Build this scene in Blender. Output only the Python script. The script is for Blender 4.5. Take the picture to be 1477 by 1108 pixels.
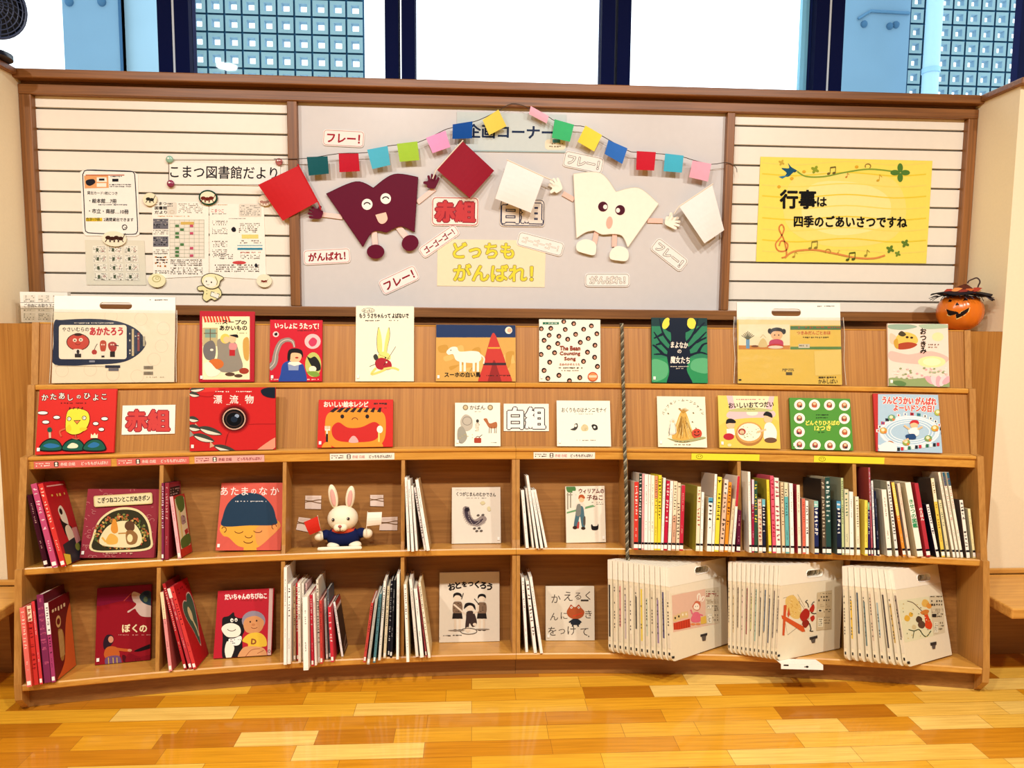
import bpy, bmesh, math, random
from mathutils import Vector, Matrix, noise
random.seed(7)
for _o in list(bpy.data.objects): bpy.data.objects.remove(_o)
SC = bpy.context.scene
COL = SC.collection
PI = math.pi

# ------------------------------------------------------------------ camera
IW, IH = 1477, 1108
FPX = 1003.4; PITCH = 0.09199; ROLL = 0.00899; YAW = 0.05639
CAM = Vector((0, 0, 1.3381))
_cy, _sy, _cp, _sp = math.cos(YAW), math.sin(YAW), math.cos(PITCH), math.sin(PITCH)
_F = Vector((_cp*_sy, _cp*_cy, -_sp)); _R0 = Vector((_cy, -_sy, 0)); _U0 = Vector((_sp*_sy, _sp*_cy, _cp))
_R = _R0*math.cos(ROLL) + _U0*math.sin(ROLL)
_U = -_R0*math.sin(ROLL) + _U0*math.cos(ROLL)
cam_data = bpy.data.cameras.new('camera'); cam = bpy.data.objects.new('camera', cam_data); COL.objects.link(cam)
_m = Matrix((_R, _U, -_F)).transposed().to_4x4(); _m.translation = CAM
cam.matrix_world = _m
cam_data.sensor_fit = 'HORIZONTAL'; cam_data.sensor_width = 36; cam_data.lens = FPX/IW*36; cam_data.clip_start = 0.05
SC.camera = cam

# ------------------------------------------------------------------ world, light, exposure
world = bpy.data.worlds.new('world'); SC.world = world; world.use_nodes = True
_bg = world.node_tree.nodes['Background']
_bg.inputs[0].default_value = (0.94, 0.97, 1.0, 1); _bg.inputs[1].default_value = 2.4
SC.view_settings.view_transform = 'Standard'; SC.view_settings.look = 'None'
SC.view_settings.exposure = 0.0; SC.view_settings.gamma = 1.0; SC.view_settings.use_curve_mapping = False
def lamp(x, y, z, r, watts, col):
    l = bpy.data.lights.new('ceiling_light', 'AREA'); l.shape = 'DISK'; l.size = r*2; l.energy = watts; l.color = col
    o = bpy.data.objects.new('ceiling_light', l); o.location = (x, y, z); COL.objects.link(o)
    return o
LCOL = (1.0, 0.98, 0.945)
for _x in (-2.0, -0.65, 0.75, 2.1):
    lamp(_x, 0.15, 3.36, .075, 78, LCOL)
for _x in (-1.4, 0.1, 1.6):
    lamp(_x, -1.6, 3.36, .1, 8, LCOL)

# ------------------------------------------------------------------ pixel rays (to put traced outlines at their real place)
def proj(P):
    d = Vector(P) - CAM; w = d.dot(_F)
    return IW/2 + FPX*d.dot(_R)/w, IH/2 - FPX*d.dot(_U)/w
def ray(px, py): return _F + _R*((px-IW/2)/FPX) - _U*((py-IH/2)/FPX)
def at_y(px, py, Y):
    D = ray(px, py); return CAM + D*(Y/D.y)
def on_plane(px, py, p0, n):
    D = ray(px, py); return CAM + D*((p0-CAM).dot(n)/D.dot(n))

# the bookshelf is an arc, hollow side to the room; d = how far a thing stands out from its back line
XC, R0, YE = 0.1237, 8.8125, 2.7773
YC = YE - R0
D1, D2, D4, D5 = 0.0716, 0.1631, 0.2396, 0.3059
Z7, Z1, Z2, Z4, Z5 = 1.3139, 1.0927, 0.8501, 0.4835, 0.105
SLOPE = 0.18
def arc(a, d, z): return Vector((XC + (R0-d)*math.sin(a), YC + (R0-d)*math.cos(a), z))
def tang(a): return Vector((math.cos(a), -math.sin(a), 0))
def away(a): return Vector((math.sin(a), math.cos(a), 0))
def d_of(P): return R0 - math.hypot(P.x-XC, P.y-YC)
def a_of(P): return math.atan2(P.x-XC, P.y-YC)
def bis(f, lo, hi, n=48):
    flo = f(lo)
    for _ in range(n):
        m = (lo+hi)/2; fm = f(m)
        if (fm > 0) == (flo > 0): lo, flo = m, fm
        else: hi = m
    return (lo+hi)/2
def a_at(px, d, z): return bis(lambda a: proj(arc(a, d, z))[0]-px, -.5, .5)
def on_floor(px, py, row):
    zf, df = (Z4, D4) if row == 4 else (Z5, D5)
    D = ray(px, py)
    def f(t):
        P = CAM + D*t; return P.z - (zf - SLOPE*(df - d_of(P)))
    return CAM + D*bis(f, 1.6, 3.4)

# ------------------------------------------------------------------ materials
def lin(h):
    h = h.lstrip('#')
    if len(h) == 3: h = ''.join(c*2 for c in h)
    v = [int(h[i:i+2], 16)/255 for i in (0, 2, 4)]
    return tuple(c/12.92 if c <= .04045 else ((c+.055)/1.055)**2.4 for c in v) + (1,)
_mats = {}
def M(hexcol, rough=.55, kind='paper', metal=0):
    key = (hexcol, rough, kind, metal)
    if key in _mats: return _mats[key]
    m = bpy.data.materials.new(kind + '_' + hexcol.lstrip('#')); m.use_nodes = True
    nt = m.node_tree; b = nt.nodes['Principled BSDF']; c = lin(hexcol)
    b.inputs['Roughness'].default_value = rough; b.inputs['Metallic'].default_value = metal
    n = nt.nodes.new('ShaderNodeTexNoise'); tc = nt.nodes.new('ShaderNodeTexCoord')
    n.inputs['Scale'].default_value = {'paper': 60, 'cloth': 400, 'wall': 90, 'plastic': 30, 'concrete': 3}.get(kind, 50)
    n.inputs['Detail'].default_value = 2
    nt.links.new(tc.outputs['Object'], n.inputs['Vector'])
    mx = nt.nodes.new('ShaderNodeMix'); mx.data_type = 'RGBA'
    b.inputs['Specular IOR Level'].default_value = {'paper': .12, 'cloth': .1, 'wall': .2, 'concrete': .1}.get(kind, .45)
    k = .12 if kind in ('cloth', 'concrete') else .05
    mx.inputs[6].default_value = tuple(min(1, x*(1+k*.3)) for x in c[:3]) + (1,); mx.inputs[7].default_value = tuple(x*(1-k) for x in c[:3]) + (1,)
    nt.links.new(n.outputs['Fac'], mx.inputs[0]); nt.links.new(mx.outputs[2], b.inputs['Base Color'])
    if kind in ('cloth', 'wall'):
        bp = nt.nodes.new('ShaderNodeBump'); bp.inputs['Strength'].default_value = .15; bp.inputs['Distance'].default_value = .002
        nt.links.new(n.outputs['Fac'], bp.inputs['Height']); nt.links.new(bp.outputs[0], b.inputs['Normal'])
    _mats[key] = m
    return m
def wood(name, c1, c2, axis, rough=.42, fine=1.0):
    if name in _mats: return _mats[name]
    m = bpy.data.materials.new(name); m.use_nodes = True; nt = m.node_tree; b = nt.nodes['Principled BSDF']
    tc = nt.nodes.new('ShaderNodeTexCoord'); mp = nt.nodes.new('ShaderNodeMapping')
    mp.inputs['Scale'].default_value = {'x': (1.6, 60, 60), 'z': (85, 85, 1.4), 'p': (95, 2, 1.3), 'y': (60, 1.6, 60)}[axis]
    n = nt.nodes.new('ShaderNodeTexNoise'); n.inputs['Scale'].default_value = 1.6*fine; n.inputs['Detail'].default_value = 6; n.inputs['Roughness'].default_value = .62
    n2 = nt.nodes.new('ShaderNodeTexNoise'); n2.inputs['Scale'].default_value = .8; n2.inputs['Detail'].default_value = 2
    r = nt.nodes.new('ShaderNodeValToRGB'); r.color_ramp.elements[0].position = .33; r.color_ramp.elements[1].position = .68
    r.color_ramp.elements[0].color = lin(c2); r.color_ramp.elements[1].color = lin(c1)
    L = nt.links.new
    L(tc.outputs['Object'], mp.inputs[0]); L(mp.outputs[0], n.inputs['Vector']); L(tc.outputs['Object'], n2.inputs['Vector'])
    ad = nt.nodes.new('ShaderNodeMath'); ad.operation = 'MULTIPLY_ADD'; ad.inputs[1].default_value = .35; ad.inputs[2].default_value = -.17
    L(n2.outputs['Fac'], ad.inputs[0])
    ad2 = nt.nodes.new('ShaderNodeMath'); L(n.outputs['Fac'], ad2.inputs[0]); L(ad.outputs[0], ad2.inputs[1])
    L(ad2.outputs[0], r.inputs[0]); L(r.outputs[0], b.inputs['Base Color'])
    b.inputs['Roughness'].default_value = rough
    _mats[name] = m
    return m
W_EDGE = wood('oak_edge', '#d59c44', '#bd8132', 'x', .3)
W_PANEL = wood('oak_panel_upright_grain', '#b67d36', '#9a6326', 'p')
W_SIDE = wood('oak_side', '#b98440', '#a36f30', 'z')
W_BACK = wood('oak_back', '#a06d34', '#885927', 'x')
W_FRAME = wood('walnut_frame', '#95602f', '#6c421d', 'x')
W_FRAMEV = wood('walnut_frame_upright', '#95602f', '#6c421d', 'z')
W_BENCH = wood('bench_oak', '#dfa650', '#c4883a', 'x')

# ------------------------------------------------------------------ mesh building
class MB:
    def __init__(s): s.v = []; s.f = []; s.m = []; s.sm = []; s.slots = []
    def slot(s, m):
        if m not in s.slots: s.slots.append(m)
        return s.slots.index(m)
    def face(s, pts, m, smooth=False):
        i = len(s.v); s.v += [tuple(p) for p in pts]; s.f.append(tuple(range(i, i+len(pts)))); s.m.append(s.slot(m)); s.sm.append(smooth)
    def mesh(s, verts, faces, m, smooth=False):
        i = len(s.v); s.v += [tuple(p) for p in verts]; k = s.slot(m)
        for f in faces: s.f.append(tuple(j+i for j in f)); s.m.append(k); s.sm.append(smooth)
    def box(s, lo, hi, m, T=None, bev=0):
        x0, y0, z0 = lo; x1, y1, z1 = hi
        if bev:
            b = bmesh.new(); bmesh.ops.create_cube(b, size=1)
            for v in b.verts: v.co = Vector((x0+(v.co.x+.5)*(x1-x0), y0+(v.co.y+.5)*(y1-y0), z0+(v.co.z+.5)*(z1-z0)))
            bmesh.ops.bevel(b, geom=list(b.edges), offset=bev, segments=2, affect='EDGES', profile=.5)
            b.verts.index_update()
            vs = [v.co.copy() for v in b.verts]; fs = [[v.index for v in f.verts] for f in b.faces]; b.free()
        else:
            vs = [Vector(p) for p in ((x0,y0,z0),(x1,y0,z0),(x1,y1,z0),(x0,y1,z0),(x0,y0,z1),(x1,y0,z1),(x1,y1,z1),(x0,y1,z1))]
            fs = [(3,2,1,0),(4,5,6,7),(0,1,5,4),(1,2,6,5),(2,3,7,6),(3,0,4,7)]
        if T is not None: vs = [T @ v for v in vs]
        s.mesh(vs, fs, m)
    def prism(s, pts, ext, m, mside=None):
        """polygon pts (3-D) swept along the vector ext"""
        n = len(pts); ext = Vector(ext); a = [Vector(p) for p in pts]; b = [p+ext for p in a]
        s.mesh(a+b, [tuple(range(n-1, -1, -1)), tuple(range(n, 2*n))], m)
        s.mesh(a+b, [(i, (i+1) % n, n+(i+1) % n, n+i) for i in range(n)], mside or m)
    def tube(s, pts, r, m, n=8, closed=False):
        pts = [Vector(p) for p in pts]; N = len(pts); vs = []; up = Vector((0.13, .21, .97))
        rs = r if isinstance(r, (list, tuple)) else [r]*N
        for i, p in enumerate(pts):
            t = (pts[(i+1) % N if closed else min(i+1, N-1)] - pts[i-1 if (i > 0 or closed) else 0])
            t = t.normalized() if t.length > 1e-9 else Vector((1, 0, 0))
            u = t.cross(up); u = u.normalized() if u.length > 1e-4 else t.cross(Vector((1, 0, 0))).normalized()
            w = t.cross(u)
            vs += [p + (u*math.cos(2*PI*k/n) + w*math.sin(2*PI*k/n))*rs[i] for k in range(n)]
        fs = []
        for i in range(N if closed else N-1):
            j = (i+1) % N
            fs += [(i*n+k, i*n+(k+1) % n, j*n+(k+1) % n, j*n+k) for k in range(n)]
        s.mesh(vs, fs, m, True)
        if not closed: s.mesh(vs, [tuple(range(n-1, -1, -1)), tuple(range((N-1)*n, N*n))], m)
    def ball(s, c, r, m, T=None, nu=20, nv=12, shape=None):
        vs = []; fs = []
        rx, ry, rz = r if isinstance(r, (tuple, list)) else (r, r, r)
        for j in range(nv+1):
            ph = PI*j/nv - PI/2
            for i in range(nu):
                th = 2*PI*i/nu
                p = Vector((math.cos(ph)*math.cos(th), math.cos(ph)*math.sin(th), math.sin(ph)))
                k = shape(th, ph) if shape else 1
                vs.append(Vector((c[0]+rx*p.x*k, c[1]+ry*p.y*k, c[2]+rz*p.z*(k if shape else 1))))
        for j in range(nv):
            for i in range(nu):
                fs.append((j*nu+i, j*nu+(i+1) % nu, (j+1)*nu+(i+1) % nu, (j+1)*nu+i))
        if T is not None: vs = [T @ v for v in vs]
        s.mesh(vs, fs, m, True)
    def sweep(s, prof, a0, a1, m, n=10, mcap=None):
        """closed (d, z) outline swept along the shelf's arc"""
        k = len(prof); vs = []; fs = []
        for i in range(n+1):
            a = a0+(a1-a0)*i/n
            vs += [arc(a, d, z) for d, z in prof]
        for i in range(n):
            fs += [(i*k+j, i*k+(j+1) % k, (i+1)*k+(j+1) % k, (i+1)*k+j) for j in range(k)]
        s.mesh(vs, fs, m); s.mesh(vs, [tuple(range(k-1, -1, -1)), tuple(range(n*k, n*k+k))], mcap or m)
    def build(s, name, parent=None, origin=None, mat=None):
        me = bpy.data.meshes.new(name)
        o0 = Vector(origin) if origin is not None else Vector((0, 0, 0))
        me.from_pydata([tuple(Vector(v)-o0) for v in s.v], [], s.f)
        for m in s.slots: me.materials.append(m)
        me.polygons.foreach_set('material_index', s.m); me.polygons.foreach_set('use_smooth', s.sm)
        me.update()
        o = bpy.data.objects.new(name, me); COL.objects.link(o)
        if mat is not None: o.matrix_world = mat
        elif origin is not None: o.location = o0
        if parent is not None:
            o.parent = parent
        return o
def fixnormals(o):
    b = bmesh.new(); b.from_mesh(o.data); bmesh.ops.recalc_face_normals(b, faces=b.faces); b.to_mesh(o.data); b.free(); return o
def tag(o, label=None, cat=None, group=None, kind=None):
    if label: o['label'] = label
    if cat: o['category'] = cat
    if group: o['group'] = group
    if kind: o['kind'] = kind
    return o
def thing(name, label, cat, mat=None, group=None):
    o = bpy.data.objects.new(name, None); COL.objects.link(o); o.empty_display_size = .05
    if mat is not None: o.matrix_world = mat if isinstance(mat, Matrix) else Matrix.Translation(Vector(mat))
    return tag(o, label, cat, group)
def struct(name, mb, **k):
    o = mb.build(name, **k); o['kind'] = 'structure'; return o
ORD = 'first second third fourth fifth sixth seventh eighth ninth tenth eleventh twelfth thirteenth fourteenth fifteenth sixteenth seventeenth eighteenth nineteenth twentieth'.split()
def ordn(i):
    if i < 20: return ORD[i]
    return ('twenty-' if i < 29 else 'thirtieth' if i == 29 else 'thirty-') + ('' if i == 29 else ORD[(i-20) % 10] if i < 29 else ORD[i-30])

# ------------------------------------------------------------------ printing on flat faces
_glyph = {}
def glyphs(s, bold=0.0):
    key = (s, round(bold, 3))
    if key in _glyph: return _glyph[key]
    cu = bpy.data.curves.new('t', 'FONT'); cu.body = s; cu.size = 1; cu.resolution_u = 2; cu.offset = bold
    o = bpy.data.objects.new('t', cu); COL.objects.link(o)
    dg = bpy.context.evaluated_depsgraph_get(); ev = o.evaluated_get(dg); me = ev.to_mesh()
    vs = [(v.co.x, v.co.y) for v in me.vertices]; fs = [tuple(p.vertices) for p in me.polygons]
    ev.to_mesh_clear(); bpy.data.objects.remove(o); bpy.data.curves.remove(cu)
    if not vs: vs = [(0, 0)]
    _glyph[key] = (vs, fs)
    return vs, fs
def clip_poly(pts, x0, y0, x1, y1):
    for ax, lim, sg in ((0, x0, 1), (0, x1, -1), (1, y0, 1), (1, y1, -1)):
        out = []
        for i in range(len(pts)):
            a, b = pts[i-1], pts[i]; ia = (a[ax]-lim)*sg >= 0; ib = (b[ax]-lim)*sg >= 0
            if ia != ib:
                t = (lim-a[ax])/(b[ax]-a[ax]); out.append((a[0]+(b[0]-a[0])*t, a[1]+(b[1]-a[1])*t))
            if ib: out.append(b)
        pts = out
        if not pts: return []
    return pts
def smooth(pts, closed=True, n=5):
    N = len(pts); out = []
    for i in range(N if closed else N-1):
        g = (lambda k: pts[k % N]) if closed else (lambda k: pts[max(0, min(N-1, k))])
        p0, p1, p2, p3 = g(i-1), g(i), g(i+1), g(i+2)
        for j in range(n):
            t = j/n
            out.append(tuple(.5*((2*p1[c])+(-p0[c]+p2[c])*t+(2*p0[c]-5*p1[c]+4*p2[c]-p3[c])*t*t+(-p0[c]+3*p1[c]-3*p2[c]+p3[c])*t**3) for c in range(len(p1))))
    if not closed: out.append(tuple(pts[-1]))
    return out
class Pr:
    """draws flat ink shapes on a face; uv(x, y) takes a drawing point to face coordinates, put(u, v, lift) to space"""
    def __init__(s, mb, uv, put, box=None, step=.00003, start=.00025, rough=.45):
        s.mb, s.uv, s.put, s.box, s.step, s.L, s.rough = mb, uv, put, box, step, start, rough; s.o = (0, 0, 1)
    def use(s, ox, oy, sc): s.o = (ox, oy, sc); return s
    def _pt(s, p): return s.uv(s.o[0]+p[0]/s.o[2], s.o[1]+p[1]/s.o[2])
    def _emit(s, uvs, m, L):
        if s.box: uvs = clip_poly(uvs, *s.box)
        if len(uvs) >= 3: s.mb.face([s.put(u, v, L) for u, v in uvs], m)
    def poly(s, pts, col):
        s.L += s.step; s._emit([s._pt(p) for p in pts], M(col, s.rough), s.L)
    def blob(s, pts, col): s.poly(smooth(pts), col)
    def rect(s, x0, y0, x1, y1, col): s.poly([(x0, y0), (x1, y0), (x1, y1), (x0, y1)], col)
    def ell(s, cx, cy, rx, ry, col, rot=0, n=22):
        c, si = math.cos(rot), math.sin(rot)
        s.poly([(cx+rx*math.cos(t)*c-ry*math.sin(t)*si, cy+rx*math.cos(t)*si+ry*math.sin(t)*c) for t in (2*PI*i/n for i in range(n))], col)
    def ring(s, cx, cy, rx, ry, w, col, a0=0, a1=2*PI, n=24):
        s.line([(cx+rx*math.cos(a0+(a1-a0)*i/n), cy+ry*math.sin(a0+(a1-a0)*i/n)) for i in range(n+1)], w, col)
    def line(s, pts, w, col, curve=False):
        if curve: pts = smooth(pts, False)
        s.L += s.step; m = M(col, s.rough); n = len(pts); lr = []
        for i in range(n):
            a, b = pts[max(0, i-1)], pts[min(n-1, i+1)]; dx, dy = b[0]-a[0], b[1]-a[1]; l = math.hypot(dx, dy) or 1
            ww = w[i*len(w)//n] if isinstance(w, (list, tuple)) else w
            nx, ny = -dy/l*ww/2, dx/l*ww/2
            lr.append(((pts[i][0]+nx, pts[i][1]+ny), (pts[i][0]-nx, pts[i][1]-ny)))
        for i in range(n-1):
            s._emit([s._pt(p) for p in (lr[i][0], lr[i+1][0], lr[i+1][1], lr[i][1])], m, s.L)
    def rrect(s, x0, y0, x1, y1, r, col, rot=0):
        cx, cy = (x0+x1)/2, (y0+y1)/2; c, si = math.cos(rot), math.sin(rot); pts = []
        for qx, qy, a in ((x1-r, y1-r, 0), (x0+r, y1-r, PI/2), (x0+r, y0+r, PI), (x1-r, y0+r, 3*PI/2)):
            for i in range(5):
                t = a+PI/2*i/4; pts.append((qx+r*math.cos(t), qy+r*math.sin(t)))
        s.poly([(cx+(x-cx)*c-(y-cy)*si, cy+(x-cx)*si+(y-cy)*c) for x, y in pts], col)
    def txt(s, st, cx, cy, size, col, bold=0.0, rot=0, width=None, outline=None, ow=.05, vert=False, gap=1.0):
        """centred at cx, cy; size = glyph height in drawing units; width = overall width wanted"""
        if vert:
            for i, ch in enumerate(st):
                if ch == ' ': continue
                if ch == 'ー': s.rect(cx-size*.06, cy+(i-(len(st)-1)/2)*size*gap-size*.38, cx+size*.06, cy+(i-(len(st)-1)/2)*size*gap+size*.38, col); continue
                dy = (i-(len(st)-1)/2)*size*gap
                s.txt(ch, cx-dy*math.sin(rot), cy+dy*math.cos(rot), size, col, bold, rot, width, outline, ow)
            return
        passes = ([(outline, bold+ow)] if outline else []) + [(col, bold)]
        vs0, _ = glyphs(st, 0.0)
        xa, xb = min(v[0] for v in vs0), max(v[0] for v in vs0); ya, yb = min(v[1] for v in vs0), max(v[1] for v in vs0)
        if all(ord(ch) > 255 for ch in st if ch != ' '): ya, yb = -.1, .87
        k = size/.95 if all(ord(ch) > 255 for ch in st if ch != ' ') else size/max(.01, yb-ya)
        kx = k if width is None else width/max(.01, xb-xa)
        c, si = math.cos(rot), math.sin(rot)
        vs, fs = glyphs(st, 0.0)
        for colr, bo in passes:
            s.L += s.step; m = M(colr, s.rough); nd = 0 if bo < .006 else 4 if bo < .03 else 8
            for qi, q in enumerate([(bo*math.cos(2*PI*i/nd+.4), bo*math.sin(2*PI*i/nd+.4)) for i in range(nd)] or [(0, 0)]):
                P = []; s.L += 6e-6
                for x, y in vs:
                    X, Y = (x-(xa+xb)/2)*kx+q[0]*k, -(y-(ya+yb)/2)*k+q[1]*k
                    P.append(s._pt((cx+X*c-Y*si, cy+X*si+Y*c)))
                for f in fs: s._emit([P[i] for i in f], m, s.L)
    def marks(s, x0, y0, x1, y1, col, rows=1, fill=.7, cw=None, seed=1):
        """rows of print too small to read"""
        rnd = random.Random(seed*31+int(x0*7+y0)); h = (y1-y0)/rows; w = cw or h*.9; s.L += s.step; m = M(col, s.rough)
        for r in range(rows):
            x = x0
            while x < x1-w*.3:
                if rnd.random() < fill:
                    a, b = y0+h*(r+.12), y0+h*(r+.12)+h*.6*rnd.uniform(.55, 1); e = min(x1, x+w*rnd.uniform(.4, .95))
                    s._emit([s._pt(p) for p in ((x, a), (e, a), (e, b), (x, b))], m, s.L)
                x += w
    def vmarks(s, cx, y0, y1, w, col, fill=.85, seed=1):
        rnd = random.Random(seed*17+int(cx*9+y0)); y = y0; s.L += s.step; m = M(col, s.rough)
        while y < y1:
            if rnd.random() < fill:
                for _ in range(2):
                    a = cx-w/2+rnd.random()*w*.4; b = cx+w/2-rnd.random()*w*.4; c = y+rnd.random()*w*.5; d = c+w*rnd.uniform(.2, .45)
                    s._emit([s._pt(p) for p in ((a, c), (b, c), (b, d), (a, d))], m, s.L)
            y += w*1.12

# ================================================================== THE ROOM
XL, XR = -1.755, 2.098          # the two short return walls of the alcove
YF = 2.655                      # front face of the low walls beside the alcove
YB = 2.9                        # face of the display board
ZT = 2.275                      # top of the sill
WALLC = M('#f3e3c0', .8, 'wall')
# floor of mixed oak strips
mf = bpy.data.materials.new('oak_strip_floor'); mf.use_nodes = True
nt = mf.node_tree; b = nt.nodes['Principled BSDF']; Lk = nt.links.new
tc = nt.nodes.new('ShaderNodeTexCoord')
def brick(w, h, off, sq, freq):
    n = nt.nodes.new('ShaderNodeTexBrick'); n.offset = off; n.offset_frequency = 2; n.squash = sq; n.squash_frequency = freq
    n.inputs['Scale'].default_value = 1; n.inputs['Brick Width'].default_value = w; n.inputs['Row Height'].default_value = h
    n.inputs['Mortar Size'].default_value = .0007; n.inputs['Mortar Smooth'].default_value = .1
    n.inputs['Color1'].default_value = (0, 0, 0, 1); n.inputs['Color2'].default_value = (1, 1, 1, 1); n.inputs['Mortar'].default_value = (.5, .5, .5, 1)
    Lk(tc.outputs['Object'], n.inputs['Vector']); return n
bk = brick(.40, .078, .37, .62, 3)
rp = nt.nodes.new('ShaderNodeValToRGB'); rp.color_ramp.interpolation = 'LINEAR'
for i, (p, c) in enumerate(((0, '#a9640f'), (.22, '#c88116'), (.5, '#da981e'), (.75, '#e4ac32'), (1, '#efc668'))):
    e = rp.color_ramp.elements[i] if i < 2 else rp.color_ramp.elements.new(p)
    e.position = p; e.color = lin(c)
Lk(bk.outputs['Color'], rp.inputs[0])
mp = nt.nodes.new('ShaderNodeMapping'); mp.inputs['Scale'].default_value = (3, 70, 1); Lk(tc.outputs['Object'], mp.inputs[0])
gn = nt.nodes.new('ShaderNodeTexNoise'); gn.inputs['Scale'].default_value = 1.5; gn.inputs['Detail'].default_value = 5; Lk(mp.outputs[0], gn.inputs['Vector'])
gr = nt.nodes.new('ShaderNodeValToRGB'); gr.color_ramp.elements[0].position = .3; gr.color_ramp.elements[0].color = (.78, .72, .62, 1); gr.color_ramp.elements[1].position = .62; gr.color_ramp.elements[1].color = (1, 1, 1, 1)
Lk(gn.outputs['Fac'], gr.inputs[0])
mu = nt.nodes.new('ShaderNodeMix'); mu.data_type = 'RGBA'; mu.blend_type = 'MULTIPLY'; mu.inputs[0].default_value = 1
Lk(rp.outputs[0], mu.inputs[6]); Lk(gr.outputs[0], mu.inputs[7])
mj = nt.nodes.new('ShaderNodeMix'); mj.data_type = 'RGBA'; Lk(bk.outputs['Fac'], mj.inputs[0]); Lk(mu.outputs[2], mj.inputs[6]); mj.inputs[7].default_value = lin('#8a5518')
Lk(mj.outputs[2], b.inputs['Base Color'])
b.inputs['Roughness'].default_value = .3; b.inputs['Coat Weight'].default_value = .5; b.inputs['Coat Roughness'].default_value = .07
m = MB(); m.box((-4.2, -3.2, -.1), (4.2, 3.3, 0), mf); struct('floor', m)
m = MB(); m.box((-4.2, -3.2, 3.4), (4.2, 3.3, 3.5), M('#8a7c66', .9, 'wall')); struct('ceiling', m)
m = MB(); m.box((-4.2, -3.3, 0), (4.2, -3.2, 3.4), M('#5f513c', .9, 'wall')); struct('wall_front', m)
m = MB(); m.box((-4.3, -3.2, 0), (-4.2, YF, 3.4), M('#b8a684', .9, 'wall')); struct('wall_left', m)
m = MB(); m.box((4.2, -3.2, 0), (4.3, YF, 3.4), M('#b8a684', .9, 'wall')); struct('wall_right', m)
m = MB(); m.box((-4.2, YF, 0), (XL, 3.02, 2.25), WALLC); struct('wall_back_left', m)
m = MB(); m.box((XR, YF, 0), (4.2, 3.02, 2.25), WALLC); struct('wall_back_right', m)
m = MB(); m.box((XL, YB+.03, 0), (XR, 3.02, 2.25), WALLC); struct('wall_back', m)
# sill and ledge caps
m = MB(); m.box((XL-.04, 2.845, 2.2425), (XR+.04, 3.16, ZT+.0012), W_FRAME, bev=.004); m.box((XL+.002, 2.893, 2.2275), (XR-.002, YB+.028, 2.242), W_FRAME); struct('trim_1', m)
LEDGE = M('#a89c90', .5, 'plastic')
m = MB(); m.box((-4.2, YF-.03, 2.2502), (XL+.018, 2.8445, ZT), W_FRAME, bev=.004); struct('trim_2', m)
m = MB(); m.box((XR-.018, YF-.03, 2.2502), (4.2, 2.8445, ZT), W_FRAME, bev=.004); struct('trim_3', m)
# oak filler beside the bookshelf (front board and cap up to the wall)
for i, (xa, xb, xc) in enumerate(((XL+.002, -1.60, -1.50), (1.876, XR-.002, 1.72))):
    m = MB()
    m.box((xa, YF-.002, 0), (xb, YF+.018, 1.309), W_PANEL)
    ya = YF+.0185
    if i == 0: pts = [(xa, ya), (xc, ya+.02), (xc, YB+.028), (xa, YB+.028)]
    else: pts = [(xc, ya+.02), (xb, ya), (xb, YB+.028), (xc, YB+.028)]
    m.prism([(x, y, 1.292) for x, y in pts], (0, 0, .0165), W_EDGE)
    struct('trim_%d' % (4+i), m)
# dark wood band of the wall below the display board
m = MB(); m.box((XL+.001, YB+.004, 1.0), (XR-.001, YB+.029, 1.343), W_FRAME); struct('trim_6', m)
# ------------------------------------------------------------------ windows
NAVY = M('#050f3c', .8, 'concrete'); GREYM = M('#8fa3b8', .4, 'plastic')
gl = bpy.data.materials.new('window_glass'); gl.use_nodes = True; nt = gl.node_tree
for n in list(nt.nodes):
    if n.type != 'OUTPUT_MATERIAL': nt.nodes.remove(n)
tr = nt.nodes.new('ShaderNodeBsdfTransparent'); tr.inputs[0].default_value = (.95, .98, 1, 1)
gs = nt.nodes.new('ShaderNodeBsdfGlossy'); gs.inputs['Roughness'].default_value = .02
fr = nt.nodes.new('ShaderNodeFresnel'); fr.inputs[0].default_value = 1.15
ms = nt.nodes.new('ShaderNodeMixShader'); nt.links.new(fr.outputs[0], ms.inputs[0]); nt.links.new(tr.outputs[0], ms.inputs[1]); nt.links.new(gs.outputs[0], ms.inputs[2])
nt.links.new(ms.outputs[0], nt.nodes['Material Output'].inputs[0])
WX = [-2.24, -1.222, -.307, .597, 1.518, 2.46]
z0, z1 = ZT+.001, 3.4
for i in range(5):
    a, c = WX[i]+.006, WX[i+1]-.006; w = .056
    if i in (0, 4): pass
    m = MB()
    m.box((a, 3.02, z0), (a+w, 3.10, z1), NAVY); m.box((c-w, 3.02, z0), (c, 3.10, z1), NAVY)
    m.box((a+w, 3.04, z0), (c-w, 3.08, z0+.012), NAVY); m.box((a+w, 3.02, z1-.06), (c-w, 3.10, z1-.001), NAVY)
    if i == 3: m.box((c-w-.032, 3.085, z0), (c-w-.001, 3.11, z1), M('#8fcfe6', .5, 'concrete'))  # frame's outer side, daylight on it put into the pale blue colour
    if i in (0, 3): m.box((c+.002, 3.021, z0), (c+.010, 3.03, z1), M('#c8d4e0', .4, 'concrete'))  # pale strip added in place of daylight showing through the gap between frames
    wnd = struct('window_%d' % (i+1), m)
    g = MB(); g.box((a+w, 3.055, z0+.012), (c-w, 3.061, z1-.06), gl); g.build('pane', wnd)
m = MB(); m.box((-4.2, 3.02, 2.25), (WX[0], 3.12, 3.4), WALLC); struct('wall_window_left', m)
m = MB(); m.box((WX[5], 3.02, 2.25), (4.2, 3.12, 3.4), WALLC); struct('wall_window_right', m)
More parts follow.
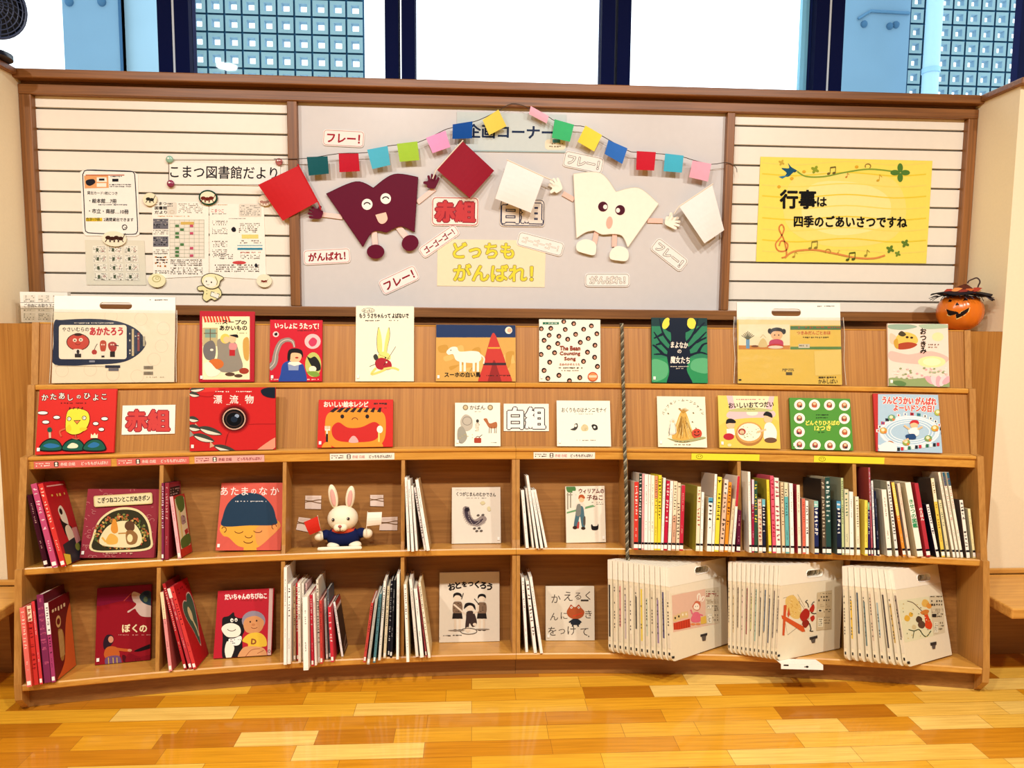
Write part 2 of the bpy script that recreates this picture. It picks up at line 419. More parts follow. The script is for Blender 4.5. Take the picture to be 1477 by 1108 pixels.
# ------------------------------------------------------------------ outside, seen through the windows
CONC = M('#6a8ea6', .8, 'concrete'); CONC2 = M('#8aaec2', .8, 'concrete'); CELL = M('#7a9aa2', .8, 'concrete'); JOINT = M('#23506e', .8, 'concrete')
YO = 6.0
def ox(px): return at_y(px, 40, YO).x
m = MB(); m.box((ox(91), YO, 0), (ox(176), YO+.5, 9), CONC); m.box((ox(176), YO+.05, 0), (ox(236), YO+.5, 9), CONC2)
m.box((ox(176)-.02, YO-.01, 0), (ox(176), YO+.05, 9), M('#33597a', .8, 'concrete'))
for px in (100, 147):
    P = at_y(px, 3, YO); m.ball((P.x, YO, P.z), .035, M('#3d6585', .8, 'concrete'), nu=10, nv=6)
tag(m.build('concrete_pier'), 'bluish concrete pier outside the window next to the fan', 'building', kind='structure')
m = MB(); m.box((ox(1212), YO, 0), (ox(1312), YO+.5, 9), CONC)
for px, py in ((1246, 35), (1283, 38), (1292, 36)):
    P = at_y(px, py, YO); m.ball((P.x, YO, P.z), .03, M('#3d6585', .8, 'concrete'), nu=10, nv=6)
P = [at_y(x, y, YO-.01) for x, y in ((1238, 27), (1256, 16), (1312, 19))]
m.tube(P, .012, M('#4f7a99', .8, 'concrete'), 6)
tag(m.build('concrete_pier'), 'bluish concrete pier outside the window above the pumpkin', 'building', kind='structure')
m = MB(); a, c = at_y(1336, 40, 5.6).x, at_y(1357, 40, 5.6).x
m.tube([((a+c)/2, 5.6, 0), ((a+c)/2, 5.6, 9)], (c-a)/2, M('#93bfd8', .5, 'plastic'), 16)
P = at_y(1340, 106, 5.6); m.tube([((a+c)/2, 5.6, P.z), ((a+c)/2, 5.6, P.z+.04)], (c-a)/2*1.12, M('#7fb0cc', .5, 'plastic'), 16)
tag(m.build('drain_pipe'), 'pale blue drain pipe standing outside before the block screen', 'pipe')
def screen(px0, px1, Y, label, pitch):
    m = MB(); x0, x1 = at_y(px0, 40, Y).x, at_y(px1, 40, Y).x; nx = int(round((x1-x0)/pitch)); t = .05
    zb = at_y(px0, 122, Y).z; zb -= pitch*2; nz = 16
    for i in range(nx):
        for j in range(nz):
            X, Z = x0+i*pitch, zb+j*pitch; g = .008; A = [(X, Z), (X+pitch, Z), (X+pitch, Z+pitch), (X, Z+pitch)]
            def ring(k0, d0, k1, d1, mat):
                q0 = [(X+k0, Y+d0, Z+k0), (X+pitch-k0, Y+d0, Z+k0), (X+pitch-k0, Y+d0, Z+pitch-k0), (X+k0, Y+d0, Z+pitch-k0)]
                q1 = [(X+k1, Y+d1, Z+k1), (X+pitch-k1, Y+d1, Z+k1), (X+pitch-k1, Y+d1, Z+pitch-k1), (X+k1, Y+d1, Z+pitch-k1)]
                for e in range(4): f = (e+1) % 4; m.face([q0[e], q0[f], q1[f], q1[e]], mat)
            ring(0, .02, g, .02, JOINT); ring(g, .02, g, 0, JOINT); ring(g, 0, pitch*.27, 0, CELL); ring(pitch*.27, 0, pitch*.31, t, CONC2)
            ring(pitch*.31, t, 0, t, CONC)
    tag(m.build('block_screen'), label, 'building', kind='structure')
screen(273, 529, 6.3, 'pierced block screen wall beyond the window', .1465)
screen(1312, 1500, 6.3, 'pierced block screen wall beyond the window behind the pipe', .132)

# ================================================================== THE DISPLAY BOARD
board = thing('display_board', 'long wooden framed display board with white magnet panel between slotted panels', 'board', (.17, YB, 1.345))
BX = [-1.7077, -.7366, -.6978, 1.0340, 1.0667, 2.0561]; BT, BB = 2.1895, 1.3855
def bpart(name, m):
    o = m.build(name, board, origin=(.17, YB, 1.345)); o.location = (0, 0, 0); return o
m = MB(); m.box((XL+.001, 2.872, BT), (XR-.001, YB+.028, 2.227), W_FRAME, bev=.003); bpart('top_rail', m)
m = MB(); m.box((XL+.001, 2.872, 1.345), (XR-.001, YB+.028, BB), W_FRAME, bev=.003); bpart('bottom_rail', m)
for xa, xb in ((XL+.001, BX[0]), (BX[1], BX[2]), (BX[3], BX[4]), (BX[5], XR-.001)):
    m = MB(); m.box((xa, 2.873, BB+.0005), (xb, YB+.028, BT-.0005), W_FRAMEV, bev=.003); bpart('stile', m)
SLAT = M('#ece3d2', .34, 'plastic'); SLOT = M('#8f8d8a', .7, 'plastic')
for xa, xb in ((BX[0], BX[1]), (BX[4], BX[5])):
    m = MB(); m.box((xa, YB+.012, BB), (xb, YB+.027, BT), SLOT)
    z = BT; cuts = [BT-.045-.0795*i for i in range(11)]
    prev = BT
    for cz in cuts + [BB-.02]:
        lo = max(cz+.004, BB)
        if prev-lo > .004: m.box((xa+.0005, YB-.001, lo), (xb-.0005, YB+.012, prev), SLAT, bev=.0008)
        prev = cz-.004
    bpart('slat_panel', m)
MAGP = M('#cfcac6', .3, 'plastic')
m = MB(); m.box((BX[2], YB, BB), (BX[3], YB+.027, BT), MAGP); bpart('magnet_panel', m)

# ================================================================== THE CURVED BOOKSHELF
EDGES = [-.1926, -.1438, -.0947, -.0446, .0048, .0537, .1036, .1530, .2023]
def panel_poly(pts, a, t, mat):
    """upright board lying in a radial plane at angle a, t thick towards +a"""
    m = MB(); P = [arc(a, d, z) for d, z in pts]; m.prism(P, tang(a)*t, mat); return m
def make_unit(ids, label, name='curved_bookshelf'):
    a0, a1 = EDGES[ids[0]], EDGES[ids[-1]]; am = (a0+a1)/2
    org = arc(am, .2, 0)
    root = thing(name, label, 'bookshelf', org)
    def part(nm, m, fix=True):
        o = m.build(nm, root, origin=org); o.location = (0, 0, 0)
        return fixnormals(o)
    g = .00006
    def sw(nm, prof, mat, mcap=None): m = MB(); m.sweep(prof, a0+g, a1-g, mat, 16, mcap); return part(nm, m)
    # long boards
    sw('kick_board', [(D5-.05, .001), (D5-.05, .08), (D5-.07, .08), (D5-.07, .001)], W_BACK)
    def sloped(df, zt, zb, depth): return [(df-.003, zt), (df, zt-.004), (df, zb+.004), (df-.003, zb), (df-.03, zb-.005), (df-depth, zb-SLOPE*depth), (df-depth, zt-SLOPE*depth)]
    sw('bottom_shelf', sloped(D5, Z5, .081, .205), W_EDGE)
    sw('middle_shelf', sloped(D4, Z4, .458, .19), W_EDGE)
    sw('top_board', [(.157, .838), (.157, .808), (.155, .806), (0, .806), (0, .838)], W_EDGE)
    sw('display_ledge', [(D2, .847), (D2-.003, .8501), (.05, .8501), (.05, .8385), (D2-.002, .8385), (D2, .842)], W_EDGE)
    sw('display_ledge', [(D1, 1.089), (D1-.003, 1.0927), (.0, 1.0927), (.0, 1.074), (D1-.003, 1.074), (D1, 1.077)], W_EDGE)
    def leaning(db, zb, dt, zt, t=.012): return [(db, zb), (dt, zt), (dt-t, zt), (db-t, zb)]
    sw('ledge_back', leaning(.113, .8505, .062, 1.0735), W_PANEL)
    sw('ledge_back', leaning(.040, 1.093, .0, Z7-.0025), W_PANEL)
    sw('back_cap', [(.002, Z7), (.002, Z7-.004), (-.018, Z7-.004), (-.018, Z7)], W_EDGE)
    sw('back_panel', leaning(.126, .0725, .063, .424), W_BACK)
    sw('back_panel', leaning(.080, .4550, .018, .8055), W_BACK)
    # ends and dividers
    prof = [(-.06, .001), (-.06, Z7), (.007, Z7), (.046, 1.0935), (D1+.003, 1.0935), (.119, .8515), (D2+.003, .8515), (D4+.003, .485), (D4+.018, .485), (D5+.004, .11), (D5+.004, .055), (D5-.045, .001)]
    T = .022
    part('side_panel', panel_poly(prof, a0-T/R0 if ids[0] == 0 else a0, -0 or T, W_SIDE)) if ids[0] == 0 else None
    part('side_panel', panel_poly(prof, a1, T, W_SIDE)) if ids[-1] == 8 else None
    for k in ids:
        edge = k in (ids[0], ids[-1])
        if k in (0, 8): continue
        t = .014 if edge else .013; a = EDGES[k]
        off = .0006 if edge and k == ids[0] else -t-.0006 if edge else -t/2
        for nm, pf in (('divider', [(.082, .4525), (D4-.01, .4795), (D4-.022, .51), (.157, .8055), (.02, .8055)]),
                       ('divider', [(.128, .0742), (D5-.006, .1046), (D4-.004, .4545), (D4-.03, .4515), (.07, .4225)] if k < 5 else [(.128, .074), (.182, .0825), (.15, .438), (.066, .424)])):
            m = MB(); P = [arc(a, d, z) + tang(a)*off for d, z in pf]; m.prism(P, tang(a)*t, W_SIDE); part(nm, m)
    return root
make_unit([0, 1, 2, 3, 4], 'curved oak bookshelf unit with the plush rabbit, red books and white books')
make_unit([4, 5, 6, 7, 8], 'curved oak bookshelf unit with braided cord, packed book row and carry cases')
# ------------------------------------------------------------------ benches against the low walls
for i, (xa, xb) in enumerate(((-3.6, -1.735), (2.075, 3.9))):
    bl = ('oak wall bench beside the end of the shelf with red books', 'oak wall bench beside the end of the shelf under the pumpkin')[i]
    root = thing('wall_bench', bl, 'bench', ((xa+xb)/2, 2.5, 0))
    def part(nm, m): o = m.build(nm, root, origin=((xa+xb)/2, 2.5, 0)); o.location = (0, 0, 0); return o
    xa2, xb2 = (xa, -1.625) if i == 0 else (1.93, xb)
    m = MB(); m.box((xa2, 2.30, .285), (xb2, YF-.0205, .325), W_BENCH, bev=.006); part('seat', m)
    m = MB(); m.box((xa2, YF-.02, .325), (xb2, YF-.002, .345), W_BENCH, bev=.004); part('back_strip', m)
    m = MB(); m.box((xa2+.1, YF-.05, .001), (xb2-.1, YF-.02, .284), W_BACK); part('support', m)

# ================================================================== PAPER ON THE BOARD
def wall_sheet(outline, Y, thick, col, rough=.5, scale=None):
    """a sheet of paper or card hung flat at depth Y: outline in photo points, art drawn in the same points"""
    m = MB(); mt = M(col, rough)
    P = [at_y(x, y, Y) for x, y in outline]
    m.prism(P, (0, thick, 0), mt)
    pr = Pr(m, lambda x, y: (lambda p: (p.x, p.z))(at_y(x, y, Y)), lambda u, v, L: (u, Y-L, v), rough=rough)
    return m, pr
def hang(m, name, label, cat, group=None, Y=YB, ctr=None):
    c = ctr or m.v[0]; n = len(m.v); c = Vector((sum(v[0] for v in m.v[:8])/min(8, n), Y, sum(v[2] for v in m.v[:8])/min(8, n)))
    return tag(m.build(name, origin=c), label, cat, group)
def quad(cx, cy, w, h, deg, r=3):
    pts = []; t0 = math.radians(deg); c, s = math.cos(t0), math.sin(t0)
    for qx, qy, a in ((w/2-r, h/2-r, 0), (-w/2+r, h/2-r, PI/2), (-w/2+r, -h/2+r, PI), (w/2-r, -h/2+r, 3*PI/2)):
        for i in range(4):
            t = a+PI/2*i/3; x, y = qx+r*math.cos(t), qy+r*math.sin(t); pts.append((cx+x*c-y*s, cy+x*s+y*c))
    return pts
YP = YB-.004
PAPER = '#efe7de'
for cx, cy, w, h, deg, st, sz, col, out, label in (
    (495.5, 199.5, 60, 24, 3, 'フレー！', 15, '#a01a2c', None, 'white cheer card with red writing high above the red book figure'),
    (471.5, 370, 68, 22, -3, 'がんばれ！', 12.5, '#8e1526', None, 'white cheer card with dark red writing under the hand by the wooden stile'),
    (575.5, 404, 58, 23, -25, 'フレー！', 14, '#8e1526', None, 'tilted white card with dark red writing below the feet of the red figure'),
    (633.5, 348, 64, 18, -35, 'ゴーゴーゴー！', 9.5, '#8a2733', None, 'narrow steeply tilted card with red writing between red figure and yellow writing sheet'),
    (841.5, 234, 58, 24, 12, 'フレー！', 14.5, '#f2e8da', '#6b6a70', 'white card with outlined writing under the flag cord above the white figure'),
    (779.5, 352, 68, 21, 15, 'ゴーゴーゴー！', 9, '#efe5d6', '#a8a29a', 'white card with pale outlined writing beside the big yellow writing sheet'),
    (965.5, 367.5, 56, 22, 38, 'フレー！', 13.5, '#f2e8da', '#55555c', 'steeply tilted card with outlined writing under the hand of the white figure'),
    (876, 404, 65, 20, 0, 'がんばれ！', 11.5, '#efe5d6', '#8c8680', 'level white card with outlined writing below the feet of the white figure')):
    t = math.radians(deg)
    m, p = wall_sheet(quad(cx, cy, w, h, deg, 5), YP, .0025, PAPER)
    bc = '#c07a78' if not out else '#8d8780'
    pts = quad(cx, cy, w-3, h-3, deg, 4); p.line(pts+[pts[0]], .7, bc)
    p.txt(st, cx, cy, sz, col, .035 if not out else .02, t, width=w*.78, outline=out, ow=.05)
    hang(m, 'cheer_card', label, 'card', 'cheer cards on the magnet panel')
for cx, cy, w, h, st, col, out, bord, label in (
    (656.5, 305, 68, 42, '赤組', '#c03c3f', '#8d2430', '#b0303c', 'team sign with big red characters in a red border on the magnet panel'),
    (753.5, 307, 65, 40, '白組', '#ddd3c6', '#23294a', '#23294a', 'team sign with navy outlined characters behind the white paper flag')):
    m, p = wall_sheet(quad(cx, cy, w, h, 1, 5), YP, .0025, '#f3e6d8' if st == '赤組' else '#ddd3c6')
    pts = quad(cx, cy, w-3, h-3, 1, 5); p.line(pts+[pts[0]], 1.1, bord)
    p.txt(st, cx, cy, 29, col, .05, .02, width=56, outline=out, ow=.05)
    hang(m, 'team_sign', label, 'sign')
m, p = wall_sheet([(631, 345), (787.5, 347), (785.5, 414.5), (630.5, 412.5)], YB-.0016, .001, '#ecdcb8')
p.txt('どっちも', 697.5, 361.5, 24, '#e6d23c', .03, .01, width=87, outline='#8d8750', ow=.035)
p.txt('がんばれ！', 711.5, 394, 25, '#e6d23c', .03, .01, width=114, outline='#8d8750', ow=.035)
hang(m, 'message_sheet', 'cream sheet with two lines of big yellow outlined writing in the middle of the board', 'poster')
m, p = wall_sheet([(659, 161.5), (817, 165.5), (816, 220.5), (659, 218)], YP, .003, '#c9d2cf', .25)
p.line([(659, 217), (816, 219.5)], 1.6, '#9db4b4')
p.txt('企画コーナー', 736, 190, 20, '#16284a', .03, .02, width=126)
p.rrect(786, 201, 816, 216, 5, '#e9dec2'); p.rect(797, 201, 808, 206, '#4d8a8f'); p.marks(792, 206, 812, 214, '#8a7a60', 2)
hang(m, 'corner_nameplate', 'pale blue plate with navy characters at the top of the magnet panel behind the flags', 'sign')
# ------------------------------------------------------------------ paper book figures with faces
def ell_pts(cx, cy, rx, ry, rot=0, n=22):
    c, s = math.cos(rot), math.sin(rot)
    return [(cx+rx*math.cos(t)*c-ry*math.sin(t)*s, cy+rx*math.cos(t)*s+ry*math.sin(t)*c) for t in (2*PI*i/n for i in range(n))]
def wide(p0, p1, w):
    dx, dy = p1[0]-p0[0], p1[1]-p0[1]; l = math.hypot(dx, dy); nx, ny = -dy/l*w/2, dx/l*w/2
    return [(p0[0]+nx, p0[1]+ny), (p1[0]+nx, p1[1]+ny), (p1[0]-nx, p1[1]-ny), (p0[0]-nx, p0[1]-ny)]
def hand_pts(cx, cy, r, ang, flip=1):
    """a mitt with four fingers and a thumb, fingers pointing along ang"""
    L = [(-.55, -.42), (-.15, -.62), (.25, -.70), (.80, -.78), (.92, -.56), (.45, -.38), (1.05, -.36), (1.12, -.12), (.5, -.08), (1.08, .10), (1.06, .34), (.45, .22), (.85, .48), (.72, .72), (.2, .5), (.0, .95), (-.28, .95), (-.3, .5), (-.6, .38)]
    c, s = math.cos(ang), math.sin(ang)
    return smooth([(cx+r*(x*c-y*flip*s), cy+r*(x*s+y*flip*c)) for x, y in L], n=3)
def figure(label, name, body, bodycol, limb, edge, arms, hands, legs, feet, face):
    root = thing(name, label, 'decoration', at_y(*face['c'], YB))
    def piece(nm, pts, Y, t, col, extra=None):
        m, p = wall_sheet(pts, Y, t, col)
        if extra: extra(p)
        o = m.build(nm, root, origin=root.location); o.location = (0, 0, 0); return o
    for a in arms: piece('arm', wide(*a), YB-.006, .002, limb)
    for l in legs: piece('leg', wide(*l), YB-.007, .002, limb)
    for (cx, cy, r, ang, fl) in hands: piece('hand', hand_pts(cx, cy, r, ang, fl), YB-.018, .003, bodycol, lambda p: None)
    for f in feet: piece('foot', f, YB-.016, .003, bodycol)
    piece('body', body, YB-.012, .003, bodycol, lambda p: p.line(body+[body[0]], .8, edge))
    for e in face['eyes']:
        piece('eye', ell_pts(*e[:4]), YB-.0135, .0012, e[4], e[5])
    piece('mouth', face['mouth'], YB-.0135, .0012, face['mcol'])
    return root
def arcline(p0, pm, p1): return smooth([p0, pm, p1], False, 6)
rb = arcline((470.7, 279.5), (513, 262), (538.5, 271))[:-1] + arcline((538.5, 271), (568, 251.5), (603, 255.5))[:-1] + [(603, 255.5), (597.8, 335)] + arcline((597.8, 335), (578, 326.5), (557.5, 335.5))[1:-1] + arcline((557.5, 335.5), (538, 334), (523.5, 356))
def smile(cx, cy): return lambda p: p.ring(cx, cy+1.5, 4.6, 4, 1.7, '#241a1c', PI*1.08, PI*1.92)
figure('red open-book paper figure with smiling face cheering on the magnet panel', 'paper_figure', rb, '#5e0a28', '#f1cdc2', '#4a0a1a',
    [((494, 313), (458, 308.5), 7), ((602, 292), (627, 272), 7)],
    [(458, 308, 12, PI*1.07, 1), (622.5, 264.5, 12, -PI*.42, -1)],
    [((539.5, 333), (541.5, 358), 8), ((573, 325), (588, 345), 9)],
    [ell_pts(541.7, 363, 12.7, 10.3), ell_pts(591.5, 350.5, 12.5, 11.3, -.5)],
    dict(c=(545, 300), eyes=[(529.5, 294.8, 7.8, 8, '#f5efe4', smile(529.5, 294.8)), (556.3, 286.5, 7.6, 7.8, '#f5efe4', smile(556.3, 286.5))],
         mouth=arcline((541.5, 310), (549, 308), (556.5, 306.2))[:-1] + smooth([(556.5, 306.2), (559, 316), (553.5, 322.5), (546.5, 321), (541.5, 310)], False, 4)[:-1], mcol='#f0c4ae'))
wb = arcline((827, 250.5), (866, 249.5), (888.5, 276.5))[:-1] + arcline((888.5, 276.5), (921, 271), (950, 294))[:-1] + [(950, 294), (905.5, 357)] + arcline((905.5, 357), (897, 340), (880, 337.5))[1:-1] + arcline((880, 337.5), (868, 338), (857, 332.5))[:-1] + arcline((857, 332.5), (845, 335), (831.5, 343.5))
def gaze(cx, cy, dx): return lambda p: (p.ell(cx+dx, cy+.5, 3, 3.4, '#f6e6dd'),)
figure('white open-book paper figure with round mouth cheering on the magnet panel', 'paper_figure', wb, '#f5edda', '#eebfae', '#cfc4b0',
    [((828, 288), (812, 279), 7), ((934, 318), (956, 318.5), 7)],
    [(803, 270, 12, -PI*.68, -1), (967, 319, 12.5, PI*.08, -1)],
    [((861, 333), (857, 352), 7), ((886.5, 338), (886, 356), 7)],
    [smooth([(832, 361), (833, 350), (845, 345), (858, 350), (860, 360), (857, 368), (845, 366)], n=3), smooth([(880, 373), (881, 362), (890, 355), (903, 358), (907, 367), (904, 376), (892, 376)], n=3)],
    dict(c=(885, 305), eyes=[(869.8, 298, 7, 7.2, '#4a1022', gaze(869.8, 298, 3.2)), (894.5, 303, 7, 7.2, '#4a1022', gaze(894.5, 303, -3.2))],
         mouth=ell_pts(879, 321, 4.6, 8.8, .1), mcol='#eab09c'))
# ------------------------------------------------------------------ the paper flags they wave
def paper_flag(c4, col, pole, label, stand=.03, curl=.007, Y0=YB):
    """c4: corners in photo points, first edge lies on the stick"""
    root = thing('paper_flag', label, 'flag', at_y(*c4[0], YB-stand), 'paper flags of the two book figures')
    m = MB(); n = 8; g = []
    for j in range(n+1):
        row = []
        for i in range(n+1):
            u, v = i/n, j/n
            x = (c4[0][0]*(1-u)+c4[1][0]*u)*(1-v)+(c4[3][0]*(1-u)+c4[2][0]*u)*v
            y = (c4[0][1]*(1-u)+c4[1][1]*u)*(1-v)+(c4[3][1]*(1-u)+c4[2][1]*u)*v
            row.append(at_y(x, y, YB-stand-curl*math.sin(PI*v*.9)-.006*math.sin(3*u+v*2)*v))
        g.append(row)
    vs = [p for r in g for p in r]; fs = [(j*(n+1)+i, j*(n+1)+i+1, (j+1)*(n+1)+i+1, (j+1)*(n+1)+i) for j in range(n) for i in range(n)]
    m.mesh(vs, fs, M(col, .6))
    o = m.build('cloth', root, origin=root.location); o.location = (0, 0, 0)
    sm = o.modifiers.new('thick', 'SOLIDIFY'); sm.thickness = .0008
    m = MB(); m.tube([at_y(*p, YB-stand-.001) for p in pole], .0025, M(col if col[1] in 'abcdef' and col < '#d' else '#e9dcc8', .6), 8)
    o = m.build('stick', root, origin=root.location); o.location = (0, 0, 0)
paper_flag([(430.6, 239), (458.5, 291), (408, 318.6), (372.4, 266.7)], '#bf2126', [(429.5, 237), (459.5, 293), (463, 303)], 'bright red paper flag over the wooden stile and slotted panel')
paper_flag([(629.7, 244.7), (667, 203.6), (712.8, 246.3), (677.4, 285.8)], '#8e1428', [(668, 202.5), (629, 245.5), (624, 258)], 'dark red paper flag above the red team sign')
paper_flag([(732.5, 231), (784.7, 254.8), (765.7, 307), (714.2, 286.4)], '#ebe5df', [(731, 230.3), (785.5, 255.3), (797, 260)], 'white paper flag hanging before the navy outlined team sign', .05)
paper_flag([(979.6, 297.5), (1027, 265.9), (1044.4, 332), (1016, 351.2)], '#ebe5df', [(1028.5, 265), (979, 298), (972, 309)], 'white paper flag next to the wooden stile by the yellow poster', .05)
# ------------------------------------------------------------------ garland of little flags
root = thing('flag_garland', 'garland of twelve small coloured paper flags on a thin cord across the board', 'garland', at_y(735, 152, YB-.03))
cord = [(395, 229.5), (442, 228.5), (489, 221.5), (530, 220), (560, 210.5), (604, 205), (640, 188), (653, 184), (690, 173.5), (720, 159), (738, 149.5), (755, 152.5), (764, 157), (790, 168), (800, 174), (826, 181), (843, 183), (870, 197), (905, 217), (918, 219.5), (945, 221.5), (958, 222.5), (985, 226.5), (1000, 231), (1026, 237), (1048, 234.5), (1061, 241), (1063, 248.5)]
m = MB(); m.tube([at_y(x, y, YB-.034 if 428 < x < 1050 else YB-.031) for x, y in smooth(cord, False, 3)], .0014, M('#4b4038', .7), 6)
o = m.build('cord', root, origin=root.location); o.location = (0, 0, 0)
for q, col in (([(442.5, 226.5), (472.5, 225.5), (474.5, 250.5), (445.5, 253.5)], '#12545a'), ([(488.5, 221.5), (517, 221.5), (519, 247), (489.5, 248.5)], '#b8182c'),
               ([(529.5, 216), (559, 210.5), (563, 238), (537, 244)], '#4fb2cc'), ([(572.5, 207.5), (602, 204), (605, 231), (576.5, 233.5)], '#a0c83e'),
               ([(614.5, 199), (642.5, 188.5), (649.5, 212), (624, 221)], '#ee9ccb'), ([(653, 179.5), (681.5, 175), (681, 199.5), (652.5, 200.5)], '#0c4a9a'),
               ([(696, 173), (719, 158), (730.5, 182), (705.5, 195)], '#e8cf58'), ([(765.5, 153), (791.5, 167.5), (788.5, 178), (763, 164.5)], '#f6b4c8'),
               ([(800, 172), (828, 180), (822, 204.5), (796, 199)], '#3eb874'), ([(844.5, 181), (868.5, 195), (857, 218.5), (833, 204.5)], '#ecd84a'),
               ([(877.5, 202), (905, 214), (897.5, 236.5), (872, 222)], '#2e6cc0'), ([(918.5, 218), (946, 219.5), (943.5, 246), (917.5, 245)], '#c41c2f'),
               ([(959.5, 221.5), (986, 224.5), (983.5, 249), (957, 247)], '#45b2ce'), ([(999, 231.5), (1026, 236.5), (1021, 262), (994, 255.5)], '#f0a8bc')):
    m = MB(); n = 4; vs = []
    for j in range(n+1):
        for i in range(n+1):
            u, v = i/n, j/n
            x = (q[0][0]*(1-u)+q[1][0]*u)*(1-v)+(q[3][0]*(1-u)+q[2][0]*u)*v; y = (q[0][1]*(1-u)+q[1][1]*u)*(1-v)+(q[3][1]*(1-u)+q[2][1]*u)*v
            vs.append(at_y(x, y, YB-.0375+.004*v-.0015*math.sin(PI*v)+.0015*math.sin(u*4)))
    m.mesh(vs, [(j*(n+1)+i, j*(n+1)+i+1, (j+1)*(n+1)+i+1, (j+1)*(n+1)+i) for j in range(n) for i in range(n)], M(col, .6))
    o = m.build('flag', root, origin=root.location); o.location = (0, 0, 0)
    sm = o.modifiers.new('thick', 'SOLIDIFY'); sm.thickness = .0006
# ------------------------------------------------------------------ notices on the slotted panels
NX = lambda p: p.use(90, 220, 4.4758)
YS = YB-.0025          # paper lies on the slats
m, p = wall_sheet([(115.5, 248), (119, 246), (194, 248.5), (199, 252), (201, 338), (196, 341), (124, 340), (119.5, 335)], YS-.001, .0015, '#f1ece0', .3)
NX(p); q = [(132, 160), (136, 135), (160, 114), (300, 117), (436, 121), (460, 132), (468, 158), (478, 330), (486, 490), (480, 515), (458, 528), (320, 526), (182, 520), (158, 512), (147, 490), (140, 330)]; q = smooth(q, n=3); p.line(q+[q[0]], 6, '#262a38')
p.poly([(140, 150), (295, 145), (300, 228), (145, 232)], '#dfa06a'); p.poly([(222, 160), (285, 160), (288, 190), (222, 190)], '#f3ead8'); p.rect(236, 168, 272, 182, '#1d1f28')
p.blob([(155, 180), (200, 172), (212, 195), (180, 215), (155, 205)], '#24242c'); p.rect(222, 198, 284, 222, '#f3ead8')
p.rect(150, 143, 400, 149, '#b4562c'); p.marks(312, 150, 410, 162, '#2a2a30', 1); p.rect(322, 170, 362, 188, '#1d1f28'); p.marks(305, 203, 443, 228, '#33333a', 2, .9, 7)
p.txt('貸出カード1枚につき', 258, 262, 22, '#1d1d22', .01, .02, width=195); p.txt('・絵本館…7冊', 262, 313, 29, '#1a1a20', .02, .02, width=175)
p.marks(232, 333, 425, 346, '#44444a', 1, .9, 9); p.txt('・市立・南部…10冊', 300, 380, 29, '#1a1a20', .02, .02, width=255)
p.rect(152, 422, 258, 444, '#e0c02e'); p.txt('合計17冊、2週間貸出できます', 306, 433, 23, '#1c1c22', .015, .01, width=306)
p.ring(402, 482, 15, 15, 5, '#22222a'); p.marks(392, 470, 414, 505, '#22222a', 3)
hang(m, 'lending_notice', 'white laminated loan notice with rounded dark border on the slotted panel', 'notice')
m, p = wall_sheet([(122.5, 346), (208, 347), (211, 411.5), (125, 411)], YS-.001, .001, '#ded8c2', .3)
NX(p)
for j in range(4):
    for i in range(3):
        x, y = 195+i*102+j*4, 602+j*58; p.rect(x, y, x+88, y+50, '#e9e4d2'); p.marks(x+4, y+4, x+84, y+46, '#5b5a4c', 5, .55, 8, 3+i+j); p.rect(x+22, y+16, x+38, y+38, '#4f5a46'); p.marks(x+55, y+14, x+76, y+40, '#a8484a', 3, .5, 8)
p.marks(205, 818, 480, 828, '#6a6858', 1, .5, 12)
hang(m, 'calendar_sheet', 'grey green year calendar sheet with twelve small month boxes under the loan notice', 'calendar')
m, p = wall_sheet([(219, 292), (301, 291), (301, 398.5), (221, 402)], YS-.001, .0008, '#f3ecdd', .3)
NX(p)
p.txt('こまつ図書館だより'[:3], 634, 330, 22, '#222', .03, 0, width=78); p.txt('図書館', 636, 358, 22, '#222', .03, 0, width=78); p.txt('だより', 636, 386, 22, '#222', .03, 0, width=78)
p.rrect(676, 322, 738, 400, 6, '#ddd5c4'); p.marks(680, 326, 715, 356, '#2b2b33', 2, .8, 9); p.ring(708, 384, 14, 10, 2, '#b59a70')
p.marks(750, 328, 905, 395, '#8a857a', 6, .55, 8); p.marks(600, 408, 820, 418, '#c08a50', 1, .5, 8)
for y in (428, 542): p.rect(586, y, 684, y+66, '#6c6a70'); p.marks(588, y+6, 682, y+62, '#22222a', 4, .5, 16, int(y)); p.marks(588, y+8, 682, y+40, '#c4bdb0', 4, .3, 12, int(y)+3)
p.marks(588, 500, 684, 532, '#6a655c', 3, .7, 7); p.marks(590, 625, 690, 660, '#6a655c', 3, .7, 7); p.marks(598, 668, 690, 745, '#b06a2a', 4, .5, 15); p.marks(608, 672, 680, 720, '#22242a', 3, .6, 20)
p.poly([(690, 434), (916, 432), (918, 684), (694, 676)], '#e6ddcc')
for i in range(8): x = 694+i*31.5; p.rect(x-.8, 434, x+.8, 680, '#8a9a80')
for j in range(11): y = 436+j*24; p.rect(694, y-.8, 916, y+.8, '#8a9a80')
p.rect(765, 448, 850, 466, '#cfae5e')
for k, (i, j) in enumerate(((1, 1), (2, 2), (1, 3), (1, 4), (2, 6), (1, 7), (1, 8), (1, 9))): p.rect(698+i*31.5, 446+j*24-4, 722+i*31.5, 462+j*24-4, '#4e7a4a')
for j in (1, 3, 7, 9): p.rect(698+4*31.5, 442+j*24, 720+4*31.5, 458+j*24, '#c0506a')
p.marks(700, 690, 905, 735, '#4d4a46', 4, .75, 7); p.marks(700, 742, 905, 790, '#5d5a52', 4, .65, 8); p.marks(600, 760, 690, 785, '#6a655c', 2, .7, 7)
hang(m, 'newsletter_sheet', 'newsletter page with photos and a gridded calendar, pinned beside the year calendar', 'newsletter', 'newsletter pages')
m, p = wall_sheet([(302, 293), (380.5, 296), (384, 403.5), (303, 399)], YS-.001, .0008, '#f3ecdd', .3)
NX(p)
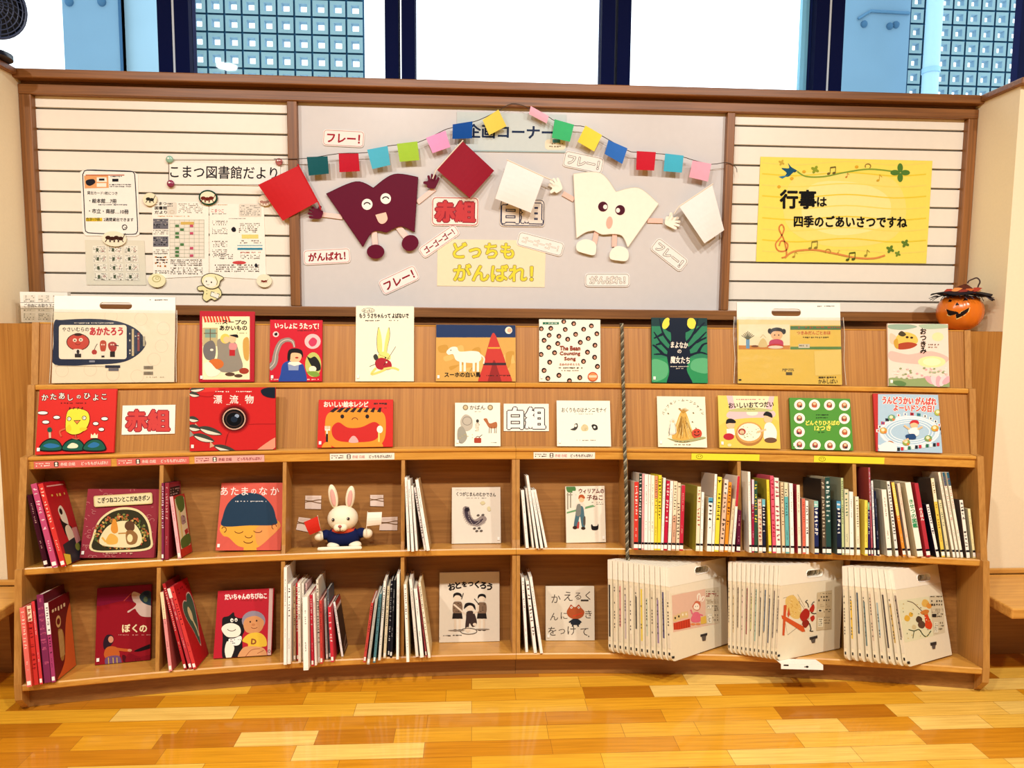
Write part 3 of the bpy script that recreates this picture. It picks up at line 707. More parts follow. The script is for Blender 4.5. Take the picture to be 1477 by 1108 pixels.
p.txt('こまつこ', 1002, 376, 24, '#c66a6a', .02, .02, width=80); p.marks(968, 392, 1058, 404, '#4a4a4a', 1, .8, 7); p.marks(980, 335, 1070, 343, '#c08a50', 1, .6, 8)
p.rrect(1140, 332, 1285, 416, 10, '#ded6c6'); p.marks(1148, 340, 1278, 410, '#807b72', 6, .6, 8); p.marks(1075, 424, 1185, 432, '#6a655c', 1, .7, 8)
for y0, n in ((440, 3), (486, 4), (570, 4), (625, 4)): p.marks(968, y0, 1068, y0+n*11, '#4f4b45', n, .65, 7, y0)
p.blob([(1090, 495), (1105, 480), (1120, 492), (1118, 510), (1100, 512)], '#1f2026'); p.marks(1140, 455, 1275, 520, '#5a564e', 6, .6, 8); p.rect(1158, 530, 1265, 556, '#dcd07a'); p.marks(1140, 565, 1285, 592, '#6a655c', 2, .6, 8)
p.rect(1130, 598, 1292, 603, '#6aa6b8'); p.rect(1130, 616, 1292, 629, '#2f7f9c'); p.marks(1140, 640, 1280, 655, '#b46a5a', 1, .7, 9); p.marks(1150, 660, 1275, 690, '#4f4b45', 3, .6, 8)
p.marks(975, 655, 1105, 692, '#4f4b45', 3, .6, 8); p.ell(1142, 711, 44, 11, '#c64848'); p.marks(985, 722, 1270, 775, '#3f3c38', 4, .7, 9); p.blob([(1250, 715), (1262, 730), (1252, 742), (1240, 730)], '#26262c')
hang(m, 'newsletter_sheet', 'newsletter page with a blue bar and a red oval, half behind the red paper flag', 'newsletter', 'newsletter pages')
m, p = wall_sheet([(244, 234), (404, 237), (404, 268), (244, 265.5)], YS-.003, .001, '#f3ecdf', .35)
NX(p); p.rect(690, 44, 1400, 47, '#5a5048'); p.rect(690, 206, 1400, 209, '#6a6058'); p.rect(686, 44, 690, 208, '#4a4038')
p.txt('こまつ図書館だより', 1042, 128, 84, '#15151a', .012, .015, width=690)
hang(m, 'title_strip', 'long white title strip with black writing above the newsletter pages', 'sign')
def magnet(px, py, rx, ry, col, label, art=None, name='picture_magnet', edge=None, t=.006):
    pts = ell_pts(px, py, rx, ry, .1, 26)
    m, p = wall_sheet(pts, YS-.009, t, edge or col, .3)
    if edge: p.poly(ell_pts(px, py, rx*.84, ry*.8, .1, 26), col)
    p.use(90, 220, 4.4758)
    if art: art(p)
    return hang(m, name, label, 'magnet', 'round magnets on the slotted panel')
def ant(cx, cy, k, col, n=3):
    def f(p):
        for i in range(n): p.ell(cx+(i-(n-1)/2)*k*1.5, cy+(i % 2)*k*.3, k, k*.7, col)
        for i in range(n):
            for sx in (-1, 1): p.line([(cx+(i-(n-1)/2)*k*1.5, cy), (cx+(i-(n-1)/2)*k*1.5+sx*k, cy+k*1.6)], k*.3, col)
        p.line([(cx+n*.8*k, cy), (cx+n*.8*k+k*.8, cy-k*1.6)], k*.25, col)
    return f
magnet(216, 287.5, 10, 9.5, '#ece0bd', 'round cream magnet with a black insect at the top corner of the newsletter', ant(565, 300, 15, '#2b2a24', 2))
magnet(300, 285, 13.5, 11, '#efe3c2', 'round magnet with dark green rim and red ant between the two newsletter pages', ant(935, 295, 17, '#6a241a', 3), edge='#173f2e')
magnet(382, 289, 9.5, 8, '#e6d4bc', 'pale round magnet with pink insect at the edge of the red flag', ant(1305, 318, 12, '#a87a6a', 3))
magnet(164.5, 344.5, 17.5, 11, '#efe4c6', 'oval cream magnet with a long brown ant under the loan notice', ant(335, 550, 18, '#40231a', 4))
magnet(226, 404.5, 12.5, 10, '#f2e8b8', 'round cream magnet with a yellow snail drawing below the newsletter', lambda p: (p.ring(608, 816, 26, 20, 4, '#b0a050'), p.ring(612, 812, 10, 8, 3, '#b0a050')))
magnet(381, 405, 11, 9.5, '#ece3c4', 'round cream magnet with a tiny red ant at the bottom corner of the second page', ant(1302, 830, 8, '#7a2a1e', 3))
for px, py, c, lab in ((244.5, 230, '#8fb8a0', 'pale green glass stud at the top corner of the title strip'), (402.5, 233.5, '#b86a6a', 'red glass stud where the garland cord meets the title strip'), (246, 265, '#8c3050', 'wine red glass stud at the bottom corner of the title strip')):
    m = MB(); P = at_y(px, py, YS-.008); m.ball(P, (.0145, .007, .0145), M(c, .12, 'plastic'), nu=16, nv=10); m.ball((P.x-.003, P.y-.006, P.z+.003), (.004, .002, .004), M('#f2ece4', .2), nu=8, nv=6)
    tag(m.build('glass_magnet', origin=P), lab, 'magnet', 'glass studs of the title strip')
root = thing('paper_child_cutout', 'pale yellow paper cutout of a hooded child with a book below the newsletter pages', 'decoration', at_y(303, 414, YS))
def piece(nm, pts, Y, col, art=None):
    m, p = wall_sheet(pts, Y, .0015, col); p.use(90, 220, 4.4758); art and art(p); o = m.build(nm, root, origin=root.location); o.location = (0, 0, 0)
def zz(pts): return [(90+x/4.4758, 220+y/4.4758) for x, y in smooth(pts, n=4)]
bodyp = [(905, 860), (872, 870), (880, 892), (912, 895), (905, 940), (930, 962), (960, 945), (985, 955), (1022, 930), (1028, 905), (1015, 880), (990, 865)]
piece('body', zz(bodyp), YS-.004, '#efe3a4', lambda p: (p.line(smooth(bodyp)+[bodyp[0]], 5, '#4a4330'), p.poly([(962, 898), (1015, 915), (1005, 945), (955, 925)], '#f5efdc'), p.line([(962, 898), (1015, 915), (1005, 945), (955, 925), (962, 898)], 4, '#3a3428'), p.ell(990, 908, 10, 8, '#f3e6c0'), p.ell(932, 892, 3, 3, '#4a4330'), p.ell(932, 912, 3, 3, '#4a4330')))
headp = [(898, 835), (908, 800), (945, 782), (990, 785), (1040, 808), (1020, 830), (1010, 862), (975, 880), (930, 872)]
piece('hood', zz(headp), YS-.006, '#f1e7b4', lambda p: (p.line(smooth(headp)+[headp[0]], 5, '#4a4330'), p.blob([(912, 830), (930, 805), (970, 808), (995, 835), (985, 862), (950, 870), (920, 860)], '#f7eed8'), p.ell(930, 832, 4, 6, '#2a251c'), p.ell(962, 838, 4, 6, '#2a251c'), p.ring(940, 850, 8, 5, 2.5, '#2a251c', .2, PI-.2), p.line([(985, 800), (1000, 830), (996, 855)], 3, '#4a4330', True)))
# ------------------------------------------------------------------ yellow poster
m, p = wall_sheet([(1097, 226), (1345, 232), (1336, 380), (1090.5, 377.5)], YS-.002, .0012, '#ecdc62', .35)
p.use(1000, 0, 2.7694)
pts = [(300, 640), (945, 652), (915, 1040), (285, 1030)]
p.blob([(420, 700), (620, 690), (800, 720), (850, 850), (780, 960), (560, 985), (400, 930), (360, 820)], '#efdc77'); p.blob([(470, 740), (650, 730), (780, 790), (760, 900), (580, 940), (440, 880)], '#f3e494')
for k in range(9):
    y = 650+k*44; p.line([(275, y), (420, y+8), (610, y-5), (800, y+9), (930, y+2)], 5, '#e4c93c' if k % 2 else '#eed768', True)
p.line([(415, 685), (450, 705), (520, 706), (600, 690), (700, 676), (800, 685)], 6, '#7f9a3a', True)
p.blob([(352, 672), (382, 672), (378, 652), (392, 668), (414, 682), (398, 690), (382, 705), (366, 704), (372, 690)], '#17506e'); p.poly([(340, 706), (380, 700), (356, 714)], '#2f7a9a'); p.poly([(400, 684), (416, 682), (404, 690)], '#1d3a50')
for dx, dy in ((0, -20), (20, 0), (0, 20), (-20, 0)):
    a = math.atan2(dy, dx); p.ell(826+dx*1.05, 690+dy*.98, 18, 11, '#4f7a33', a)
p.line([(800, 685), (826, 690)], 3, '#5a7d33')
def clover(cx, cy, r, col):
    for k in range(4): a = .5+k*PI/2; p.ell(cx+r*.6*math.cos(a), cy+r*.6*math.sin(a), r*.55, r*.38, col, a)
clover(486, 678, 15, '#8d9a2a'); clover(352, 650, 11, '#c8a63a'); clover(786, 996, 15, '#5d7a2e'); clover(846, 973, 15, '#5d7a2e'); clover(816, 1014, 11, '#6f8a34')
for x, y in ((393, 713), (442, 686), (342, 746), (652, 667)): p.ell(x, y, 7, 6, '#dba62e')
def note(cx, cy, s, col, two=True):
    p.ell(cx-s*.5, cy+s*.5, s*.28, s*.2, col, -.3); p.line([(cx-s*.27, cy+s*.45), (cx-s*.2, cy-s*.55)], s*.1, col)
    if two: p.ell(cx+s*.4, cy+s*.4, s*.28, s*.2, col, -.3); p.line([(cx+s*.62, cy+s*.35), (cx+s*.68, cy-s*.65)], s*.1, col); p.line([(cx-s*.2, cy-s*.5), (cx+s*.68, cy-s*.62)], s*.22, col)
    else: p.line([(cx-s*.2, cy-s*.55), (cx+s*.25, cy-s*.1)], s*.1, col)
note(552, 682, 24, '#6b5c2c'); note(618, 700, 15, '#c0762e', False); note(748, 710, 22, '#cda22e', False); p.ring(697, 664, 11, 9, 3.5, '#9a7a3a', PI*.8, PI*2.3)
p.txt('行事', 418, 796, 74, '#121212', .035, .01, width=142); p.txt('は', 513, 806, 42, '#121212', .03, .01); p.txt('四季のごあいさつですね', 627, 886, 46, '#121212', .03, .008, width=450)
p.line([(365, 1030), (400, 1005), (480, 998), (560, 1012), (650, 1030), (720, 1032), (765, 1020)], 7, '#d98a4a', True)
p.line([(352, 1030), (372, 1018), (362, 960), (342, 915), (352, 897), (362, 915), (350, 945), (328, 975), (340, 1002), (370, 1000), (376, 975), (352, 962), (342, 982)], 5, '#d57b43', True)
note(478, 980, 26, '#8a7a33'); note(410, 1016, 20, '#b48a3a', False); note(628, 1025, 26, '#4f5a22'); note(698, 1010, 22, '#9a8a3a', False); p.ring(537, 1005, 10, 9, 3.5, '#b48a3a', PI*.8, PI*2.3); note(582, 1004, 10, '#b48a3a', False)
hang(m, 'event_poster', 'large yellow poster with bird, clovers and music notes on the slotted panel', 'poster')

# ================================================================== BOOKS STANDING FACE OUT
def floor_z(row, d): return {1: Z1, 2: Z2}.get(row) or ((Z4-SLOPE*(D4-d)) if row == 4 else (Z5-SLOPE*(D5-d)))
BACKS = {1: (.040, 1.093, .18, .05), 2: (.113, .8505, .2285, .137), 4: (.080, .455, .18, 0), 5: (.126, .0725, .18, 0)}
def stand(bl, br, ytop, row, t, lean=None, dbase=None):
    """frame of a book leaning on the back of its shelf: base corners and top height read in the photo"""
    if row in (1, 2):
        d = dbase if dbase else BACKS[row][3]+t*.5
        z = Z1 if row == 1 else Z2
        P = [arc(a_at(px, d, z), d, z) for px in (bl[0], br[0])]; sl = 0
    else:
        P = [on_floor(bl[0], bl[1], row), on_floor(br[0], br[1], row)]; sl = SLOPE
        lim = BACKS[row][0] + t + .009
        P = [p if d_of(p) > lim else arc(a_of(p), lim, floor_z(row, lim)) for p in P]
        d = (d_of(P[0])+d_of(P[1]))/2
    X = P[1]-P[0]; X.z = 0; w = X.length; X.normalize(); A = Vector((-X.y, X.x, 0))
    db, zb, s0, _ = BACKS[row]
    def frame(ln):
        th = math.atan(ln); Zv = Vector((0, 0, math.cos(th))) + A*math.sin(th); o = P[0].copy()
        o.z = max(P[0].z, P[1].z)
        o.z += t*math.sin(th) - sl*t*math.cos(th) + .0014
        return th, Zv, Zv.cross(X), o
    fixed = lean; lean = lean or s0+.02; h = .22
    for _ in range(4):
        th, Zv, Yv, o = frame(lean); mid = o + X*(w/2)
        h = bis(lambda h: proj(mid+Zv*h)[1]-ytop, .05, .6)
        if fixed is None:
            top = min(h*math.cos(th), (Z7-Z1-.006) if row == 1 else 9)
            if row == 2: top = min(top, 1.07-Z2)
            gap = min(d_of(q + Yv*t) - (db-(q.z - t*math.sin(th) - zb)*s0) for q in (o, o+X*w))
            lean = s0 + max(-.05, (gap-.0045)/top)
            lean = min(lean, .42)
    th, Zv, Yv, o = frame(lean)
    mid = o + X*(w/2)
    h = bis(lambda h: proj(mid+Zv*h)[1]-ytop, .05, .6)
    mt = Matrix((X, Yv, Zv)).transposed().to_4x4(); mt.translation = o
    return mt, w, h
def book_parts(root, mt, w, h, t, cover, spinecol=None, art=None, left_spine=True, sticker='left', pages='#efe6cf', src=None, rough=.4):
    m = MB(); C = M(cover, rough); S = M(spinecol or cover, rough); c = .0022
    m.box((0, 0, 0), (w, c, h), C, bev=.0007); m.box((0, t-c, 0), (w, t, h), C, bev=.0007)
    if left_spine: m.box((0, c*.6, 0), (c, t-c*.6, h), S)
    else: m.box((w-c, c*.6, 0), (w, t-c*.6, h), S)
    inv = mt.inverted(); n = mt.to_3x3() @ Vector((0, -1, 0)); p0 = mt.translation
    def uv(px, py):
        q = inv @ on_plane(px, py, p0, n); return q.x, q.z
    if art:
        pr = Pr(m, uv, lambda u, v, L: (u, -L, v), box=(0.0006, .0006, w-.0006, h-.0006), rough=rough); art(pr)
    o = m.build('cover', root, mat=None); o.matrix_parent_inverse = Matrix()
    m = MB(); m.box((c*1.2 if left_spine else .004, c+.0002, .003), (w-.004 if left_spine else w-c*1.2, t-c-.0002, h-.003), M(pages, .8)); m.build('page_block', root)
    if sticker:
        m = MB(); x = .006 if sticker == 'left' else w-.014; m.box((x, -.0034, .012), (x+.009, -.0026, .024), M('#f3ecdf', .4)); m.build('label_sticker', root)
def fbook(label, bl, br, ytop, row, cover, art=None, spine=None, t=.011, name='picture_book', group=None, sticker='left', left_spine=True, lean=None, dbase=None, cat='book'):
    mt, w, h = stand(bl, br, ytop, row, t, lean, dbase)
    root = thing(name, label, cat, mt, group)
    book_parts(root, mt, w, h, t, cover, spine, art, left_spine, sticker)
    return root, mt, w, h
A_ = (0, 410, 3.6925); B_ = (380, 430, 3.6925); C_ = (740, 430, 3.6925); D_ = (1000, 400, 3.0964); E_ = (0, 630, 4.4758); F_ = (200, 640, 3.6925); G_ = (560, 640, 4.1028); H_ = (0, 800, 4.4758); I_ = (300, 800, 4.3441); J_ = (500, 800, 3.6925)
SK = '#e9b98a'
# ---- top ledge
def art(p):
    p.use(*A_); p.rect(1078, 172, 1330, 508, '#f1e3b2')
    for k in range(9): p.poly([(1082+k*16, 172), (1092+k*16, 172), (1102+k*16, 202), (1090+k*16, 205)], '#c8452e')
    p.txt('…スープの', 1232, 202, 26, '#1c1512', .04, .02, width=165); p.txt('あかいもの', 1243, 233, 28, '#1c1512', .04, 0, width=145); p.marks(1262, 258, 1318, 266, '#5a4636', 1, .9, 7)
    p.rect(1080, 232, 1160, 330, '#b7a878'); p.rect(1092, 240, 1150, 285, '#7f9a86'); p.line([(1120, 236), (1120, 300)], 4, '#6a4a2c'); p.line([(1086, 262), (1156, 262)], 4, '#6a4a2c')
    p.blob([(1090, 320), (1130, 300), (1150, 340), (1140, 400), (1100, 400), (1082, 360)], '#6f6a66'); p.ell(1128, 350, 9, 6, '#e9dfc6')
    p.blob([(1158, 300), (1195, 290), (1250, 305), (1275, 370), (1290, 450), (1200, 470), (1155, 445), (1160, 370)], '#8d8474'); p.ell(1200, 290, 26, 26, '#e6c25a'); p.ell(1206, 296, 16, 17, SK); p.ell(1238, 292, 20, 22, SK); p.blob([(1222, 272), (1262, 268), (1268, 285), (1245, 280)], '#1d1a18')
    p.blob([(1225, 315), (1262, 320), (1255, 350), (1222, 345)], '#cf8a86'); p.rect(1222, 350, 1252, 382, '#b3242a'); p.ell(1150, 425, 42, 28, '#c96a2e'); p.blob([(1085, 430), (1115, 415), (1150, 450), (1175, 465), (1150, 490), (1105, 488)], '#f1e6c8'); p.ell(1300, 462, 26, 16, '#a03a26')
    p.blob([(1295, 300), (1325, 290), (1325, 400), (1300, 390)], '#c89a4a'); p.ell(1225, 480, 26, 10, '#5a4030'); p.ell(1270, 488, 22, 9, '#5a4030')
fbook('red-bordered picture book with two hugging figures in a kitchen, beside the first carry case', (286.5, 551), (366.5, 551), 449, 1, '#b01f2c', art)
def art(p):
    p.use(*B_); p.txt('いっしょに うたって！', 178, 148, 33, '#f3e7d2', .035, .015, width=232); p.marks(182, 170, 288, 180, '#3a2020', 1, .8, 8)
    p.ell(66, 193, 16, 15, '#f0c9c2'); p.blob([(58, 190), (72, 184), (74, 198), (62, 200)], '#26201e'); p.ell(262, 231, 43, 40, '#e9b9b4'); p.blob([(240, 235), (262, 210), (285, 225), (278, 250), (255, 258)], '#c83a5a')
    road = [(30, 375), (58, 345), (68, 290), (90, 240), (125, 222), (155, 232), (165, 262)]; p.line(road, [34, 32, 28, 26, 22, 18, 12], '#8f8378', True); p.line(road, 3, '#d8cdbc', True)
    p.ell(265, 355, 43, 66, '#b9bd62'); p.blob([(232, 312), (250, 320), (275, 312), (300, 345), (304, 380), (280, 388), (255, 360)], '#22211e'); p.ell(262, 378, 20, 16, '#e8dfc2'); p.blob([(230, 395), (275, 390), (300, 410), (270, 420)], '#7a9a3c')
    p.blob([(105, 350), (150, 332), (195, 345), (218, 370), (222, 460), (90, 460), (92, 400)], '#2a4690'); p.poly([(130, 345), (190, 345), (186, 385), (134, 385)], '#8a97b4'); p.ell(168, 308, 36, 38, SK); p.blob([(128, 330), (134, 280), (168, 268), (205, 280), (210, 318), (195, 296), (150, 294), (142, 330)], '#191615'); p.ell(178, 318, 9, 5, '#a83a2a')
    p.poly([(140, 340), (190, 340), (205, 352), (165, 362), (130, 350)], '#ece2cc'); p.marks(40, 430, 85, 440, '#f0dcc8', 1, .7, 8); p.marks(225, 430, 298, 440, '#f0dcc8', 1, .7, 8)
fbook('red picture book with a singing child in blue and a winding grey path', (388.5, 551), (464.5, 551), 461.5, 1, '#c41f2e', art)
def art(p):
    p.use(*B_); p.ring(558, 66, 34, 12, 2, '#222'); p.txt('ぜったい', 558, 67, 17, '#191919', .02, -.03, width=54); p.txt('もう うさちゃんって よばないで', 642, 94, 27, '#151515', .04, 0, width=262); p.marks(542, 116, 740, 127, '#55524a', 1, .65, 9)
    for pts in ([(608, 285), (603, 220), (612, 155), (625, 190), (632, 250), (628, 295)], [(642, 290), (650, 220), (668, 155), (674, 200), (662, 260), (655, 298)]): p.blob(pts, '#2b2a1e'); p.blob([(x*.94+.06*638, y*.97+.03*230) for x, y in pts], '#e6d878')
    p.blob([(612, 300), (640, 285), (672, 300), (675, 325), (645, 340), (615, 325)], '#e6d878'); p.line([(612, 300), (675, 325)], 1.5, '#2b2a1e'); p.ell(650, 318, 4, 5, '#1d1c14'); p.blob([(595, 340), (625, 318), (665, 330), (682, 350), (675, 380), (610, 378)], '#a82632'); p.ell(655, 342, 5, 5, '#ece4c8')
    p.line([(600, 372), (575, 405), (615, 395), (650, 380)], 12, '#e2d070', True); p.line([(640, 378), (690, 372), (722, 384)], 11, '#e2d070', True); p.line([(640, 360), (705, 258)], 2, '#1d1c14'); p.line([(565, 365), (600, 350)], 2.5, '#1d1c14'); p.blob([(585, 310), (600, 298), (612, 320), (596, 332)], '#3a3a34')
fbook('tall cream picture book with a long-eared yellow hare in a red jacket', (512.5, 551), (597, 551.5), 441.5, 1, '#f1e8cc', art)
def art(p):
    p.use(*B_); p.rect(900, 205, 1360, 460, '#cfa052'); p.rect(900, 100, 1360, 210, '#22355c'); p.ell(1306, 172, 19, 19, '#e9ddc4'); p.ell(1310, 172, 12, 12, '#dba98e')
    for k in range(14): p.blob([(930+k*30, 260+(k*53) % 150), (975+k*30, 250+(k*53) % 150), (985+k*28, 285+(k*37) % 130), (940+k*30, 290+(k*47) % 120)], '#dab064' if k % 2 else '#c2913f')
    p.blob([(1150, 470), (1170, 360), (1195, 260), (1225, 185), (1260, 260), (1295, 360), (1318, 470)], '#bf3c33'); p.blob([(1195, 470), (1212, 380), (1228, 330), (1248, 380), (1268, 470)], '#8f2a28'); p.rect(1172, 345, 1292, 358, '#3a2c30'); p.rect(1196, 262, 1260, 270, '#d9a03c')
    p.blob([(975, 285), (1000, 262), (1030, 262), (1045, 285), (1110, 282), (1150, 290), (1160, 325), (1130, 345), (1060, 342), (1025, 330), (1010, 300), (985, 302)], '#f0e8d2')
    for x in (1050, 1072, 1120, 1142): p.rect(x-6, 330, x+6, 392, '#f0e8d2')
    p.line([(1152, 300), (1175, 320), (1172, 350)], 8, '#e6dcc4', True); p.ell(998, 278, 3, 3, '#2a1f1a')
    p.txt('スーホの白い馬', 1060, 408, 27, '#1d1714', .035, 0, width=190); p.marks(1178, 410, 1250, 420, '#2a201a', 1, .9, 9); p.marks(1258, 408, 1320, 420, '#2a201a', 1, .9, 10)
fbook('wide picture book with dark blue sky, a red shape and a white animal', (628.5, 551), (744, 551.5), 468.5, 1, '#cfa052', art)
def art(p):
    p.use(*C_); p.rect(158, 128, 244, 141, '#2c6a4e'); p.marks(164, 131, 238, 139, '#dfe8d8', 1, .8, 8)
    rr = random.Random(3)
    for x, y in ((270, 125), (323, 136), (417, 148), (201, 161), (278, 167), (376, 166), (150, 163), (446, 190), (192, 198), (244, 203), (333, 193), (400, 215), (165, 225), (291, 219), (358, 236), (238, 242), (436, 251), (190, 262), (221, 291), (396, 288), (434, 315), (149, 300), (195, 341), (375, 337), (449, 364), (165, 385), (244, 411), (185, 427), (300, 440), (355, 423)):
        p.ell(x, y, 13, 13, '#2a1712', rr.uniform(0, 3)); p.ell(x+1, y+2, 7, 6, '#d89a7a', rr.uniform(0, 3)); p.ell(x+2, y+1, 2, 2, '#241410')
    for st, y, w in (('The Bean', 267, 108), ('Counting', 297, 108), ('Song', 325, 60)): p.txt(st, 303, y, 23, '#8a3324', .03, 0, width=w)
    p.txt('まめのかぞえうた', 302, 353, 13, '#a0503a', .02, 0, width=108); p.marks(235, 368, 370, 378, '#3a2a22', 1, .75, 8); p.marks(258, 383, 350, 391, '#5a4a40', 1, .75, 7)
    p.ell(424, 419, 27, 25, '#c4502e'); p.ell(424, 419, 22, 20, '#d98a52'); p.rect(402, 412, 446, 424, '#e8c9a4')
fbook('cream picture book dotted with brown beans and red English lettering', (777.5, 552), (866.5, 552), 461, 1, '#f2ead2', art)
def art(p):
    p.use(*C_); p.rect(735, 150, 1040, 330, '#2f7a56'); p.rect(735, 320, 1040, 470, '#2e8a54'); p.blob([(740, 330), (820, 350), (815, 420), (740, 440)], '#5aa874'); p.blob([(960, 330), (1036, 325), (1036, 400), (950, 380)], '#5aa874')
    p.ell(880, 140, 82, 50, '#0e1a2a'); p.ell(815, 135, 18, 32, '#e6d64a', .4); p.ell(950, 135, 24, 30, '#e6d64a', -.2)
    p.blob([(825, 470), (832, 390), (820, 300), (842, 220), (836, 105), (925, 100), (918, 210), (945, 300), (925, 380), (955, 470)], '#131c2c')
    for pts in ([(850, 320), (800, 300), (750, 300)], [(840, 290), (790, 240), (750, 180)], [(845, 250), (800, 190), (780, 110)], [(930, 310), (990, 290), (1035, 300)], [(925, 280), (980, 230), (1030, 180)], [(915, 250), (960, 190), (985, 110)], [(800, 300), (760, 260), (742, 250)], [(985, 290), (1010, 250), (1036, 240)], [(870, 150), (900, 110)], [(790, 240), (760, 250)], [(800, 190), (750, 215)], [(960, 190), (1020, 130)], [(975, 235), (1030, 210)]): p.line(pts, [15, 12, 9, 6], '#131c2c', True)
    for st, x, y, s, w in (('まよなか', 886, 250, 36, 90), ('の', 886, 283, 24, None), ('魔女たち', 890, 330, 38, 102)): p.txt(st, x, y, s, '#eee4d2', .02, .04, width=w)
    p.marks(838, 362, 935, 370, '#d8cdb8', 1, .8, 7); p.marks(868, 373, 912, 380, '#d8cdb8', 1, .8, 7)
fbook('dark green picture book with a black bare tree before a yellow moon', (940, 552.5), (1021, 553), 458.5, 1, '#1d3a3a', art)
def art(p):
    p.use(*D_); p.rect(870, 205, 1150, 500, '#ead4c0')
    for pts, c in (([(875, 212), (960, 210), (1000, 222), (940, 235), (878, 230)], '#93aa92'), ([(1010, 212), (1120, 210), (1142, 225), (1040, 232)], '#a9ba9c'), ([(880, 330), (960, 345), (1060, 330), (1140, 360), (1100, 390), (960, 385), (880, 370)], '#e3b7a6'), ([(880, 250), (910, 270), (900, 300), (878, 290)], '#dfc0a0')): p.blob(pts, c)
    p.ell(1092, 266, 26, 20, '#ead9a0'); p.ell(1065, 378, 62, 26, '#ecdf9c'); p.ell(1065, 378, 40, 17, '#efe6b4')
    p.blob([(905, 270), (940, 245), (990, 258), (1002, 290), (960, 310), (915, 315)], '#e2bb58'); p.blob([(915, 255), (930, 240), (950, 255), (935, 265)], '#4a4028'); p.blob([(912, 300), (960, 290), (1000, 300), (970, 318), (918, 322)], '#a9442a'); p.ell(955, 268, 7, 5, '#3a2a1c'); p.ell(975, 270, 7, 5, '#3a2a1c'); p.blob([(895, 285), (912, 275), (915, 318), (900, 312)], '#c89a3a')
    rr = random.Random(5)
    for k in range(70): p.ell(885+rr.random()*250, 405+rr.random()*60, 6, 4, rr.choice(['#d9a3a0', '#efdccc', '#a9b08a', '#e6c0b4', '#8f9a6a']))
    p.blob([(875, 450), (960, 455), (1040, 450), (1140, 460), (1142, 492), (875, 492)], '#8fa06a'); p.blob([(885, 470), (920, 462), (950, 475), (930, 490)], '#5f7f4a')
    for a in range(-2, 3): p.ell(1094+a*19, 466-abs(a)*3, 13, 26, '#f0ccc8' if a % 2 else '#e8a8ac', a*.45)
    p.txt('おつきみ', 1026, 284, 29, '#221a18', .025, 0, vert=True, gap=.98); p.marks(1048, 298, 1100, 306, '#5a3a34', 1, .8, 7); p.marks(1048, 310, 1090, 317, '#5a3a34', 1, .8, 7)
fbook('pale pink picture book of a misty flower field with black vertical title, beside the pumpkin', (1281.5, 558), (1369.5, 558.5), 467, 1, '#ead4c0', art)
# ---- second ledge
def art(p):
    p.use(*A_); 
    for i, ch in enumerate('かたあしのひよこ'): p.txt(ch, 240+i*45, 603-(i % 3)*4, 36 if ch != 'の' else 24, '#1b0f0c', .05, .05*((i % 3)-1), outline='#1b0f0c', ow=.03); p.txt(ch, 240+i*45, 603-(i % 3)*4, 36 if ch != 'の' else 24, '#f2e4d4', .015, .05*((i % 3)-1))
    p.marks(325, 630, 465, 640, '#5a1a14', 1, .7, 8)
    for x, y, w in ((229, 686, 26), (303, 710, 17), (245, 735, 18), (558, 717, 17), (511, 743, 14), (541, 774, 14)): p.ell(x, y, w+3, 11, '#1a1210'); p.ell(x, y, w, 8, '#f3e6dc')
    for x in (276, 397, 508): p.blob([(x-62, 888), (x-56, 850), (x-20, 825), (x+20, 825), (x+50, 850), (x+52, 888)], '#101312'); p.blob([(x-56, 882), (x-50, 852), (x-18, 831), (x+18, 831), (x+44, 852), (x+46, 882)], '#1b5442')
    p.blob([(232, 862), (265, 848), (310, 856), (316, 866), (270, 874)], '#2a6a9a'); p.blob([(360, 866), (385, 846), (415, 856), (410, 872), (370, 874)], '#e6d9b4'); p.blob([(468, 862), (500, 842), (530, 852), (520, 866), (490, 872)], '#2a6a9a')
    p.line([(268, 820), (266, 780)], 12, '#caa88a'); p.ell(266, 776, 13, 14, '#1b5442'); p.poly([(484, 820), (486, 796), (496, 806), (506, 792), (514, 806), (522, 796), (522, 820)], '#e8d9b0')
    p.line([(400, 790), (408, 828)], 8, '#1d1210'); p.line([(400, 792), (408, 826)], 5, '#c7583a'); p.line([(385, 820), (410, 826), (424, 822)], 5, '#c7583a'); p.line([(350, 770), (320, 785), (328, 812)], 9, '#c7583a', True)
    o = [(358, 690), (375, 668), (420, 664), (465, 680), (478, 715), (470, 750), (452, 775), (425, 795), (385, 800), (355, 780), (352, 740)]; p.blob([(x*1.03-.03*412, y*1.03-.03*730) for x, y in o], '#15100c'); p.blob(o, '#ecd23a'); p.blob([(430, 765), (466, 768), (450, 782), (428, 782)], '#e0c02e'); p.blob([(352, 770), (372, 748), (382, 775), (362, 790)], '#e0c02e')
    for x in (370, 392, 414, 436): p.line([(x, 668), (x+5, 655)], 4, '#1a120c')
    for x, y in ((370, 718), (450, 713)): p.ell(x, y, 12, 12, '#16100c'); p.ell(x, y, 8.5, 8.5, '#f3ead4'); p.ell(x-2, y, 3, 3, '#16100c')
    p.poly([(393, 726), (432, 724), (412, 748)], '#16100c'); p.poly([(398, 729), (427, 727), (412, 744)], '#d97a3a')
fbook('red picture book with a yellow chick over dark green hills', (50.5, 658), (164, 656.5), 561.5, 2, '#c92a22', art, t=.013)
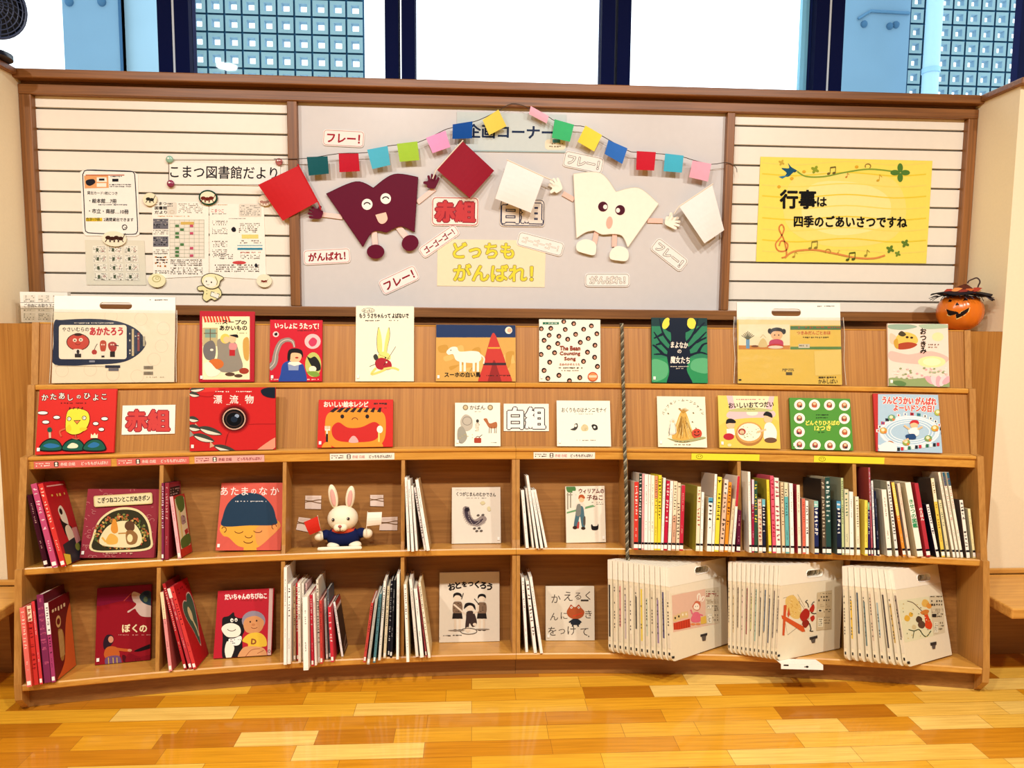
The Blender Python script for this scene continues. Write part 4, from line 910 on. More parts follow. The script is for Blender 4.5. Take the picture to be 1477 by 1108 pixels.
def art(p):
    p.use(*A_); p.blob([(1020, 545), (1100, 548), (1160, 552), (1150, 570), (1060, 575), (1020, 565)], '#d63a34'); p.line([(1040, 590), (1120, 600), (1160, 570), (1200, 560)], 3, '#8f1a1c', True); p.line([(1200, 850), (1220, 790), (1300, 750), (1470, 745)], 3, '#8f1a1c', True); p.line([(1190, 900), (1215, 800)], 3, '#8f1a1c')
    for ch, x in (('漂', 1160), ('流', 1246), ('物', 1328)): p.txt(ch, x, 613, 46, '#ead9cc', .02)
    p.marks(1148, 568, 1340, 579, '#e7d6c8', 1, .75, 11); p.marks(1205, 638, 1285, 645, '#e0b8a8', 1, .7, 6)
    for k in range(5): p.ell(1249, 716, 84-k*4, 78-k*4, ['#a81f20', '#94191b', '#7d1618', '#641416', '#4c1214'][k])
    p.ell(1247, 718, 62, 58, '#c9a088'); p.ell(1247, 718, 56, 52, '#14100f'); p.ell(1247, 719, 46, 42, '#3a2a26'); p.ell(1247, 720, 40, 36, '#0b0c10'); p.ell(1262, 702, 12, 10, '#8a9ab0'); p.ell(1247, 720, 18, 16, '#1c2634')
    def fish(x, y, l, h, a, c='#8f8c7c'):
        ca, sa = math.cos(a), math.sin(a); R = lambda u, v: (x+u*ca-v*sa, y+u*sa+v*ca)
        p.blob([R(-l*.5, 0), R(-l*.2, -h*.5), R(l*.2, -h*.45), R(l*.5, 0), R(l*.2, h*.45), R(-l*.2, h*.5)], '#3c4038'); p.blob([R(-l*.42, h*.1), R(-l*.1, h*.02), R(l*.25, h*.02), R(l*.45, h*.06), R(l*.15, h*.4), R(-l*.15, h*.45)], '#d9d0bc'); p.poly([R(-l*.45, 0), R(-l*.68, -h*.5), R(-l*.62, h*.5)], '#c79a7a' if c != '#8f8c7c' else c); p.ell(*R(l*.38, -h*.08), 3, 3, '#111')
    fish(1120, 782, 130, 38, .28, '#a'); fish(1085, 820, 120, 38, .3); fish(1200, 878, 130, 34, .28, '#a'); fish(1050, 560, 80, 28, -.1); fish(1030, 720, 60, 30, .2); fish(1035, 766, 70, 34, .2); fish(1034, 588, 60, 26, .2)
    p.blob([(1395, 560), (1470, 548), (1476, 600), (1440, 605), (1400, 590)], '#17202c'); p.blob([(1360, 895), (1420, 845), (1476, 815), (1476, 860), (1420, 895)], '#d98f72')
fbook('red picture book with a round dark lens and silver fish', (273.5, 653.5), (397.5, 651.5), 559, 2, '#c02626', art, t=.013, lean=.12, dbase=.153)
def art(p):
    p.use(*B_); p.txt('おいしい絵本レシピ', 440, 566, 31, '#efd9c4', .04, 0, width=235); p.marks(588, 556, 660, 576, '#3a1a14', 1, .95, 14); p.marks(615, 583, 660, 590, '#5a2a1a', 1, .8, 7)
    p.blob([(345, 615), (420, 592), (500, 586), (580, 592), (640, 615), (652, 680), (640, 760), (580, 800), (400, 800), (340, 760), (328, 680)], '#dd8a26')
    for k in range(8): p.poly([(352+k*36, 606), (380+k*34, 584), (404+k*32, 584), (372+k*36, 610)], '#221512')
    p.ell(420, 631, 10, 11, '#1c120e'); p.ell(553, 631, 10, 11, '#1c120e'); p.ring(487, 650, 15, 12, 4, '#6a3014', PI, 2*PI)
    p.blob([(365, 690), (400, 662), (450, 690), (520, 688), (590, 660), (625, 690), (612, 740), (560, 765), (420, 765), (372, 740)], '#bf241e'); p.blob([(455, 768), (470, 738), (490, 738), (505, 768)], '#e3a29a')
    p.rect(333, 720, 344, 775, '#1c1614'); p.rect(335, 700, 342, 724, '#efe4d0')
    for x in (329, 337, 345, 353): p.rect(x-2, 682, x+2, 704, '#efe4d0')
    p.rect(328, 700, 355, 706, '#efe4d0'); p.ell(620, 700, 16, 20, '#efe4d0'); p.rect(611, 716, 619, 770, '#e6cf6a'); p.blob([(312, 790), (330, 768), (355, 775), (362, 810), (315, 810)], '#dd8a26'); p.blob([(592, 780), (612, 766), (635, 780), (632, 810), (592, 810)], '#dd8a26')
fbook('red picture book with a big orange face, mouth wide open, holding fork and spoon', (457.5, 649), (566.5, 648), 576.5, 2, '#c8281f', art)
def art(p):
    p.use(*B_); p.txt('かばん', 1140, 583, 25, '#3a322a', .02, 0, width=82); p.marks(1125, 603, 1160, 609, '#6a6054', 1, .8, 6)
    for x in (1076, 1208): p.ell(x, 583, 15, 15, '#8a7a5c'); p.ell(x, 583, 9, 9, '#c8b486')
    p.blob([(1050, 650), (1075, 620), (1110, 640), (1112, 690), (1080, 710), (1055, 690)], '#b5aa96'); p.ring(1085, 655, 24, 22, 3, '#7a7264'); p.blob([(1035, 700), (1062, 685), (1085, 740), (1060, 775), (1035, 760)], '#9a9482')
    p.ell(1140, 655, 8, 9, '#3a342c'); p.poly([(1130, 664), (1150, 664), (1146, 710), (1134, 710)], '#d8c8ae'); p.marks(1128, 664, 1152, 712, '#8a7c68', 6, .3, 6)
    p.blob([(1172, 645), (1190, 642), (1205, 668), (1240, 660), (1242, 690), (1205, 692), (1185, 665)], '#a8643a')
    for x in (1204, 1214, 1232, 1241): p.line([(x, 686), (x-2, 720)], 3, '#6a3a20')
    p.rrect(1122, 745, 1160, 772, 5, '#a23c26'); p.ring(1141, 745, 9, 8, 3, '#5a2a1c', PI, 2*PI); p.line([(1150, 740), (1165, 728)], 3, '#222'); p.marks(1040, 725, 1115, 750, '#b0a070', 3, .25, 14); p.marks(1045, 768, 1070, 774, '#6a6054', 1, .8, 6); p.marks(1210, 768, 1242, 774, '#6a6054', 1, .8, 6)
fbook('small cream picture book with sketched animals and a red bag, near the white card', (656, 646), (722, 646), 581, 2, '#f0e7cf', art)
def art(p):
    p.use(*C_); p.txt('おくりものはナンニモナイ', 378, 596, 27, '#25211c', .012, 0, width=238); p.marks(330, 615, 425, 621, '#8a8070', 1, .8, 6)
    p.blob([(305, 700), (325, 690), (328, 672), (342, 668), (345, 688), (330, 705)], '#3a3630'); p.ell(334, 680, 6, 7, '#efe7d2'); p.blob([(362, 690), (378, 672), (398, 682), (398, 705), (370, 708)], '#cdbb8c'); p.marks(365, 678, 396, 706, '#a8966a', 4, .3, 8); p.blob([(418, 678), (430, 672), (448, 680), (450, 700), (432, 704), (422, 692)], '#26221e'); p.ell(434, 688, 6, 6, '#efe7d2'); p.marks(322, 755, 440, 763, '#6a6256', 1, .6, 8)
fbook('plain cream picture book with three tiny sketches, next to the white outlined card', (803.5, 646), (881.5, 646), 578, 2, '#f3ead2', art)
def art(p):
    p.use(*C_)
    for i, ch in enumerate('パンプキン・ムーンシャイン'):
        a = PI*1.12+i*(PI*.76/12); p.txt(ch, 905+112*math.cos(a), 655+112*math.sin(a)*1.0, 16, '#4a3a26', .02, a+PI/2)
    p.blob([(850, 755), (872, 660), (895, 605), (918, 605), (945, 680), (965, 755)], '#cfa24a')
    rr = random.Random(4)
    for k in range(46):
        x = 860+rr.random()*95; y = 750-rr.random()*60; p.line([(x, y), (905+(x-905)*.45, y-60)], 2, rr.choice(['#8a6426', '#e8cc82', '#b98734']))
    for k in range(10): p.line([(905, 612), (880+k*6, 585+rr.random()*14)], 2.5, '#b98734')
    p.ell(850, 655, 13, 14, '#dcd3be'); p.blob([(835, 668), (860, 668), (868, 720), (830, 722)], '#e6dec8'); p.line([(835, 690), (830, 735)], 2, '#5a5040'); p.line([(838, 668), (828, 720), (866, 722), (862, 668)], 2, '#5a5040'); p.ell(852, 658, 6, 7, SK)
    p.ell(978, 722, 27, 26, '#c2452c'); p.line([(976, 697), (972, 690)], 4, '#5a6a2a'); p.ell(968, 714, 4, 4, '#2a1410'); p.ell(986, 713, 4, 4, '#2a1410'); p.ring(978, 722, 14, 11, 4, '#2a1410', .2, PI-.2); p.blob([(820, 745), (900, 760), (1000, 740), (1020, 748), (900, 770)], '#a3a06a')
    for x, y in ((826, 615), (960, 612), (955, 660), (888, 590)): p.ell(x, y, 5, 2.5, '#5a4a30', .6)
    p.marks(862, 762, 942, 770, '#5a5040', 1, .7, 8); p.marks(858, 778, 955, 786, '#5a5040', 1, .7, 7)
fbook('cream picture book with a golden corn stook and a red pumpkin', (949.5, 647.5), (1020, 648), 572, 2, '#efe6c6', art)
def art(p):
    p.use(*D_); p.poly([(148, 528), (362, 530), (350, 600), (165, 604)], '#e5b9b6'); p.poly([(175, 528), (340, 530), (322, 596), (190, 600)], '#ecdcae'); p.blob([(160, 600), (250, 585), (350, 592), (358, 625), (250, 640), (158, 630)], '#e0b9b4'); p.ell(263, 606, 26, 12, '#efe0c0')
    p.blob([(120, 660), (260, 628), (390, 650), (392, 775), (120, 772)], '#e3bf52'); p.blob([(170, 590), (250, 582), (340, 590), (340, 600), (170, 600)], '#b9b878')
    p.txt('おいしいおてつだい', 258, 570, 26, '#1f1c18', .035, -.03, width=200); p.marks(192, 543, 318, 552, '#c9666a', 1, .6, 10); p.marks(230, 588, 278, 594, '#3a342c', 1, .8, 6)
    p.ell(250, 702, 62, 52, '#a9743a'); p.ell(250, 694, 60, 48, '#c99550'); p.ell(250, 692, 52, 40, '#efe4c4'); p.ell(217, 690, 17, 15, '#a2362c'); p.ell(217, 692, 11, 9, '#d8b48a')
    rr = random.Random(8)
    for k in range(26): p.ell(212+rr.random()*78, 665+rr.random()*52, 2, 1.5, '#7a8a50')
    p.ell(166, 658, 20, 20, SK); p.blob([(146, 655), (150, 636), (170, 632), (188, 642), (186, 652), (160, 652)], '#1c1816'); p.poly([(148, 678), (182, 676), (186, 705), (150, 706)], '#eee6d2'); p.ell(158, 712, 24, 15, '#b32430')
    p.ell(334, 632, 20, 22, SK); p.blob([(312, 616), (325, 600), (348, 608), (352, 628), (330, 620)], '#1c1816'); p.blob([(322, 655), (350, 652), (372, 690), (362, 735), (318, 725), (315, 690)], '#f0e8d4'); p.ell(345, 728, 28, 12, '#6a4a34'); p.line([(325, 680), (285, 692)], 9, SK); p.ell(161, 750, 9, 7, '#e6d29a')
fbook('yellow picture book with two children stirring a round wooden bowl', (1038, 650), (1126, 650.5), 571, 2, '#e6c75c', art)
def art(p):
    p.use(*D_); rr = random.Random(11)
    for x, y in [(475, 570), (541, 570), (608, 571), (675, 573), (474, 630), (674, 632), (473, 690), (676, 692), (474, 748), (544, 750), (610, 752), (678, 754)]:
        p.ell(x, y, 24.5, 23.5, '#f0e9d6'); c = rr.choice(['#8a4a34', '#a8603a', '#9a3f3a']); p.blob([(x-10, y+10), (x-12, y-6), (x, y-14), (x+11, y-5), (x+9, y+11)], c); p.ell(x, y-5, 7, 6, SK); p.ell(x+rr.uniform(-6, 6), y+8, 5, 4, rr.choice(['#3a6a4a', '#26303a', '#c8503a']))
    p.marks(548, 612, 605, 620, '#1d2a1a', 1, .9, 8); p.marks(548, 625, 602, 632, '#1d2a1a', 1, .9, 8)
    p.txt('どんぐりひろばの', 577, 651, 22, '#e8df5a', .045, 0, width=150); p.txt('12つき', 577, 674, 22, '#e8df5a', .045, 0, width=72); p.marks(558, 690, 595, 697, '#1d2a1a', 1, .8, 7)
fbook('green picture book with a ring of twelve white circles', (1142, 652.5), (1231, 653.5), 574.5, 2, '#4f8f35', art)
def art(p):
    p.use(*D_); p.rect(825, 522, 1112, 795, '#a9c2cf'); rr = random.Random(2)
    p.ell(965, 690, 135, 72, '#cfd9dc'); p.ell(965, 690, 118, 60, '#a9c2cf')
    for k in range(4): p.ring(968, 690, 130-k*14, 68-k*9, 3, '#eef0ea')
    p.txt('うんどうかい がんばれ', 965, 552, 34, '#c8433a', .04, .03, width=240, outline='#efe2d4', ow=.07); p.txt('よーいドンの日！', 985, 585, 30, '#c8433a', .04, .03, width=180, outline='#efe2d4', ow=.07)
    for k in range(16):
        a = PI*1.05+k*.21; x, y = 968+145*math.cos(a), 700+105*math.sin(a)*.85
        if k < 15: p.poly([(x-8, y-7), (x+8, y-5), (x+8, y+7), (x-8, y+6)], rr.choice(['#efe8da', '#c03038', '#22262c', '#3a7a5a', '#efe8da'])); p.rect(x-3, y-4, x+3, y+4, rr.choice(['#c03038', '#22262c', '#2e5a9a']))
    for k in range(13): x = 900+k*16; y = 772-k*2; p.rect(x-6, y-9, x+6, y+6, ['#efe8da', '#22262c', '#c03038', '#efe8da', '#2e6a4a'][k % 5])
    for x, y, c in ((885, 628, '#6a9a72'), (848, 685, '#c89a4a'), (878, 745, '#b0682e'), (1092, 605, '#a8b04a'), (1078, 675, '#c8a03a'), (1048, 720, '#7a9a5a'), (950, 738, '#8aa04a')): p.ell(x, y, 17, 14, c); p.ell(x-2, y-3, 8, 7, '#ecd9ae'); p.ell(x+8, y+8, 6, 5, '#d87a3a')
    p.blob([(830, 755), (870, 735), (905, 752), (900, 785), (840, 788)], '#efe9dc')
    p.ell(985, 660, 17, 17, SK); p.blob([(965, 655), (975, 640), (1000, 640), (1006, 656), (985, 650)], '#c02e34'); p.blob([(960, 680), (1000, 672), (1004, 706), (970, 706)], '#f2ecdf'); p.blob([(948, 705), (985, 700), (992, 722), (955, 722)], '#24446e'); p.line([(965, 680), (940, 662)], 8, SK); p.line([(1000, 680), (1022, 668)], 8, SK); p.line([(960, 722), (935, 735)], 8, SK)
fbook('pale blue picture book of a running child on a race track with red title', (1264, 656), (1359.5, 657), 568.5, 2, '#b9322e', art, spine='#b9322e')
# ---- team cards fixed to the second ledge back
for (x0, y0, x1, y1), st, col, out, lab in (((174.5, 584.5, 251.5, 626.5), '赤組', '#c4403c', '#8d2430', 'white card with red characters on the ledge back between two red picture books'),
                                 ((726.5, 582.5, 792, 622), '白組', '#f3ecdf', '#2a2a30', 'white card with outlined characters on the ledge back between two cream picture books')):
    mt, w, h = stand((x0, 0), (x1, 0), y1, 2, .003, .2285, .1165)
    base = mt.copy(); h2 = bis(lambda h_: proj(mt @ Vector((w/2, 0, h_)))[1]-y0, .02, .4)
    mt.translation = mt @ Vector((0, 0, h)); h = h2-h
    m = MB(); m.box((0, 0, 0), (w, .002, h), M('#f1e7d6', .4), bev=.0005)
    inv = mt.inverted(); nn = mt.to_3x3() @ Vector((0, -1, 0)); q0 = mt.translation.copy()
    p = Pr(m, lambda a, b: (lambda q: (q.x, q.z))(inv @ on_plane(a, b, q0, nn)), lambda u, v, L: (u, -L, v))
    p.txt(st, (x0+x1)/2, (y0+y1)/2+1, 30, col, .045, 0, width=(x1-x0)*.8, outline=out, ow=.045)
    tag(m.build('team_card', mat=mt), lab, 'card')
# ---- middle row
def art(p):
    p.use(*E_); rr = random.Random(6)
    for k in range(60):
        x, y = 520+rr.random()*480, 340+rr.random()*460; a = rr.random()*3
        if rr.random() < .5: p.ring(x, y, 14, 9, 2.5, '#c9807a', a, a+4.5, 10)
        else: p.line([(x, y), (x+14*math.cos(a), y+14*math.sin(a))], 2.5, '#c9807a')
    p.blob([(590, 735), (600, 640), (640, 540), (720, 475), (810, 455), (900, 475), (960, 540), (982, 640), (970, 725), (780, 745)], '#dccb96'); q = [(604, 728), (614, 640), (650, 548), (725, 488), (810, 470), (895, 488), (948, 550), (968, 640), (958, 715), (780, 732)]; p.blob(q, '#33301e')
    for k in range(150):
        a = rr.random()*2*PI; r = .72+rr.random()*.24; x, y = 786+182*r*math.cos(a), 640+(145 if math.sin(a) < 0 else 92)*r*math.sin(a); p.ell(x, y, 9, 6, rr.choice(['#7a8040', '#a34a2e', '#c2a35a', '#4a5a30', '#b8683a', '#8a6a30']), rr.random()*3)
    p.blob([(650, 690), (690, 590), (780, 545), (870, 560), (920, 640), (900, 705), (780, 715)], '#dccf9e')
    p.blob([(722, 600), (730, 550), (745, 530), (760, 552), (768, 610), (742, 625)], '#d08a34'); p.blob([(690, 670), (720, 625), (765, 650), (760, 690), (705, 695)], '#d8a548'); p.line([(665, 650), (690, 680)], 12, '#d8a548')
    p.blob([(812, 585), (820, 552), (850, 545), (872, 560), (872, 600), (840, 612)], '#5a3c28'); p.blob([(820, 615), (860, 605), (895, 640), (880, 690), (828, 690)], '#8a6238'); p.ell(845, 655, 18, 26, '#e0cf98'); p.line([(770, 625), (825, 622)], 8, '#b07a3a')
    p.rrect(612, 372, 990, 444, 12, '#cdbb80', -.06); p.rrect(620, 378, 982, 438, 10, '#ded0a0', -.06); p.txt('こぎつねコンとこだぬきポン', 806, 404, 36, '#2a2018', .03, -.055, width=335); p.marks(690, 748, 885, 760, '#c9a88a', 1, .6, 11)
fbook('dark pink picture book with fox and raccoon dog in a wreath of flowers', (115, 809.5), (222, 806), 705.5, 4, '#8d2f3a', art, t=.012, lean=.30)
def art(p):
    p.use(*F_)
    for k in range(8): p.poly([(410, 200), (520+k*34, 200), (410, 330+k*36)], ['#cf5a4a', '#cc564a', '#c9524b', '#c64e4c', '#c34b4d', '#c0484e', '#be454f', '#bb4350'][7-k])
    p.blob([(432, 450), (480, 420), (700, 420), (740, 410), (756, 440), (730, 470), (700, 500), (640, 550), (590, 555), (530, 545), (480, 500), (450, 490)], '#e2a13a'); p.blob([(560, 560), (560, 540), (620, 540), (622, 590), (560, 590)], '#e2a13a'); p.blob([(640, 440), (735, 420), (752, 445), (700, 500), (640, 545), (620, 480)], '#df9350')
    p.blob([(450, 440), (448, 390), (475, 320), (530, 272), (590, 262), (655, 275), (710, 330), (730, 390), (728, 432), (590, 436)], '#22384c')
    for i, ch in enumerate('あたまのなか'): p.txt(ch, (455, 512, 566, 613, 664, 726)[i], 253, 48 if ch != 'の' else 32, '#f0dcd0', .01)
    p.marks(515, 304, 680, 314, '#d8d2cc', 1, .65, 9); p.ring(534, 465, 22, 12, 3.5, '#5a2a1a', .1, PI-.1); p.ring(635, 462, 22, 12, 3.5, '#5a2a1a', .1, PI-.1); p.ring(586, 492, 18, 10, 3.5, '#5a2a1a', -.4, PI+.2); p.ring(584, 518, 24, 12, 4, '#5a2a1a', .1, PI-.1); p.ring(455, 458, 12, 14, 3.5, '#5a2a1a', PI*1.1, PI*2.5); p.ring(722, 442, 12, 14, 3.5, '#5a2a1a', PI*.6, PI*2)
fbook('pink and orange picture book with a sleeping face under a dark blue dome of hair', (311, 797.5), (405, 795), 696.5, 4, '#cf5a4a', art, t=.012)
def art(p):
    p.use(*G_); p.txt('くつがじまんのむかでさん', 520, 300, 25, '#26201c', .025, .02, width=232); p.marks(398, 272, 470, 278, '#8a8070', 1, .7, 6); p.marks(462, 320, 590, 328, '#4a443c', 1, .7, 7)
    rr = random.Random(9); body = smooth([(462, 390), (468, 425), (488, 458), (518, 470), (545, 458), (560, 445)], False, 6)
    for x, y in body[::1]: p.ell(x, y, 22, 19, '#8f8078', rr.random())
    p.line([(462, 390), (468, 425), (488, 458), (518, 470), (545, 458), (560, 445)], [24, 26, 24, 20, 14, 8], '#3f343c', True)
    for x, y in body[::2]: p.line([(x-16, y+10), (x-24, y+16)], 3, '#a89a90'); p.line([(x+10, y+14), (x+14, y+22)], 3, '#a89a90')
    p.ell(466, 390, 14, 12, '#2a2026'); p.line([(460, 382), (455, 372)], 2.5, '#2a2026'); p.line([(472, 382), (478, 374)], 2.5, '#2a2026')
    for x, y in ((532, 424), (560, 422), (510, 502), (538, 500), (524, 517), (550, 516)): p.ell(x, y, 9, 6, '#5a5048', -.2)
    p.blob([(545, 348), (562, 340), (574, 352), (556, 362)], '#cdbf92'); p.blob([(585, 378), (600, 372), (606, 395), (592, 398)], '#cdbf92')
fbook('light grey picture book with a dark curling centipede and tiny shoes', (651.5, 785.5), (722.5, 784.5), 703, 4, '#dcd0bc', art, sticker='right')
def art(p):
    p.use(*G_); p.blob([(1055, 250), (1100, 250), (1110, 275), (1090, 290), (1060, 285)], '#4f7a44'); p.rect(1058, 290, 1066, 390, '#9a927e'); p.rect(1075, 288, 1083, 380, '#9a927e'); p.rect(1056, 300, 1112, 306, '#9a927e'); p.poly([(1056, 405), (1210, 362), (1225, 372), (1056, 415)], '#6f9a6a'); p.poly([(1090, 280), (1110, 280), (1110, 370), (1090, 378)], '#e2d8c4')
    p.txt('ウィリアムの', 1202, 280, 30, '#6a2a20', .03, 0, width=148); p.txt('子ねこ', 1222, 319, 32, '#6a2a20', .03, 0, width=92); p.marks(1190, 345, 1270, 353, '#3a342c', 1, .7, 7); p.marks(1232, 356, 1272, 362, '#3a342c', 1, .7, 6)
    p.ell(1144, 330, 16, 17, SK); p.blob([(1126, 328), (1130, 306), (1150, 302), (1164, 318), (1158, 326), (1140, 318)], '#b0562e'); p.blob([(1118, 352), (1150, 348), (1165, 370), (1158, 390), (1112, 388), (1108, 366)], '#ded2bc'); p.blob([(1116, 375), (1150, 372), (1160, 420), (1164, 490), (1146, 492), (1134, 430), (1118, 490), (1098, 488), (1108, 420)], '#4a6a72'); p.blob([(1116, 365), (1138, 362), (1138, 420), (1112, 425)], '#7a7a70'); p.ell(1105, 497, 14, 10, '#3a2a22'); p.ell(1154, 501, 13, 9, '#3a2a22'); p.blob([(1120, 470), (1130, 462), (1128, 500), (1116, 498)], '#b0463e'); p.blob([(1155, 440), (1166, 432), (1166, 480), (1154, 480)], '#5a5044')
    p.blob([(1200, 482), (1206, 478), (1214, 488), (1236, 486), (1242, 474), (1244, 490), (1238, 510), (1206, 510)], '#1f1c1a')
fbook('narrow cream picture book with a child in overalls and a small black cat', (817, 784), (874, 783.5), 701.5, 4, '#e8dcc4', art, sticker='right')
# ---- bottom row
def art(p):
    p.use(*H_); p.blob([(620, 215), (980, 200), (980, 330), (800, 300), (620, 330)], '#7c1430'); p.blob([(850, 260), (865, 240), (905, 255), (960, 300), (1000, 330), (1000, 395), (920, 400), (885, 370), (870, 350), (830, 375), (825, 365), (860, 345), (880, 320), (860, 300)], '#cbb2a2'); p.ell(868, 268, 18, 12, '#c9a08c'); p.blob([(900, 275), (925, 240), (965, 235), (1000, 270), (1000, 330), (930, 315)], '#2b3d4a'); p.ell(940, 290, 14, 18, '#5a6a4a'); p.ell(945, 250, 20, 16, '#1f2a44'); p.line([(848, 250), (800, 300)], 5, '#b9463a')
    for i, ch in enumerate('ぼくの'): p.txt(ch, 815+i*55, 476, 54, '#ead9a8', .035, -.03)
    p.line([(990, 450), (975, 495)], 8, '#ead9a8'); p.marks(765, 515, 980, 526, '#c9867a', 1, .7, 10)
    p.blob([(668, 560), (690, 520), (725, 522), (735, 550), (722, 580), (700, 600), (672, 610)], '#2c1a24'); p.ell(716, 548, 17, 22, '#c98a6a'); p.blob([(685, 605), (720, 592), (760, 605), (770, 660), (700, 680), (672, 650)], '#b85a26'); p.line([(740, 608), (800, 616), (845, 620)], 18, '#b85a26'); p.ell(838, 618, 14, 9, '#c98a6a'); p.blob([(685, 665), (770, 655), (778, 720), (690, 720)], '#6a4a6a')
    for x in (700, 730, 755): p.line([(x, 665), (x+3, 715)], 5, '#c8a83a')
    p.blob([(870, 620), (980, 575), (980, 600), (900, 625)], '#1a1014'); p.blob([(790, 650), (812, 655), (818, 690), (795, 690)], '#4a1018'); p.blob([(830, 640), (900, 660), (980, 650), (980, 715), (820, 715)], '#7a0f1c'); p.marks(850, 672, 975, 690, '#3a0a10', 2, .35, 12)
fbook('dark red picture book with a flying figure and a child reaching out, behind the divider', (136.7, 960.5), (216.5, 953), 846, 5, '#8c1520', art, t=.011)
def art(p):
    p.use(*I_); p.txt('だいちゃんのちびねこ', 237, 262, 37, '#efdfd0', .04, -.03, width=262); p.marks(205, 285, 350, 296, '#8a1a1c', 1, .7, 9)
    p.blob([(88, 430), (95, 395), (130, 385), (160, 362), (170, 388), (205, 400), (228, 392), (222, 440), (228, 480), (215, 515), (215, 600), (190, 655), (95, 655), (92, 520)], '#1c1819'); p.blob([(85, 470), (105, 440), (150, 430), (195, 450), (205, 490), (180, 515), (120, 515)], '#ece0c8'); p.ell(150, 412, 10, 12, '#efe6d0'); p.ell(176, 410, 9, 11, '#efe6d0'); p.ell(152, 414, 4, 5, '#111'); p.ell(176, 412, 4, 5, '#111'); p.ring(148, 465, 26, 14, 4, '#1c1819', .2, PI-.2); p.blob([(130, 530), (165, 525), (205, 510), (210, 535), (190, 568), (140, 565)], '#efe6d8'); p.marks(140, 530, 205, 562, '#3a4a3a', 3, .4, 12); p.blob([(105, 600), (120, 545), (150, 560), (165, 590), (140, 655), (118, 655)], '#ece0c8')
    p.ell(286, 415, 74, 62, '#8d8088'); p.blob([(222, 440), (240, 400), (300, 385), (345, 410), (350, 440), (330, 480), (290, 495), (240, 485)], '#c98a56'); p.ell(265, 422, 5, 6, '#2a1a12'); p.ell(305, 415, 5, 6, '#2a1a12'); p.ell(285, 440, 12, 8, '#b87646'); p.ring(290, 455, 18, 8, 3.5, '#6a3420', .1, PI-.1)
    p.blob([(215, 540), (255, 498), (320, 490), (360, 520), (368, 570), (335, 580), (320, 600), (255, 590), (250, 560)], '#dcb236'); p.txt('D', 287, 546, 32, '#8a4a24', .05, .1); p.blob([(190, 655), (215, 590), (260, 575), (330, 580), (360, 600), (365, 640), (300, 655)], '#cf9460'); p.line([(225, 655), (270, 600), (325, 590)], 4, '#9a5a34', True); p.line([(310, 620), (350, 600)], 4, '#9a5a34')
    p.poly([(384, 212), (408, 210), (395, 640), (372, 640)], '#c8a69a'); p.ring(384, 606, 8, 8, 3, '#2a1a18')
fbook('red picture book with a black and white cat and a child in a yellow shirt', (307.5, 952), (391, 946.5), 850.5, 5, '#b3202c', art, t=.012, sticker=None)
def art(p):
    p.use(*J_)
    for i, ch in enumerate('おとをつくろう'): p.txt(ch, 560+i*33.5, 170-18*math.sin(PI*(i+.3)/6.6)+4, 40 if ch not in 'をつ' else 30, '#1d1716', .05, (i-3)*.09)
    def kid(x, y, s, pig):
        p.ell(x, y-2, 21*s, 19*s, '#ddc9ae'); p.blob([(x-22*s, y), (x-20*s, y-20*s), (x, y-28*s), (x+20*s, y-20*s), (x+22*s, y-2), (x+8*s, y-12*s), (x-10*s, y-12*s)], '#1f1a19')
        p.blob([(x-22*s, y+28*s), (x, y+20*s), (x+24*s, y+28*s), (x+22*s, y+82*s), (x-22*s, y+82*s)], '#7a604a'); p.marks(x-20*s, y+28*s, x+20*s, y+78*s, '#3c2e26', 6, .35, 10); p.poly([(x-24*s, y+82*s), (x+24*s, y+82*s), (x+28*s, y+112*s), (x-28*s, y+112*s)], '#241e1c')
        for k in (-12, 12): p.rect(x+k*s-6*s, y+112*s, x+k*s+6*s, y+172*s, '#d9c5aa'); p.ell(x+k*s, y+174*s, 12*s, 6*s, '#2a2220')
        p.line([(x-20*s, y+35*s), (x+22*s*pig, y+70*s)], 9*s, '#d9c5aa')
    kid(590, 230, 1, 1); kid(720, 235, .95, -1); p.line([(612, 238), (622, 205)], 4, '#2a2220'); p.line([(680, 235), (706, 268)], 4, '#2a2220')
    p.blob([(625, 290), (632, 262), (658, 256), (682, 268), (686, 296), (668, 275), (640, 278)], '#1f1a19'); p.ell(657, 286, 19, 15, '#ddc9ae'); p.blob([(640, 305), (672, 302), (690, 340), (692, 372), (670, 385), (655, 365), (648, 392), (632, 390), (636, 340)], '#3a2c28'); p.line([(636, 318), (610, 300)], 8, '#d9c5aa'); p.line([(674, 312), (700, 300)], 8, '#d9c5aa'); p.ell(645, 400, 12, 14, '#d9c5aa'); p.ell(682, 372, 10, 8, '#d9c5aa'); p.ring(650, 408, 44, 16, 3.5, '#4a3e36'); p.ell(585, 404, 44, 4, '#8a7c6c'); p.ell(722, 398, 40, 4, '#8a7c6c')
    p.marks(515, 428, 556, 438, '#2a2422', 1, .9, 8); p.marks(566, 426, 612, 436, '#2a2422', 1, .9, 8); p.rect(489, 440, 496, 452, '#3a322c'); p.rect(490.5, 441.5, 494.5, 450.5, '#e6dac4')
fbook('grey white picture book with three children playing instruments', (633.5, 926), (720.5, 924.5), 825.5, 5, '#dccfb9', art, sticker=None)
